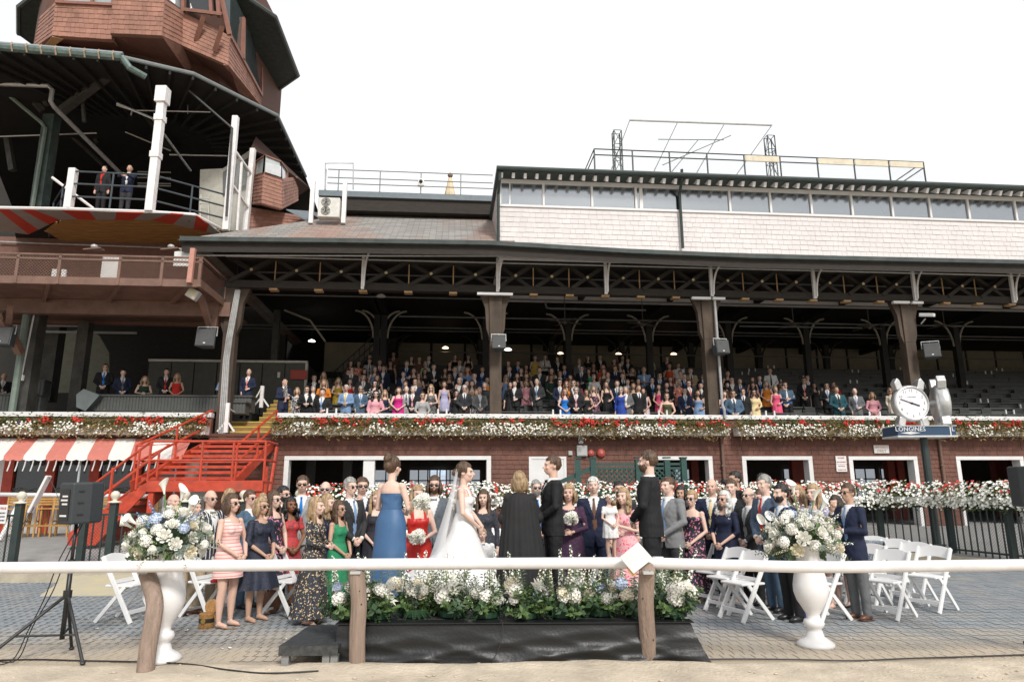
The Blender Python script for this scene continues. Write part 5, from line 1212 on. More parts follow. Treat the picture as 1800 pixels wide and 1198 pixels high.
# overflowing flower boxes on the fence
def impatiens(a, b_, idx, label, red=.12, dens=1.0):
    s = thing('fence_planter', label, 'flower box', ((a+b_)/2).to_tuple(), group='white flower boxes on the curved fence')
    d = b_-a; L = d.length; rz = math.atan2(d.y, d.x); M_ = Matrix.Translation(a+Vector((0, 0, 1.12)))@Matrix.Rotation(rz, 4, 'Z')
    g = MB(M_); g.box(.06, L-.06, -.17, -.14, .0, .15); g.box(.06, L-.06, .14, .17, 0, .15); g.box(.06, L-.06, -.14, .14, 0, .03); g.build('box', CREAM, s, bevel=.006)
    fo = MB(M_); fw = MB(M_); r = flr
    def prof(x): return .33+.10*noise.noise(Vector((x*1.3, idx*5, 1)))
    for i in range(int(L*420*dens)):
        x = r.uniform(-.05, L+.05); h = prof(x); a_ = r.uniform(0, 6.28); q = math.sqrt(r.random()); y = math.cos(a_)*q*.36; z = .20+math.sin(a_)*q*h-.04
        leaf(fo, (x, y, z), (r.uniform(-1, 1), y*2-.3, r.uniform(-.3, .8)), r.uniform(.07, .12), r.uniform(.04, .06), r, 0 if r.random() < .6 else 1)
    for i in range(int(L*260*dens)):
        x = r.uniform(-.05, L+.05); h = prof(x); a_ = r.uniform(-1.0, math.pi+1.0); q = r.uniform(.8, 1.15); y = math.cos(a_)*.36*q; z = .17+math.sin(a_)*h*q
        if r.random() < .82: y = -abs(y)
        isr = noise.noise(Vector((x*1.7, idx*7, 5))) > .18-red*1.2 and z > .26 and r.random() < .45
        petals(fw, (x, y-.02, z), r.uniform(.03, .042), (r.uniform(-.4, .4), y*1.6-.25, abs(z)*1.2+.25), r, 1 if isr else 0, 4)
    fo.build('foliage', [mat('fresh_leaf', (.075, .14, .035), .55, var=.3, scale=20), OLIVE], s, kind='stuff'); fw.build('flowers', [FWHITE, FRED], s, kind='stuff')
nm = ['fence flower box left of the bald man with glasses', 'fence flower box behind the tall man in the black suit', 'fence flower box behind the blue dress bridesmaid', 'fence flower box behind the bride',
      'fence flower box behind the officiant', 'fence flower box behind the lady in purple', 'fence flower box behind the mother in pink', 'fence flower box behind the off shoulder floral dress',
      'fence flower box behind the photographer', 'fence flower box behind the right urn bouquet', 'fence flower box right of the man in the navy blazer', 'fence flower box between the clock pole and the right edge', 'fence flower box at the far right, the nearest and largest']
for i, k in enumerate(range(4, len(fpts)-1)):
    a, b_ = fpts[k], fpts[k+1]
    impatiens(Vector((a.x, a.y, .15)), Vector((b_.x, b_.y, .15)), i, nm[i], red=(.5 if i == 0 else .16), dens=1.0)
# ============================================================ clock on its pole
CY = 17.2; cx = at(1640, 900, CY).x
ck = thing('street_clock', 'silver watch shaped two faced clock on a dark pole above the flowers', 'clock', (cx, CY, .2))
g = MB(); bz = at(1626, 766, CY).z; g.tube([(cx, CY, .15), (cx, CY, bz)], [.10, .085], 12); g.build('pole', DKGREEN, ck)
g = MB(); g.box(cx-.14, cx+.14, CY-.14, CY+.14, .12, .3); g.build('pole_base', DKGREEN, ck)
NAVY = mat('navy_sign_face', (.02, .055, .11), .4, var=.05)
sx0 = at(1576, 757, CY-.3).x; sx1 = at(1678, 755, CY-.3).x; sz0, sz1 = at(1620, 765, CY-.3).z, at(1620, 749, CY-.3).z
g = MB(); g.box(sx0, sx1, CY-.35, CY+.35, sz0, sz1); g.build('sign_box', NAVY, ck)
g = MB(); g.box(sx0-.02, sx1+.02, CY-.37, CY+.37, sz0-.04, sz0-.001); g.box(sx0-.02, sx1+.02, CY-.37, CY+.37, sz1+.001, sz1+.02); g.build('sign_trim', mat('silver_trim', (.55, .55, .54), .4), ck)
g = MB(); g.box(at(1655, 757, CY).x-.012, at(1655, 757, CY).x+.012, CY-.356, CY-.351, sz0, sz1); g.build('sign_line', W_TRIM, ck)
text('LONGINES', Matrix.Translation((at(1601, 757, CY-.36).x, CY-.352, (sz0+sz1)/2+.04))@RX, .155, W_TRIM, parent=ck)
text('L', Matrix.Translation((at(1676, 757, CY-.36).x, CY-.352, (sz0+sz1)/2+.04))@RX, .155, W_TRIM, parent=ck)
c_ = at(1601, 762, CY-.36).x; g = MB(); g.prism([(c_-.25, CY-.353, (sz0+sz1)/2-.05), (c_, CY-.353, sz0+.03), (c_+.25, CY-.353, (sz0+sz1)/2-.05), (c_, CY-.353, sz0+.09)], (0, -.004, 0)); g.build('wing_emblem', W_TRIM, ck)
SILV = mat('brushed_silver', (.60, .60, .59), .38, metal=.75, var=.1, scale=9); DIALM = mat('pale_dial', (.80, .78, .80), .4, var=.02)
def watch(px, py, r, yaw, nm):
    c = at(px, py, CY); M_ = Matrix.Translation(c)@Matrix.Rotation(yaw, 4, 'Z')@RX     # local z toward the viewer
    g = MB(M_); g.lathe([(r*.9, -.16), (r*1.04, -.1), (r*1.08, .0), (r*1.04, .08), (r*.96, .12), (r*.92, .10), (r*.9, .07)], n=40); g.build('case', SILV, ck, smooth=True)
    g = MB(M_); g.lathe([(r*.91, .06), (r*.91, .075)], n=40); dl = g.build('dial', DIALM, ck)
    g = MB(M_)
    for sx in (-1, 1):
        for sy in (-1, 1):
            g = MB(M_); g.prism([(sx*r*.42, sy*r*.9, -.12), (sx*r*.80, sy*r*.75, -.12), (sx*r*.92, sy*r*1.2, -.12), (sx*r*.72, sy*r*1.5, -.12), (sx*r*.58, sy*r*1.38, -.12)], (0, 0, .2)); g.build('lug', SILV, ck, bevel=.02)
    pass
    g = MB(M_@Matrix.Translation((r*1.08, 0, 0))@Matrix.Rotation(math.pi/2, 4, 'Y')); g.lathe([(.04, -.02), (.04, .04), (.085, .05), (.085, .14), (.06, .16)], n=12); g.build('crown', SILV, ck)
    if nm:
        for h in range(12):
            a = h*math.pi/6; t = text(str(12 if h == 0 else h), M_@Matrix.Translation((math.sin(a)*r*.74, math.cos(a)*r*.74, .078)), .10, mat('dial_ink', (.12, .12, .14), .5), 'numeral', dl, .001)
        text('LONGINES', M_@Matrix.Translation((0, r*.36, .078)), .05, mat('dial_ink', (.12, .12, .14), .5), 'lettering', dl, .001)
        for ang, L, w in ((-70, r*.72, .018), (109, r*.46, .03)):
            a = R(ang); g = MB(M_); g.beam((-math.sin(a)*.06, -math.cos(a)*.06, .09), (math.sin(a)*L, math.cos(a)*L, .09), w, .01, up=(0, 0, 1)); g.build('hand', mat('blue_black_hand', (.02, .02, .035), .4), dl)
        g = MB(M_); g.lathe([(.03, .08), (.02, .1)], n=10); g.build('centre_cap', mat('blue_black_hand', (.02, .02, .035), .4), dl)
watch(1600, 709, .43, R(2), True); watch(1654, 709, .45, R(72), False)
g = MB(); a = at(1600, 709, CY); g.tube([(cx, CY, sz1), (cx, CY, a.z)], .06, 8); g.tube([a, (at(1654, 709, CY).x, CY, a.z)], .06, 8); g.build('mount', SILV, ck)
# ============================================================ bar stools, apron rail, ramp, left oddments
WOODY = mat('honey_wood', (.48, .26, .07), .55, var=.2, scale=8)
def stool():
    t = thing('bar_stool', '', 'bar stool', (0, 0, 0))
    for x in (-.19, .19):
        for y in (-.18, .18):
            g = MB(); g.beam((x*1.1, y*1.1, 0), (x, y, 1.15 if y > 0 else .76), .04, .04); g.build('leg', WOODY, t, local=True)
    g = MB(); g.box(-.22, .22, -.2, .2, .74, .78); g.build('seat', WOODY, t, local=True, bevel=.01)
    for z in (.86, .93, 1.0, 1.07): g = MB(); g.box(-.19, .19, .175, .2, z, z+.05); g.build('back_slat', WOODY, t, local=True)
    for z, y in ((.3, -.19), (.3, .19)): g = MB(); g.box(-.2, .2, y-.015, y+.015, z-.02, z+.02); g.build('stretcher', WOODY, t, local=True)
    for x in (-.19, .19): g = MB(); g.box(x-.015, x+.015, -.2, .2, .4, .44); g.build('stretcher', WOODY, t, local=True)
    return t
st0 = stool(); sp = [(28, 'wooden bar stool at the far left beneath the awning'), (60, 'wooden bar stool just right of the left fence post'), (80, 'wooden bar stool directly under the leaning white board'), (108, 'wooden bar stool left of the black loudspeaker'), (188, 'wooden bar stool seen just right of the black loudspeaker'), (268, 'wooden bar stool seen through the lower flight of the red stairs')]
for i, (px, lb) in enumerate(sp):
    s = st0 if i == 0 else copy_tree(st0); p = FM@Vector((fp(px, 930, -.6)[0], -.6, .40)); place(s, p, FA+math.pi*(i % 2)*0+rt.uniform(-.2, .2)+math.pi, 1, lb, 'wooden bar stools under the awning')
s = thing('apron_rail', 'white horizontal rail with posts in front of the bar stools', 'rail', M=FM)
z = fz(869, -1.6, 100); g = MB(FM); g.tube([fpp(-40, 868, -1.6), fpp(300, 872, -1.6)], .055, 8); g.build('rail', W_TRIM, s, smooth=True)
u = fu(46, -1.6, 870); g = MB(FM); g.tube([(u, -1.6, z-.05), (u-.02, -1.9, z-.3), (u-.1, -2.3, .42)], .05, 8); g.build('slanted_leg', W_TRIM, s)
u = fu(290, -1.6, 870); g = MB(FM); g.tube([(u, -1.6, z-.05), (u, -1.6, .4)], .05, 8); g.build('post', W_TRIM, s)
s = MB(); s.beam(at(86, 836, 15), at(53, 900, 15), .05, .15, up=(0, 1, 0)); s.build('leaning_board', W_POST, label='white board hanging at a slant on the black guy lines at the left', cat='board')
s = MB(); s.tube([at(86, 838, 15), at(98, 862, 14.9), at(128, 955, 14.8)], .008, 4); s.tube([at(60, 890, 15), at(20, 968, 14.2)], .008, 4); s.tube([at(53, 900, 15), at(22, 952, 14)], .008, 4); s.build('guy_line', BLACKP, label='black guy lines holding the slanting white board', cat='line')
s = MB(); a, b_, c_, d_ = atz(70, 1046, .01), atz(205, 1045, .01), atz(245, 1008, .13), atz(130, 1004, .13)
s.add([a, b_, c_, d_, a-Vector((0, 0, .02)), b_-Vector((0, 0, .02)), c_-Vector((0, 0, .1)), d_-Vector((0, 0, .1))], [(0, 1, 2, 3), (7, 6, 5, 4), (0, 4, 5, 1), (1, 5, 6, 2), (2, 6, 7, 3), (3, 7, 4, 0)])
s.build('ramp_mat', mat('dusty_yellow_mat', (.50, .43, .26), .9, var=.2, scale=3, c2=(.42, .38, .30)), label='dusty yellow ramp mat laid over the kerb at the left opening', cat='mat')
s = thing('fence_notice', 'white notice with red heading fixed to the far left fence', 'sign', at(4, 903, 13.8).to_tuple()); g = MB(); p = at(2, 903, 13.82); g.box(p.x-.16, p.x+.12, 13.80, 13.82, p.z-.18, p.z+.18); g.build('board', W_TRIM, s)
text('NOTICE', Matrix.Translation((p.x, 13.795, p.z+.11))@RX, .055, INKR, parent=s)
for i in range(3): text('NO ENTRY', Matrix.Translation((p.x, 13.795, p.z+.02-i*.07))@RX, .04, INK, parent=s)
# ============================================================ people
def skinmat(nm, c): return mat(nm, c, .5, var=.06, scale=6, spec=.4)
SKINS = [skinmat('skin_light', (.63, .41, .32)), skinmat('skin_fair', (.68, .47, .38)), skinmat('skin_tanned', (.50, .31, .22)), skinmat('skin_brown', (.24, .11, .06))]
HAIRC = {'bk': (.012, .010, .009), 'db': (.035, .02, .012), 'br': (.085, .045, .022), 'bd': (.37, .25, .135), 'gy': (.30, .29, .27), 'wh': (.62, .61, .58), 'rd': (.26, .085, .03)}
HNAME = {'bk': 'black', 'db': 'dark', 'br': 'brown', 'bd': 'blonde', 'gy': 'grey', 'wh': 'white', 'rd': 'red'}
def hairmat(c): return mat('hair_'+HNAME[c], HAIRC[c], .45, var=.45, scale=14, stretch=(1.5, 1.5, .25), bump=.5, bscale=60)
CO = {'bk': ('black', (.013, .013, .015)), 'ch': ('charcoal', (.035, .036, .04)), 'nv': ('navy', (.014, .02, .048)), 'lb': ('light blue', (.20, .31, .50)), 'sb': ('slate blue', (.07, .12, .18)), 'gy': ('grey', (.13, .135, .14)),
      'lg': ('light grey', (.34, .34, .34)), 'tl': ('teal', (.018, .075, .095)), 'rb': ('royal blue', (.02, .055, .30)), 'bl': ('bright blue', (.015, .17, .55)), 'cr': ('cream', (.66, .60, .48)), 'tn': ('tan', (.42, .30, .19)),
      'wh': ('white', (.75, .75, .74)), 'pk': ('pink', (.70, .33, .38)), 'mg': ('magenta', (.58, .02, .22)), 'hp': ('hot pink', (.72, .10, .20)), 'rd': ('red', (.52, .025, .02)), 'or': ('orange', (.70, .22, .025)), 'ro': ('red orange', (.64, .09, .03)),
      'ye': ('yellow', (.72, .52, .12)), 'gd': ('gold patterned', (.42, .28, .03)), 'gr': ('green', (.03, .26, .12)), 'ol': ('olive', (.07, .075, .035)), 'dg': ('dark green', (.015, .05, .03)), 'lv': ('lavender', (.45, .43, .62)), 'br': ('brown', (.16, .08, .05)),
      'pu': ('purple', (.06, .02, .06)), 'co': ('coral', (.72, .24, .20)), 'kh': ('khaki', (.40, .32, .22)), 'py': ('pale yellow', (.74, .60, .33)), 'pg': ('pale green', (.45, .52, .36)),
      'fl': ('dark floral', (.02, .02, .035), (.42, .14, .2)), 'pf': ('pale floral', (.60, .50, .50), (.35, .2, .3)), 'bw': ('black and white patterned', (.03, .03, .03), (.7, .7, .68)), 'rf': ('red floral', (.62, .10, .05), (.8, .6, .5)), 'kf': ('pink floral', (.66, .27, .32), (.25, .12, .15)),
      'mx': ('dark maxi floral', (.03, .03, .035), (.55, .36, .14)), 'rp': ('red printed', (.50, .04, .04), (.03, .02, .03)), 'mt': ('metallic black', (.05, .05, .055), (.2, .2, .2)), 'bf': ('bold pink floral', (.72, .40, .42), (.52, .07, .12))}
def cloth(c, kind='cloth'):
    nm, rgb = CO[c][0], CO[c][1]; key = nm.replace(' ', '_')+'_'+kind
    if key in _mc: return _mc[key]
    if len(CO[c]) == 2: return mat(key, rgb, .75 if kind != 'satin' else .38, var=.14, scale=7, bump=.25, bscale=9, spec=.3)
    m = mat(key, rgb, .7, var=.1); n, l = m.node_tree.nodes, m.node_tree.links; b = n['Principled BSDF']
    tc = n.new('ShaderNodeTexCoord'); vo = n.new('ShaderNodeTexVoronoi'); vo.inputs['Scale'].default_value = 22 if c in ('bf', 'kf', 'fl') else 30
    nn = n.new('ShaderNodeTexNoise'); nn.inputs['Scale'].default_value = 14; mxv = n.new('ShaderNodeMix'); mxv.data_type = 'RGBA'; mxv.blend_type = 'ADD'; mxv.inputs[0].default_value = .12
    l.new(tc.outputs['Object'], nn.inputs[0]); l.new(tc.outputs['Object'], mxv.inputs[6]); l.new(nn.outputs['Color'], mxv.inputs[7]); l.new(mxv.outputs[2], vo.inputs['Vector'])
    rp = n.new('ShaderNodeValToRGB'); rp.color_ramp.interpolation = 'CONSTANT'; e = rp.color_ramp.elements
    e[0].color = (*CO[c][2], 1); e[1].position = .36; e[1].color = (*rgb, 1); x = e.new(.18); x.color = tuple(min(1, q*1.6+.04) for q in CO[c][2])+(1,)
    if c == 'mx': y = rp.color_ramp.elements.new(.28); y.color = (.10, .16, .24, 1)
    l.new(vo.outputs['Distance'], rp.inputs[0]); l.new(rp.outputs[0], b.inputs['Base Color']); return m
def stripemat(name, c1, c2, freq, axis, wid=.2):
    m = mat(name, c1, .75, var=.05); n, l = m.node_tree.nodes, m.node_tree.links; tc = n.new('ShaderNodeTexCoord'); sx = n.new('ShaderNodeSeparateXYZ'); l.new(tc.outputs['Object'], sx.inputs[0])
    mu = n.new('ShaderNodeMath'); mu.operation = 'MULTIPLY'; mu.inputs[1].default_value = freq; l.new(sx.outputs[axis], mu.inputs[0]); fr = n.new('ShaderNodeMath'); fr.operation = 'FRACT'; l.new(mu.outputs[0], fr.inputs[0])
    lt = n.new('ShaderNodeMath'); lt.operation = 'LESS_THAN'; lt.inputs[1].default_value = wid; l.new(fr.outputs[0], lt.inputs[0]); mx = n.new('ShaderNodeMix'); mx.data_type = 'RGBA'; mx.inputs[6].default_value = (*c1, 1); mx.inputs[7].default_value = (*c2, 1)
    l.new(lt.outputs[0], mx.inputs[0]); l.new(mx.outputs[2], n['Principled BSDF'].inputs['Base Color']); return m
SUNG = mat('sunglass_black', (.008, .008, .009), .12, spec=.8); LIP = mat('lip_colour', (.42, .13, .11), .5); EYE = mat('eye_dark', (.03, .02, .015), .3)
SHOE_BK = mat('black_leather', (.015, .014, .014), .35); SHOE_TN = mat('nude_leather', (.45, .25, .17), .4); SHOE_BR = mat('brown_leather', (.10, .04, .02), .4)
DUMMY = bpy.data.materials.new('cloth_slot')
MH, FH = 1.76, 1.66
HK = 1.13
def bighead(m, H):
    z0 = H-.235
    for i, (x, y, z) in enumerate(m.v):
        k = min(1, max(0, (z-z0+.04)/.05)) if z < z0+.01 else 1
        kk = 1+(HK-1)*k; m.v[i] = (x*kk, .01+(y-.01)*kk, z0+(z-z0)*kk if z > z0 else z)
    return m
def remesh(mb, vox, cut=None, sm=2, extra=None):
    me = mesh_of(mb.v, mb.f, mb.m, [], 'tmp', False); o = bpy.data.objects.new('tmp', me)
    r = o.modifiers.new('r', 'REMESH'); r.mode = 'VOXEL'; r.voxel_size = vox; s_ = o.modifiers.new('s', 'SMOOTH'); s_.iterations = sm; s_.factor = .5
    ev = evaluated(o); m2 = ev.to_mesh()
    nv = len(m2.vertices); v = np.empty(nv*3, np.float32); m2.vertices.foreach_get('co', v); v = v.reshape(-1, 3)
    f = np.empty(len(m2.loops), np.int32); m2.loops.foreach_get('vertex_index', f); f = f.reshape(-1, 4) if len(f) == 4*len(m2.polygons) else None
    fs = f.tolist() if f is not None else [list(p.vertices) for p in m2.polygons]
    ev.to_mesh_clear(); bpy.data.objects.remove(o); bpy.data.meshes.remove(me)
    if cut:
        keep = []
        for q in fs:
            c = v[q].mean(0)
            if not cut(*c): keep.append(q)
        fs = keep
    used = sorted({i for q in fs for i in q}); mp = {a: b for b, a in enumerate(used)}
    vs = v[used].tolist(); fs = [[mp[i] for i in q] for q in fs]
    if extra: b = len(vs); vs += [list(p) for p in extra.v]; fs += [[i+b for i in q] for q in extra.f]
    return vs, fs
def fin(vf, name, mats=1, mi=None):
    if name in ('hair', 'jacket', 'trousers', 'shirt', 'dress') and len(vf[0]) > 300:
        N = noise.noise; out = []
        for x, y, z in vf[0]:
            if name == 'hair': k = .009*N(Vector((x*60, y*60, z*14)))+.007*N(Vector((x*22, y*22, z*9))); L = math.hypot(x, y)+.02; out.append((x+x/L*k, y+y/L*k, z+k*.5))
            else: k = .007*N(Vector((x*9, y*9, z*16)))+.005*N(Vector((x*22+z*14, y*22, z*9))); L = math.hypot(x, y)+.05; out.append((x+x/L*k, y+y/L*k, z))
        vf = (out, vf[1])
    me = mesh_of(vf[0], vf[1], mi or [], [DUMMY]*mats, name, True)
    if mi: me.polygons.foreach_set('material_index', mi)
    return me
MT = [(.84, .168, .115, 0), (.93, .172, .118, 0), (1.03, .158, .108, 0), (1.14, .155, .108, -.005), (1.26, .178, .118, -.008), (1.36, .188, .112, 0), (1.43, .155, .09, .01), (1.475, .085, .07, .015)]
FT = [(.80, .165, .118, .005), (.90, .176, .125, .008), (.98, .158, .11, 0), (1.05, .124, .092, 0), (1.12, .125, .092, 0), (1.20, .143, .105, -.01), (1.28, .150, .10, 0), (1.345, .135, .08, .01), (1.385, .07, .06, .012)]
def torso(mb, sex, z0, z1, inf):
    T = MT if sex == 'M' else FT; out = []
    zs = sorted({z0, z1} | {t[0] for t in T if z0 < t[0] < z1})
    for z in zs:
        for a, b in zip(T, T[1:]):
            if a[0] <= z <= b[0]:
                t = (z-a[0])/(b[0]-a[0]); r = [a[i]+(b[i]-a[i])*t for i in (1, 2, 3)]; break
        else: r = (T[0] if z < T[0][0] else T[-1])[1:]
        out.append((0, r[2], z, r[0]+inf, r[1]+inf))
    mb.rings(out, 16)
    if sex == 'F' and z1 > 1.2:
        for s in (-1, 1): mb.ell((s*.066, -.072, 1.215), (.058+inf*.6, .05+inf*.8, .055+inf*.6))
def tsurf(sex, z, x):
    T = MT if sex == 'M' else FT
    for a, b in zip(T, T[1:]):
        if a[0] <= z <= b[0]: t = (z-a[0])/(b[0]-a[0]); rx, ry, cy = [a[i]+(b[i]-a[i])*t for i in (1, 2, 3)]; break
    else: rx, ry, cy = .15, .11, 0
    return cy - ry*math.sqrt(max(.05, 1-(x/rx)**2))
def pose_j(sex, pose):
    """shoulder, elbow, wrist, hand direction for the right (x<0 from the front is the viewer's left) and left side"""
    S = (.190, .005, 1.415) if sex == 'M' else (.160, .008, 1.325)
    P = {}
    for s in (-1, 1):
        sh = (s*S[0], S[1], S[2]); L = .285 if sex == 'M' else .265
        if pose == 'side': el = (s*(S[0]+.055), .03, S[2]-L); wr = (s*(S[0]+.06), -.02, S[2]-L-.25); d = (-.05*s, -.15, -1)
        elif pose == 'clasp': el = (s*(S[0]+.075), -.03, S[2]-L+.01); wr = (s*.062, -.205-.02*(s > 0), S[2]-L-.17); d = (-s*.85, -.15, -.55)
        elif pose == 'high': el = (s*(S[0]+.07), -.03, S[2]-L+.015); wr = (s*.06, -.235-.025*(s > 0), S[2]-L-.03); d = (-s*.9, -.2, -.1)
        elif pose == 'mixed':
            if s < 0: el = (s*(S[0]+.05), .02, S[2]-L); wr = (s*(S[0]-.02), -.08, S[2]-L-.22); d = (-.35*s, -.1, -1)
            else: el = (s*(S[0]+.08), .0, S[2]-L+.02); wr = (s*.10, -.20, S[2]-L-.08); d = (-s*.9, -.2, -.3)
        elif pose == 'phone':
            if s < 0: el = (s*(S[0]+.05), -.10, S[2]-L+.06); wr = (s*.09, -.27, S[2]-.02); d = (.3, -.1, 1)
            else: el = (s*(S[0]+.055), -.03, S[2]-L+.01); wr = (s*.03, -.22, S[2]-L+.02); d = (-.9, -.2, .1)
        elif pose == 'hold': el = (s*(S[0]+.06), -.02, S[2]-L+.015); wr = (s*.04, -.26, S[2]-L+.05+.05*s); d = (-s*.9, -.15, .1)
        elif pose == 'rail': el = (s*(S[0]+.02), -.22, S[2]-.16); wr = (s*.05, -.42, S[2]-.17+.02*s); d = (-s*.8, -.3, -.2)
        P[s] = (sh, el, wr, d)
    return P
def hand(mb, wr, d, side, curl=.5, sc=1.0):
    d = Vector(d).normalized(); wr = Vector(wr); n = Vector((0, 1, -.15)); n = (n-d*n.dot(d)).normalized(); s = d.cross(n).normalized()
    if s.z < 0: s = -s
    c = wr+d*.045*sc
    M3 = Matrix((s, d, n)).transposed(); mb.ell(c, (.040*sc, .052*sc, .017*sc), 8, 6, R3=M3)
    for i, (o, L) in enumerate(((-.029, .058), (-.010, .072), (.010, .078), (.028, .070))):
        a = wr+d*.078*sc+s*o*sc; b = a+(d+n*curl*.5).normalized()*L*.5*sc; e = b+(d*(1-curl)+n*curl).normalized()*L*.5*sc
        mb.tube([a, b, e], [.0095*sc, .009*sc, .0065*sc], 5)
    a = wr+d*.025*sc+s*.028*sc; mb.tube([a, a+(s*.7+d*.7).normalized()*.035*sc, a+(s*.45+d*.95).normalized()*.062*sc], [.012*sc, .0105*sc, .008*sc], 5)
_pc = {}
def body(sex, pose, vox):
    k = ('body', sex, pose, vox)
    if k in _pc: return _pc[k]
    m = MB(); H = MH if sex == 'M' else FH; q = 1 if sex == 'M' else .93
    m.ell((0, .012, H-.100), (.073*q, .093*q, .102)); m.ell((0, -.022, H-.158), (.055*q, .066*q, .066)); m.ell((0, -.045, H-.195), (.028, .035, .022))
    m.tube([(0, -.078, H-.105), (0, -.107, H-.138), (0, -.088, H-.150)], [.010, .0145, .010], 6); m.ell((0, -.072, H-.088), (.05*q, .018, .012))
    m.ell((0, -.079, H-.174), (.024, .013, .012))
    for s in (-1, 1): m.ell((s*.074*q, .014, H-.122), (.011, .021, .031)); m.ell((s*.036, -.06, H-.14), (.022, .022, .022))
    nk = .054 if sex == 'M' else .044
    m.tube([(0, .012, H-.16), (0, .02, H-.27), (0, .022, H-.34)], [nk, nk*1.03, nk*1.5], 10)
    torso(m, sex, .84 if sex == 'M' else .80, 1.475 if sex == 'M' else 1.385, 0)
    P = pose_j(sex, pose); ra = (.052, .042, .026) if sex == 'M' else (.042, .034, .021)
    for s in (-1, 1):
        sh, el, wr, d = P[s]; m.ell(sh, (ra[0]*1.12, ra[0]*1.1, ra[0]*1.15))
        mid1 = [(a*.6+b*.4) for a, b in zip(sh, el)]; mid2 = [(a*.65+b*.35) for a, b in zip(el, wr)]
        m.tube([sh, mid1, el, mid2, wr], [ra[0], ra[0]*.98, ra[1], ra[1]*.95, ra[2]], 8); m.ell(el, ra[1]); 
        c = Vector(wr)+Vector(d).normalized()*.03; m.ell(wr, ra[2]*1.1)
        hx = .092; kz = .49 if sex == 'M' else .47; rl_ = (.088, .058, .057, .036) if sex == 'M' else (.086, .054, .055, .032)
        m.tube([(s*hx, .0, H*.52), (s*hx, -.005, H*.40), (s*hx*1.02, -.008, kz), (s*hx*1.05, .018, kz-.14), (s*hx*1.05, .022, .085)], [rl_[0], rl_[0]*.88, rl_[1], rl_[2], rl_[3]], 10)
        m.tube([(s*hx*1.05, .045, .045), (s*hx*1.08, -.04, .04), (s*hx*1.12, -.13, .03)], [.036, .038, .022], 8, flat=[1, .9, .8])
    bighead(m, H); ex = MB()
    for s in (-1, 1): sh, el, wr, d = P[s]; hand(ex, wr, d, s, .55 if pose != 'side' else .35, 1 if sex == 'M' else .9)
    vf = remesh(m, vox, extra=ex, sm=2); fc = face_geo(sex); b = len(vf[0]); n0 = len(vf[1])
    vf = (vf[0]+[list(p) for p in fc.v], vf[1]+[[i+b for i in q] for q in fc.f])
    me = fin(vf, 'body', 4, [0]*n0+[q+1 for q in fc.m]); _pc[k] = me; return me
def face_geo(sex):
    m = MB(); H = MH if sex == 'M' else FH; y = -.078
    for s in (-1, 1): m.ell((s*.030, y+.0075, H-.116), (.011, .005, .0042), 8, 5, 0); m.beam((s*.017, y-.001, H-.098), (s*.044, y+.006, H-.099), .005, .004, 1)
    m.ell((0, y-.0105, H-.171), (.022, .006, .0055), 8, 5, 2)
    return bighead(m, H)
def shades(sex):
    k = ('sg', sex)
    if k in _pc: return _pc[k]
    m = MB(); H = MH if sex == 'M' else FH
    for s in (-1, 1): m.ell((s*.032, -.086, H-.117), (.025, .008, .018), 10, 6); m.tube([(s*.06, -.085, H-.108), (s*.078, -.03, H-.108), (s*.08, .02, H-.112)], .004, 4)
    m.tube([(-.012, -.096, H-.108), (.012, -.096, H-.108)], .004, 4); bighead(m, H); me = mesh_of(m.v, m.f, m.m, [SUNG], 'sunglasses', True); _pc[k] = me; return me
def hair(style, sex, vox):
    k = ('hair', style, sex, vox)
    if k in _pc: return _pc[k]
    m = MB(); H = MH if sex == 'M' else FH; q = 1 if sex == 'M' else .95
    m.ell((0, .020, H-.088), (.087*q, .104*q, .104))
    if style in 'lw':
        m.ell((0, .075, H-.26), (.088, .045, .19)); 
        for s in (-1, 1): m.ell((s*.080, .02, H-.17), (.024, .05, .11)); m.tube([(s*.082, .0, H-.2), (s*.092, -.03, H-.32), (s*.088, -.075, H-.44)], [.034, .036, .016], 8)
        if style == 'w':
            for i in range(9):
                for s in (-1, 1): m.ell((s*(.088+.015*math.sin(i*2.1)), -.06+.02*math.sin(i*1.3), H-.19-.03*i), .033)
    if style == 'o':
        m.ell((0, .055, H-.15), (.10, .065, .115))
        for s in (-1, 1): m.ell((s*.083, -.005, H-.165), (.028, .058, .085))
    if style == 'u': m.ell((0, .095, H-.03), (.05, .05, .045)); m.ell((.01, .08, H-.0), (.042, .042, .035)); m.ell((0, .09, H-.11), (.05, .04, .06))
    if style == 'n': m.ell((0, .118, H-.12), (.042, .036, .042))
    bighead(m, H); low = {'s': .165, 'b': .175, 'l': .6, 'w': .6, 'o': .285, 'u': .20, 'n': .19}[style]
    def cut(x, y, z):
        h = (H-.235-z)+.235 if z < H-.235 else .235-(z-H+.235)/HK; x /= HK; y = (y-.01)/HK+.01
        if h > low: return True
        if y < -.015 and h > .052 + (.015 if style == 's' else .0)*0 and abs(x) < .066*q+.002 and h < .27: return True
        if style in 'sbun' and y < .035 and h > .115 and y > -.015: return (y < .0) or h > .14
        if style == 'b' and h < .085: return True
        if style in 'sb' and y < 0 and h > .09: return True
        return False
    me = fin(remesh(m, vox*.75, cut, sm=1), 'hair'); _pc[k] = me; return me
def beard(vox):
    k = ('beard', vox)
    if k in _pc: return _pc[k]
    m = MB(); H = MH; m.ell((0, -.030, H-.168), (.061, .070, .064)); m.ell((0, -.050, H-.205), (.034, .038, .026))
    bighead(m, H)
    def cut(x, y, z):
        h = .235-(z-H+.235)/HK
        return (h < .152+.9*max(0, -.02-y)*0 and abs(x) < .05) or h < .125 or y > .015 or (h < .182 and abs(x) < .02)
    me = fin(remesh(m, vox*.75, cut, sm=1), 'hair'); _pc[k] = me; return me
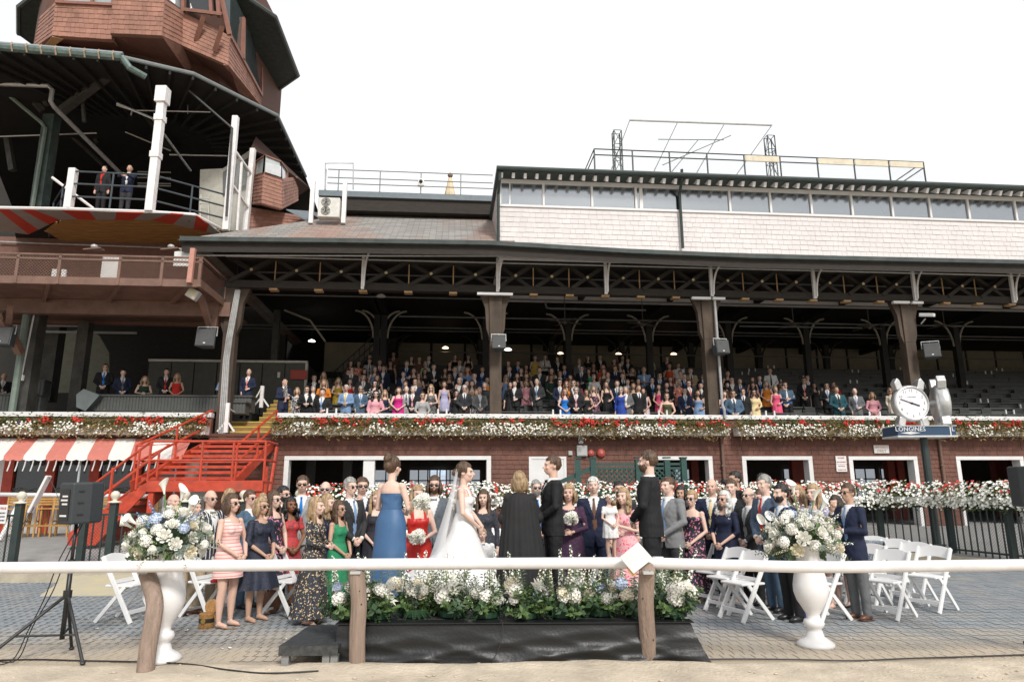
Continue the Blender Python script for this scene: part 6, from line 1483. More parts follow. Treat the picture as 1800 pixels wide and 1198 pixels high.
def sleeves(m, sex, pose, r, end=1.0):
    P = pose_j(sex, pose)
    for s in (-1, 1):
        sh, el, wr, d = P[s]; m.ell(sh, (r[0]*1.1, r[0]*1.1, r[0]*1.05))
        if end <= .5: e = [a+(b-a)*end*2 for a, b in zip(sh, el)]; m.tube([sh, e], [r[0], r[1]], 10)
        else:
            t = (end-.5)*2; e = [a+(b-a)*t for a, b in zip(el, wr)]; m.tube([sh, [(a+b)/2 for a, b in zip(sh, el)], el, e], [r[0], r[0]*.98, r[1], r[2]], 10); m.ell(el, r[1])
def jacket(pose, vox, vee=True):
    k = ('jk', pose, vox, vee)
    if k in _pc: return _pc[k]
    m = MB(); rr2 = [(0, .004, .77, .205, .150), (0, 0, .88, .198, .145)]
    m.rings(rr2+[(0, c, z, rx+.026, ry+.026) for z, rx, ry, c in MT[1:-1]]+[(0, .018, 1.495, .082, .075)], 20)
    m.tube([(-.15, .008, 1.445), (.15, .008, 1.445)], .045, 10)
    sleeves(m, 'M', pose, (.066, .056, .040), .97)
    def cut(x, y, z):
        if z > 1.478: return True
        if vee and y < -.02 and z > 1.17 and abs(x) < .082*(z-1.17)/.29: return True
        if vee and y < -.02 and z < .93 and abs(x) < .028*(.93-z)/.16: return True
        return z < .775
    vf = remesh(m, vox, cut)
    if vee:
        ex = MB()
        for s in (-1, 1):
            a = []
            for t in (0, .35, .7, 1):
                z = 1.17+.29*t; x0 = s*(.082*t+.004); x1 = s*(.082*t+.02+.042*min(1, t*2.2)*(1 if t < .9 else .5)); y0, y1 = [tsurf('M', min(z, 1.46), x)-.034 for x in (x0, x1)]
                if t == 1: y0 += .02; y1 += .02
                a += [(x0, y0, z), (x1, y1-.004, z-(.0 if t < .9 else .0))]
            ex.add(a, [(0, 1, 3, 2), (2, 3, 5, 4), (4, 5, 7, 6)])
        b = len(vf[0]); vf = (vf[0]+[list(p) for p in ex.v], vf[1]+[[i+b for i in q] for q in ex.f])
    me = fin(vf, 'jacket'); _pc[k] = me; return me
def shirt_in(pose):
    k = ('si', pose)
    if k in _pc: return _pc[k]
    m = MB(); m.rings([(0, c, z, rx+.006, ry+.010) for z, rx, ry, c in MT[1:]], 20)
    m.rings([(0, .012, 1.455, .078, .078), (0, .012, 1.50, .064, .067), (0, .012, 1.498, .06, .063)], 16)
    P = pose_j('M', pose)
    for s in (-1, 1):
        sh, el, wr, d = P[s]; e = Vector(el).lerp(Vector(wr), .93); m.tube([e, Vector(wr).lerp(e, .0)], .034, 8)
    me = fin((m.v, m.f), 'shirt'); _pc[k] = me; return me
def shirt_out(pose, vox):
    k = ('so', pose, vox)
    if k in _pc: return _pc[k]
    m = MB(); m.rings([(0, c, z, rx+.016, ry+.016) for z, rx, ry, c in MT[1:-1]]+[(0, .015, 1.50, .068, .072)], 20); sleeves(m, 'M', pose, (.060, .050, .036), .97)
    me = fin(remesh(m, vox, lambda x, y, z: z > 1.488 or z < .93), 'shirt'); _pc[k] = me; return me
def tie(bow=False, out=0.0):
    k = ('tie', bow, out)
    if k in _pc: return _pc[k]
    m = MB()
    if bow:
        for s in (-1, 1): m.prism([(s*.006, -.082-out, 1.462), (s*.048, -.075-out, 1.485), (s*.048, -.075-out, 1.44)], (0, -.012, 0))
        m.box(-.009, .009, -.1-out, -.08-out, 1.453, 1.472)
    else:
        m.prism([(-.018, -.083-out, 1.478), (.018, -.083-out, 1.478), (.011, -.092-out, 1.445), (-.011, -.092-out, 1.445)], (0, -.012, 0)); pr = [(1.447, .012), (1.36, .022), (1.22, .032), (1.06, .036), (1.0, .0)]
        a = []
        for z, w in pr: y = tsurf('M', z, 0)-.022-out; a += [(-w, y+.002, z), (0, y-.006, z), (w, y+.002, z)]
        m.add(a, [(3*i, 3*i+1, 3*i+4, 3*i+3) for i in range(4)]+[(3*i+1, 3*i+2, 3*i+5, 3*i+4) for i in range(4)])
    me = fin((m.v, m.f), 'tie'); _pc[k] = me; return me
def trousers(vox):
    k = ('tr', vox)
    if k in _pc: return _pc[k]
    m = MB(); m.rings([(0, 0, .82, .178, .125), (0, 0, .94, .182, .128), (0, 0, 1.02, .170, .12)], 16)
    for s in (-1, 1): m.tube([(s*.09, .0, .90), (s*.094, 0, .72), (s*.097, .0, .49), (s*.10, .012, .28), (s*.102, .012, .05)], [.105, .098, .078, .070, .062], 12)
    me = fin(remesh(m, vox, lambda x, y, z: z < .045), 'trousers'); _pc[k] = me; return me
def shoes(kind):
    k = ('sh', kind)
    if k in _pc: return _pc[k]
    m = MB()
    for s in (-1, 1):
        x = s*.102
        if kind == 'M': m.tube([(x, .06, .04), (x, .0, .045), (x+s*.01, -.08, .035), (x+s*.015, -.165, .028)], [.04, .046, .05, .022], 10, flat=[.9, 1, .8, .8]); m.box(x-.035, x+.045, -.15, .09, 0, .012)
        else: m.tube([(x, .045, .06), (x, -.03, .035), (x+s*.008, -.10, .022), (x+s*.008, -.15, .016)], [.026, .034, .036, .012], 8, flat=[1, .6, .5, .6]); m.tube([(x, .05, .06), (x, .058, 0)], [.016, .008], 6)
    me = fin((m.v, m.f), 'shoes'); _pc[k] = me; return me
def skirt_rings(hem, r0, r1, folds, n=48, z0=1.06, amp=.12, train=0):
    vs = []; K = 14
    for i in range(K+1):
        t = i/K; z = z0+(hem-z0)*t
        z = z0+(hem-z0)*t
        if z > .885: q = (z0-z)/(z0-.885); rx = .137+(max(r0, .192)-.137)*math.sin(q*1.57)
        else: rx = max(r0, .192)+(r1-max(r0, .192))*((.885-z)/(.885-hem))**1.1; rx = max(rx, .175 if z > .75 else 0)
        for j in range(n):
            a = 2*math.pi*j/n; f = 1+amp*math.cos(folds*a+.6*math.sin(3*a))*max(0, t-.25)
            ry = .74+.21*min(1, t*1.2); y = rx*f*ry*math.sin(a)
            if train and y > 0: y += train*t**3*math.sin(a)**2
            vs.append((rx*f*math.cos(a), y+.004, z))
    return vs, [(i*n+j, i*n+(j+1) % n, (i+1)*n+(j+1) % n, (i+1)*n+j) for i in range(K) for j in range(n)]
def dress(pose, vox, top='strap', hem=.5, full=.24, folds=9, amp=.12, train=0):
    k = ('dr', pose, vox, top, hem, full, folds, train)
    if k in _pc: return _pc[k]
    m = MB(); torso(m, 'F', .90, 1.37, .010)
    if top == 'robe': m.rings([(0, .01, 1.0, .19, .15), (0, .01, 1.2, .2, .15), (0, .01, 1.33, .19, .11), (0, .012, 1.42, .07, .07)], 16); sleeves(m, 'F', pose, (.066, .085, .10), .96)
    if top == 'long': sleeves(m, 'F', pose, (.052, .042, .030), .95)
    elif top in ('short', 'elbow'): sleeves(m, 'F', pose, (.053, .047, .038), .3 if top == 'short' else .62)
    elif top == 'off': m.tube([(-.2, .01, 1.235), (-.1, -.10, 1.25), (0, -.12, 1.255), (.1, -.10, 1.25), (.2, .01, 1.235), (.1, .09, 1.25), (0, .11, 1.25), (-.1, .09, 1.25), (-.2, .01, 1.235)], .032, 8)
    elif top == 'halter': m.tube([(-.05, -.07, 1.30), (0, -.03, 1.42), (.05, -.07, 1.30)], .04, 8)
    def cut(x, y, z):
        ax = abs(x)
        if top == 'robe': return z > 1.405
        if top == 'strapless': return z > 1.275+(.01 if y < 0 else -.03)
        if top == 'off': return z > 1.285
        if top == 'strap': return z > 1.26 + (.0 if y < 0 else -.03) and not (.070 < ax < .105)
        if top == 'sleeveless': return z > 1.30 and ax < .075 or z > 1.355 or ax > .155
        return (z > 1.335-.25*max(0, .07-ax)) and ax < .085 or z > 1.375
    vs, fs = remesh(m, vox, cut); sv, sf = skirt_rings(hem, .182, full, folds, amp=amp, train=train); b = len(vs)
    if top == 'robe':
        sv = []; K = 14; n = 72
        for i in range(K+1):
            t = i/K; z = 1.36+(hem-1.36)*t; rx = .205+(full-.205)*t**.9
            for j in range(n):
                a = 2*math.pi*j/n; f = 1+(.03+.05*t)*math.cos(folds*a)+.02*math.sin(7*a+t*2); sv.append((rx*f*math.cos(a)*(.86 if i == 0 else 1), rx*(.66+.2*t)*f*math.sin(a)*(.8 if i == 0 else 1)+.01, z))
        sf = [(i*n+j, i*n+(j+1) % n, (i+1)*n+(j+1) % n, (i+1)*n+j) for i in range(K) for j in range(n)]
    me = fin((vs+[list(p) for p in sv], fs+[[i+b for i in q] for q in sf]), 'dress'); _pc[k] = me; return me
def part(name, me, parent, mats):
    o = bpy.data.objects.new(name, me); col.objects.link(o); o.parent = parent
    for i, m in enumerate(mats):
        if i < len(o.material_slots): o.material_slots[i].link = 'OBJECT'; o.material_slots[i].material = m
    return o
rp_ = random.Random(77)
def person(label, loc, rz, height, kind='M', c1='bk', c2='nv', hs='s', hc='br', pose='clasp', vox=.011, glasses=False, skin=None, top='strap', hem=.5, full=.24, tc=None, sc='wh', bow=False, shoe=None, group=None, folds=9, amp=.12, fabric='cloth', m1=None, train=0, bd=False):
    sex = 'M' if kind in 'MS' else 'F'; H = MH if sex == 'M' else FH; s_ = height/(H+.235*(HK-1))
    t = thing('person', label, 'person', loc, rz, group); wx = rp_.choice((.93, .97, 1, 1, 1.04, 1.1)) if vox > .0101 else 1; t.scale = (s_*wx, s_*wx, s_); t.rotation_mode = 'XYZ'; t.rotation_euler.x = rp_.uniform(-.025, .025); t.rotation_euler.y = rp_.uniform(-.03, .03)
    sk = skin or SKINS[rp_.choice((0, 0, 1, 1, 2))]; hm = hairmat(hc)
    part('body', body(sex, pose, vox), t, [sk, EYE, hm, LIP]); part('hair', hair(hs, sex, vox), t, [hm])
    if bd: part('beard', beard(vox), t, [hm])
    if glasses: part('sunglasses', shades(sex), t, [SUNG])
    C1 = m1 or cloth(c1, fabric)
    if kind == 'M':
        part('jacket', jacket(pose, vox*1.15), t, [C1]); part('shirt', shirt_in(pose), t, [cloth(sc)]); part('tie', tie(bow), t, [cloth(c2)])
    if kind == 'S': part('shirt', shirt_out(pose, vox*1.15), t, [C1]); part('tie', tie(bow, .004), t, [cloth(c2)])
    if sex == 'M': part('trousers', trousers(vox*1.2), t, [cloth(tc or c1 if kind == 'M' else tc or 'bk')]); part('shoes', shoes('M'), t, [shoe or SHOE_BK])
    else:
        part('dress', dress(pose, vox*1.1, top, hem, full, folds, amp, train), t, [C1]); part('shoes', shoes('F'), t, [shoe or SHOE_TN])
    return t
# ------------------------------------------------------------ the crowd in the stand (x y of the head top in zoomed crops)
CROWD = [(480, 600, 4.5, """195 362 L bw wh o bd|278 352 M bk wh s br g|325 350 M bk wh s gy|400 370 M bk lb s bk|590 345 M lb ye s wh|693 348 M sb lb s gy g|808 382 L pk wh w bk g|888 380 W nv wh l bd|1000 358 W mg wh o br|1065 350 M lg nv b wh|1105 355 M bk pk s wh
1185 395 L lg wh s br g|1255 342 W mt wh l bd g|1443 382 L bk wh o br g|1510 345 M ch nv s wh g|1605 375 L bw wh o bd|1635 360 M gy wh s gy|335 262 M bk wh s br g|405 240 W tn wh w bd|410 300 L or wh l bd|525 288 W gd wh w bd|605 290 W rd wh l br
600 222 M bk bk s br g|620 200 M ch nv s br g|710 258 M ch lg s bk g|800 308 L bw wh w bk g|820 262 W bk wh l br|725 212 W br wh l bk|800 195 W lb wh l br|868 188 M nv wh s br|760 135 M lg bk s bk|845 140 M nv rd s br|770 95 M bk nv s bk|860 110 W br wh l br|620 150 L br wh l br|670 150 L rf wh l bk
938 155 W bk wh l bk|960 80 M br rd s bk|1038 238 M nv lb s br|1055 150 M nv bl s gy|1108 208 W bk wh l br|1160 250 W tn wh w br g|1055 310 L bk wh u br|1130 290 M nv bk s br g|1090 115 W ch wh l br|1160 120 L br wh u br|1205 150 L pg wh o gy|1230 110 M ch wh s bk|1200 210 W bk wh w bk|1272 175 M bk wh s br
1365 308 W lv wh o br|1358 205 W ch wh w bk|1392 252 O bk wh l br g|1440 195 M nv lg s br|1400 160 W bk wh l bk|1440 100 W bk wh u bk|1475 140 M lg wh s br|1545 105 W bk wh l bk|1465 285 M bk wh s wh p|1485 238 M nv wh s br|1545 200 L lb wh w rd|1600 248 M nv wh s bk|1575 305 W tn wh w br|1530 308 M br wh b br|1655 200 M nv bl s br|1688 272 W or wh l bk|1672 320 S bk bk s gy"""),
(860, 600, 4.5, """600 368 W bl wh w rd g|678 360 M bk pk s gy g|775 378 O bk wh l br g|832 348 W fl wh l bd|1035 358 L rb wh s gy g|1070 355 M gy wh s gy|1165 342 M bk bk s br|1220 362 W pf wh l bk|1402 400 O ol wh u br g|1548 360 M nv lb s bk g|1652 378 W lb wh w bk
163 312 L bk wh l bk|205 308 M bk wh s bk|285 305 L kf wh o bd|382 290 M ch lb b gy|485 260 L dg wh l br|555 300 M nv lg s bk g|598 312 W or wh w rd g|668 305 M ch wh s br g|705 308 L hp wh l br|928 315 W bk cr l br|1000 305 M nv sb s br|832 258 L wh wh s gy|1104 292 M tn wh s br|1130 325 W tn wh w br|1282 283 M bk bl s bk g
1350 330 W hp wh w bk|1400 320 L bk wh w bk|1488 300 L rf wh o wh|1580 305 M bk co s br g|1668 320 M bk lg s bk|125 262 W lb wh l bd g|215 248 W bk wh w br|303 248 W bk wh w br|410 198 M ch wh s br|255 205 L bk wh l br|167 192 M bk sb s br|148 150 M bk wh s br|222 152 M nv bl s br|290 178 W ch wh l bk|358 110 W ye wh u bk|440 100 S wh bk s bk
540 118 M bk wh s br|495 208 W tn wh l br|560 230 M bk lb s br g|600 185 M nv bl s br|645 260 W tn wh w br|715 140 M gy wh s gy|720 192 M bk sb s bk g|630 130 L br wh l rd|778 215 W gr wh l bk|785 110 L bk wh l br|873 102 M bk wh s bk|823 170 W bk wh l br|905 180 L ro wh l rd|938 245 M ch wh b gy|910 210 W br wh l rd|995 190 M nv bk s br|990 135 L br wh o br
1040 165 W tn wh w br|1055 110 M bk wh s br|1102 130 M bk lg s br|1058 248 M bk nv s br|1130 210 L bk wh w bd p|1222 200 S lb wh b br|1268 120 L pg wh w bd|1187 285 W bk wh l bk|1345 245 M nv lb s br g|1400 110 M ch rd s br|1415 172 W ro wh l br|1500 165 S wh wh s br|1520 225 W tn wh u br|1430 272 W nv wh l br|1545 248 M nv bl s bk|1590 205 M tn nv s br|1683 252 M bk lb s bk g"""),
(1240, 600, 4.5, """20 280 M bk wh s br|35 370 L cr wh o bd|155 388 O rb wh l br|210 382 M sb nv s br g|295 370 M bk bk s br g|380 372 L py wh l bk g|550 352 W hp wh n bd|625 340 M rb lv s bk g|1045 352 M tl bk s br|1185 368 M gy lv b gy|1310 400 L pk wh o bd|1455 368 L cr wh o bd g|175 318 W br wh l bk|262 290 M nv lb s br|200 280 M ch wh s br g|175 228 W bk wh u br
355 280 W ro wh l br|385 320 W ro wh w bk|427 265 M nv bl s bk|475 310 W or wh w bd|510 205 S wh ch s br|587 322 W bw wh w br|630 320 S sb wh s br g|772 283 M bk co s br g|803 263 M bk pk s br g|870 325 O bk wh w bk g|960 322 M bk lb s bk g|1008 318 L rd wh l br g"""),
(140, 620, 4.278, """200 82 M bk bl s br g|343 122 M nv gy s bk|490 172 W dg wh w bd|655 115 M bk rd s bk|745 152 W rd wh l bd|1100 150 L lb wh o bd|1265 120 M nv co b br|-560 152 M bk lg b br"""),]
def zf_row(k): return tier(k)
ents = []
for X0, Y0, S_, txt in CROWD:
    for it in txt.replace('\n', '|').split('|'):
        p = it.split(); px, py = X0+float(p[0])/S_, Y0+float(p[1])/S_; ents.append(dict(px=px, py=py, k=p[2], c1=p[3], c2=p[4], hs=p[5], hc=p[6], g=('g' in p[7:]), ph=('p' in p[7:]), left=(X0 == 140)))
for e in ents:
    H = 1.74 if e['k'] in 'MS' else 1.64
    if e['left']:
        w = 1.9 if e['px'] > 150 else 3.5; e['row'] = -1; e['w'] = w; e['z'] = 3.15
        u, zh = fp(e['px'], e['py'], w); e['u'] = u; e['h'] = 1.68 if e['k'] == 'M' else 1.58; e['z'] = zh-e['h']; continue
    best = None
    for k in range(NT):
        w, z = tier(k); w += .38; u, zh = fp(e['px'], e['py'], w); d = abs(zh-z-H)
        if best is None or d < best[0]: best = (d, k, w, z, u, zh)
    d, k, w, z, u, zh = best; e.update(row=k, w=w+rp_.uniform(-.08, .08), z=z, u=u, h=max(H-.16, min(H+.14, zh-z)))
def short(e):
    n_ = CO[e['c1']][0]; return n_+(' suit' if e['k'] == 'M' else ' shirt' if e['k'] == 'S' else ' long sleeved dress' if e['k'] == 'L' else ' strapless dress' if e['k'] == 'O' else ' dress')
def base(e):
    s = 'person in '+short(e)
    if e['k'] == 'M' and e['c2'] not in ('wh', e['c1']): s += ' and '+CO[e['c2']][0]+' tie'
    elif e['k'] in 'WLO': s += ' with '+HNAME[e['hc']]+' hair'
    if e['g']: s += ' and sunglasses'
    return s
from collections import Counter
cs, cb = Counter(short(e) for e in ents), Counter(base(e) for e in ents)
used = set()
for e in ents:
    lab = base(e)
    opts = sorted((o for o in ents if o is not e and cs[short(o)] == 1), key=lambda o: math.hypot(o['px']-e['px'], 2*(o['py']-e['py'])))
    where = ' in the stand'
    if cb[lab] > 1 or e['left']:
        lab = lab.replace(' long sleeved', '')
        for o in opts:
            dx, dy = o['px']-e['px'], o['py']-e['py']
            rel = 'behind' if dy > 9 and abs(dx) < 25 else 'in front of' if dy < -9 and abs(dx) < 25 else 'left of' if dx > 0 else 'right of'
            l2 = lab+' '+rel+' the '+short(o)
            if l2 not in used and len(l2.split()) <= 16: lab = l2; break
    else: lab += {0: ' at the parapet', 1: ' in the second row', 2: ' in the third row'}.get(e['row'], ' in the upper rows')
    if len(lab.split()) > 16: lab = lab.replace(' and sunglasses', '')
    used.add(lab); e['label'] = lab
for e in ents:
    loc = FM@Vector((e['u'], e['w'], e['z'])); face_dir = FA+rp_.uniform(-.2, .2) + math.atan2(-1.5-e['u'], 12)*.45
    pose = 'phone' if e['ph'] else rp_.choice(('clasp', 'clasp', 'mixed', 'side', 'high', 'mixed'))
    top = {'W': rp_.choice(('strap', 'sleeveless')), 'L': rp_.choice(('long', 'elbow')), 'O': 'strapless'}.get(e['k'], 'strap')
    t = person(e['label'], loc, face_dir, e['h'], e['k'] if e['k'] in 'MS' else 'W', e['c1'], e['c2'], e['hs'], e['hc'], pose, .019, e['g'], top=top, hem=.5, full=.22, group='guests standing in the grandstand')

for px, py, Y, lb, kw in ((185, 292, 21.3, 'young person in black suit with red scarf on the upper deck rail', dict(c1='bk', c2='rd', sc='rd', hs='s', hc='bk', pose='side')), (227, 290, 20.9, 'person in navy suit leaning folded arms on the upper deck rail', dict(c1='nv', c2='wh', hs='b', hc='gy', pose='rail', tc='ch'))):
    p = at(px, py, Y); person(lb, (p.x, p.y, p.z-1.74), rp_.uniform(-.2, .2)+.1, 1.74, 'M', vox=.016, **kw)
u, zh = fp(500, 664, -.1); hh_ = 1.78
w_ = .5; z_ = 3.22+.19*1; u, zh = fp(500, 664, w_)
person('person in royal navy suit standing on the wooden steps holding a baby', FM@Vector((u, w_, zh-1.78)), FA+R(40), 1.78, 'M', 'nv', 'nv', 's', 'bk', 'hold', .016)
person('baby in black and white held by the navy suited person on the steps', FM@Vector((u+.13, w_-.26, zh-.80)), FA+R(-60), .68, 'W', 'bw', 'wh', 's', 'bd', 'clasp', .03, top='long', hem=.4, full=.16)
# ============================================================ wedding party and guests on the paving
ST = .36      # stage height
def guest(px, py, Y, face_deg, label, z0=0.0, H=None, **kw):
    p = at(px, py, Y); h = p.z-z0
    return person(label, (p.x, Y, z0), R(face_deg), H or h, **kw)
WG = 'guests on the left of the stage'; RG = 'guests on the right of the stage'
V1 = .0115
bm = guest(690, 801, 8.5, 152, 'person in long strapless blue gown with an updo seen from behind', ST, kind='W', c1='sb', m1=mat('blue_crepe', (.045, .115, .24), .55, var=.08, bump=.25, bscale=6), hs='u', hc='br', pose='high', top='strapless', hem=.02, full=.25, folds=6, amp=.05, vox=.010, skin=SKINS[1])
guest(738, 852, 9.6, 20, 'person in bright red dress half hidden behind the blue gown', ST*0, kind='W', c1='rd', fabric='satin', hs='l', hc='bd', pose='high', top='strap', hem=.3, full=.24)
bride = guest(815, 812, 8.7, 82, 'bride in white gown with long veil facing right', ST, kind='W', c1='wh', m1=mat('white_satin_gown', (.80, .79, .78), .45, var=.03, bump=.4, bscale=5), hs='n', hc='br', pose='clasp', top='strap', hem=.02, full=.60, folds=11, amp=.10, train=.75, vox=.010, skin=SKINS[1])
off = guest(918, 828, 8.7, 180, 'officiant in black pleated robe with blonde hair seen from behind', ST, kind='W', c1='bk', hs='o', hc='bd', pose='clasp', top='robe', hem=.12, full=.34, folds=20, amp=.09, vox=.010, m1=mat('black_robe', (.016, .016, .017), .85, var=.2))
grm = guest(970, 801, 8.9, -78, 'groom in black tuxedo facing left towards the bride', ST, kind='M', c1='bk', c2='bk', bow=True, hs='s', hc='br', pose='clasp', vox=.010)
gm = guest(1140, 792, 8.35, -112, 'tall bearded groomsman in black suit seen from behind at the right of the stage', ST, bd=True, kind='M', c1='bk', c2='bk', bow=True, hs='s', hc='br', pose='clasp', vox=.010)
guest(762, 836, 10.6, 4, 'bearded long haired person in grey suit with bow tie and sunglasses', bd=True, kind='M', c1='gy', c2='lg', bow=True, hs='o', hc='br', pose='side', glasses=True, m1=mat('blue_grey_wool', (.10, .115, .135), .8, var=.1))
guest(850, 860, 10.8, -4, 'brown haired person in dark tweed cardigan behind the bride', kind='W', c1='nv', m1=mat('dark_tweed', (.05, .055, .07), .9, var=.6, scale=60), hs='l', hc='br', pose='side', top='long', hem=.5)
guest(851, 928, 9.9, 5, 'boy in white shirt and bow tie standing in front of the cardigan', kind='S', c1='wh', c2='lb', bow=True, hs='s', hc='bd', pose='side', tc='nv', sc='wh')
guest(946, 843, 11.6, 10, 'grey bearded person in glasses between officiant and groom', bd=True, glasses=True, kind='M', c1='ch', c2='bl', hs='s', hc='gy', pose='clasp')
guest(1000, 850, 10.4, -10, 'blonde person in purple lace dress holding a white bouquet', kind='W', c1='pu', m1=mat('purple_lace', (.055, .018, .055), .8, var=.5, scale=40), hs='o', hc='bd', pose='high', top='long', hem=.25, full=.24)
guest(1045, 838, 11.0, -8, 'white haired person in dark blue suit with patterned tie', kind='M', c1='nv', c2='br', hs='s', hc='wh', pose='side')
guest(1091, 846, 12.2, -5, 'dark haired face seen just behind the mother in pink', kind='M', c1='ch', c2='nv', hs='s', hc='bk', pose='side')
guest(1098, 856, 10.0, -30, 'person in bold pink floral wrap dress carrying a child', kind='W', c1='bf', hs='w', hc='bd', pose='hold', top='short', hem=.3, full=.25)
pb_ = at(1072, 868, 9.72); person('small child in white with a flower crown held on the hip', (pb_.x, 9.72, pb_.z-.86), R(20), .86, 'W', 'wh', 'wh', 's', 'bd', 'clasp', .016, top='short', hem=.55, full=.2)
guest(1176, 838, 10.8, -55, 'person in mid grey jacket half hidden behind the groomsman', kind='M', c1='lg', m1=mat('mid_grey_wool', (.20, .205, .21), .8, var=.1), c2='lb', hs='s', hc='br', pose='clasp', tc='ch')
guest(1199, 853, 11.8, -20, 'dark curly haired person behind the off shoulder floral dress', kind='W', c1='bk', hs='w', hc='bk', pose='clasp', top='short')
guest(1211, 861, 10.9, -38, 'blonde person in off shoulder dark floral dress and sunglasses', kind='W', c1='fl', hs='n', hc='bd', pose='clasp', top='off', hem=.12, full=.25, glasses=True, vox=V1)
guest(1246, 841, 11.3, -30, 'grey haired person in dark suit with pale yellow tie', kind='M', c1='nv', c2='py', hs='b', hc='gy', pose='clasp')
guest(1270, 862, 10.6, -52, 'silver curly haired person in navy dress and sunglasses', kind='W', c1='nv', hs='w', hc='wh', pose='clasp', top='elbow', hem=.5, full=.22, glasses=True, vox=V1)
guest(1289, 842, 11.2, -30, 'dark haired teenager in black suit behind the navy dress', kind='M', c1='bk', c2='wh', hs='s', hc='br', pose='side')
guest(1292, 828, 12.6, -70, 'photographer in black holding a camera above the guests', kind='S', c1='bk', c2='bk', hs='s', hc='bk', pose='phone')
guest(1313, 856, 10.6, -58, 'bald person in charcoal suit and sunglasses with hands clasped', kind='M', c1='bk', m1=mat('charcoal_wool', (.03, .03, .033), .8, var=.1), c2='lg', hs='b', hc='gy', pose='clasp', glasses=True, vox=V1)
guest(1331, 861, 11.2, -55, 'brown bobbed person peeking between two suits on the right', kind='W', c1='bk', hs='o', hc='br', pose='clasp', top='long', hem=.55)
guest(1334, 832, 11.6, -25, 'person in sunglasses standing behind the red tie', kind='M', c1='nv', c2='wh', hs='s', hc='bk', pose='side', glasses=True)
guest(1347, 834, 10.0, -66, 'tall person in blue suit with red tie facing left', kind='M', c1='sb', m1=mat('steel_blue_wool', (.06, .09, .14), .8, var=.12), c2='rd', hs='s', hc='gy', pose='clasp', vox=V1)
guest(1376, 850, 9.35, -72, 'bearded dark haired person in navy suit behind the right bouquet', bd=True, kind='M', c1='nv', c2='lb', hs='s', hc='bk', pose='clasp', tc='bk', vox=V1)
guest(1404, 852, 10.6, -50, 'blonde person in pale pink top behind the right bouquet', kind='W', c1='pk', hs='o', hc='bd', pose='clasp', top='short', hem=.5)
guest(1430, 850, 10.2, -50, 'strawberry blonde person in lilac top behind the calla lilies', kind='W', c1='lv', hs='l', hc='bd', pose='clasp', top='short', hem=.5)
guest(1465, 870, 10.4, -60, 'person in patterned skirt and dark heels beside the navy blazer', kind='W', c1='bw', hs='o', hc='db', pose='clasp', top='short', hem=.5, shoe=SHOE_BK)
guest(1490, 849, 9.4, -68, 'person in navy blazer and grey trousers touching his sunglasses', kind='M', c1='nv', c2='lb', hs='s', hc='br', pose='phone', glasses=True, tc='gy', shoe=SHOE_BR, vox=V1)
# left side
guest(305, 868, 10.6, 60, 'balding person whose face shows above the left bouquet', kind='M', c1='nv', c2='wh', hs='b', hc='gy', pose='mixed', tc='kh', shoe=SHOE_BR)
guest(342, 878, 10.0, 65, 'dark haired person behind the left bouquet beside the striped blazer', kind='M', c1='nv', c2='wh', hs='s', hc='bk', pose='mixed', tc='kh', shoe=SHOE_BR)
guest(374, 861, 10.2, 58, 'bald person in navy blazer with white stripes and sunglasses', kind='M', c1='nv', m1=stripemat('striped_blazer', (.018, .022, .05), (.62, .6, .55), 19, 0, .22), c2='kh', bow=True, hs='b', hc='gy', pose='side', glasses=True, tc='kh', shoe=SHOE_BR, vox=V1)
guest(402, 859, 10.7, 60, 'blonde person in pale lace dress behind the pink striped dress', kind='W', c1='pg', m1=mat('pale_green_lace', (.48, .5, .42), .8, var=.3, scale=40), hs='o', hc='bd', pose='clasp', top='sleeveless', hem=.45, glasses=True)
guest(414, 867, 9.1, 66, 'brown bobbed person in sleeveless pink and white striped dress', kind='W', c1='pk', m1=stripemat('pink_stripe_dress', (.78, .56, .52), (.68, .22, .20), 22, 2, .25), hs='o', hc='br', pose='clasp', top='sleeveless', hem=.62, full=.20, folds=4, amp=.04, glasses=True, vox=.010)
guest(446, 861, 10.5, 62, 'person in blue suit with a hand raised to his mouth', kind='M', c1='sb', c2='nv', hs='s', hc='br', pose='phone', glasses=True)
guest(464, 866, 10.9, 80, 'blonde curly haired child held up behind the navy lace dress', z0=.55, kind='W', c1='wh', hs='s', hc='bd', pose='clasp', top='short')
guest(462, 873, 9.5, 62, 'blonde bobbed person in navy lace dress and gold heels', kind='W', c1='nv', m1=mat('navy_lace', (.02, .026, .05), .7, var=.6, scale=50), hs='o', hc='bd', pose='clasp', top='elbow', hem=.44, full=.30, folds=8, glasses=True, vox=.010)
guest(484, 862, 10.1, 66, 'long brown haired person in black floral dress and sunglasses', kind='W', c1='fl', m1=None, hs='l', hc='br', pose='clasp', top='sleeveless', hem=.5, glasses=True)
guest(498, 854, 10.8, 66, 'black bearded person in dark suit and sunglasses on the left', bd=True, kind='M', c1='bk', c2='wh', hs='s', hc='bk', pose='side', glasses=True)
guest(511, 873, 10.6, 40, 'black haired smiling person in red printed dress', kind='W', c1='rp', hs='w', hc='bk', pose='clasp', top='short', hem=.5, skin=SKINS[3])
guest(534, 836, 11.4, 14, 'tall person in light grey suit with blue tie and sunglasses', kind='M', c1='lg', c2='bl', hs='s', hc='br', pose='side', glasses=True)
guest(556, 873, 9.3, 78, 'long blonde haired person in dark maxi floral dress with sandals', kind='W', c1='mx', hs='l', hc='bd', pose='high', top='long', hem=.10, full=.27, folds=9, vox=.010)
guest(573, 846, 12.0, 10, 'bald person in glasses in front of the red and white flowers', kind='M', c1='ch', c2='lb', hs='b', hc='gy', pose='side', glasses=True)
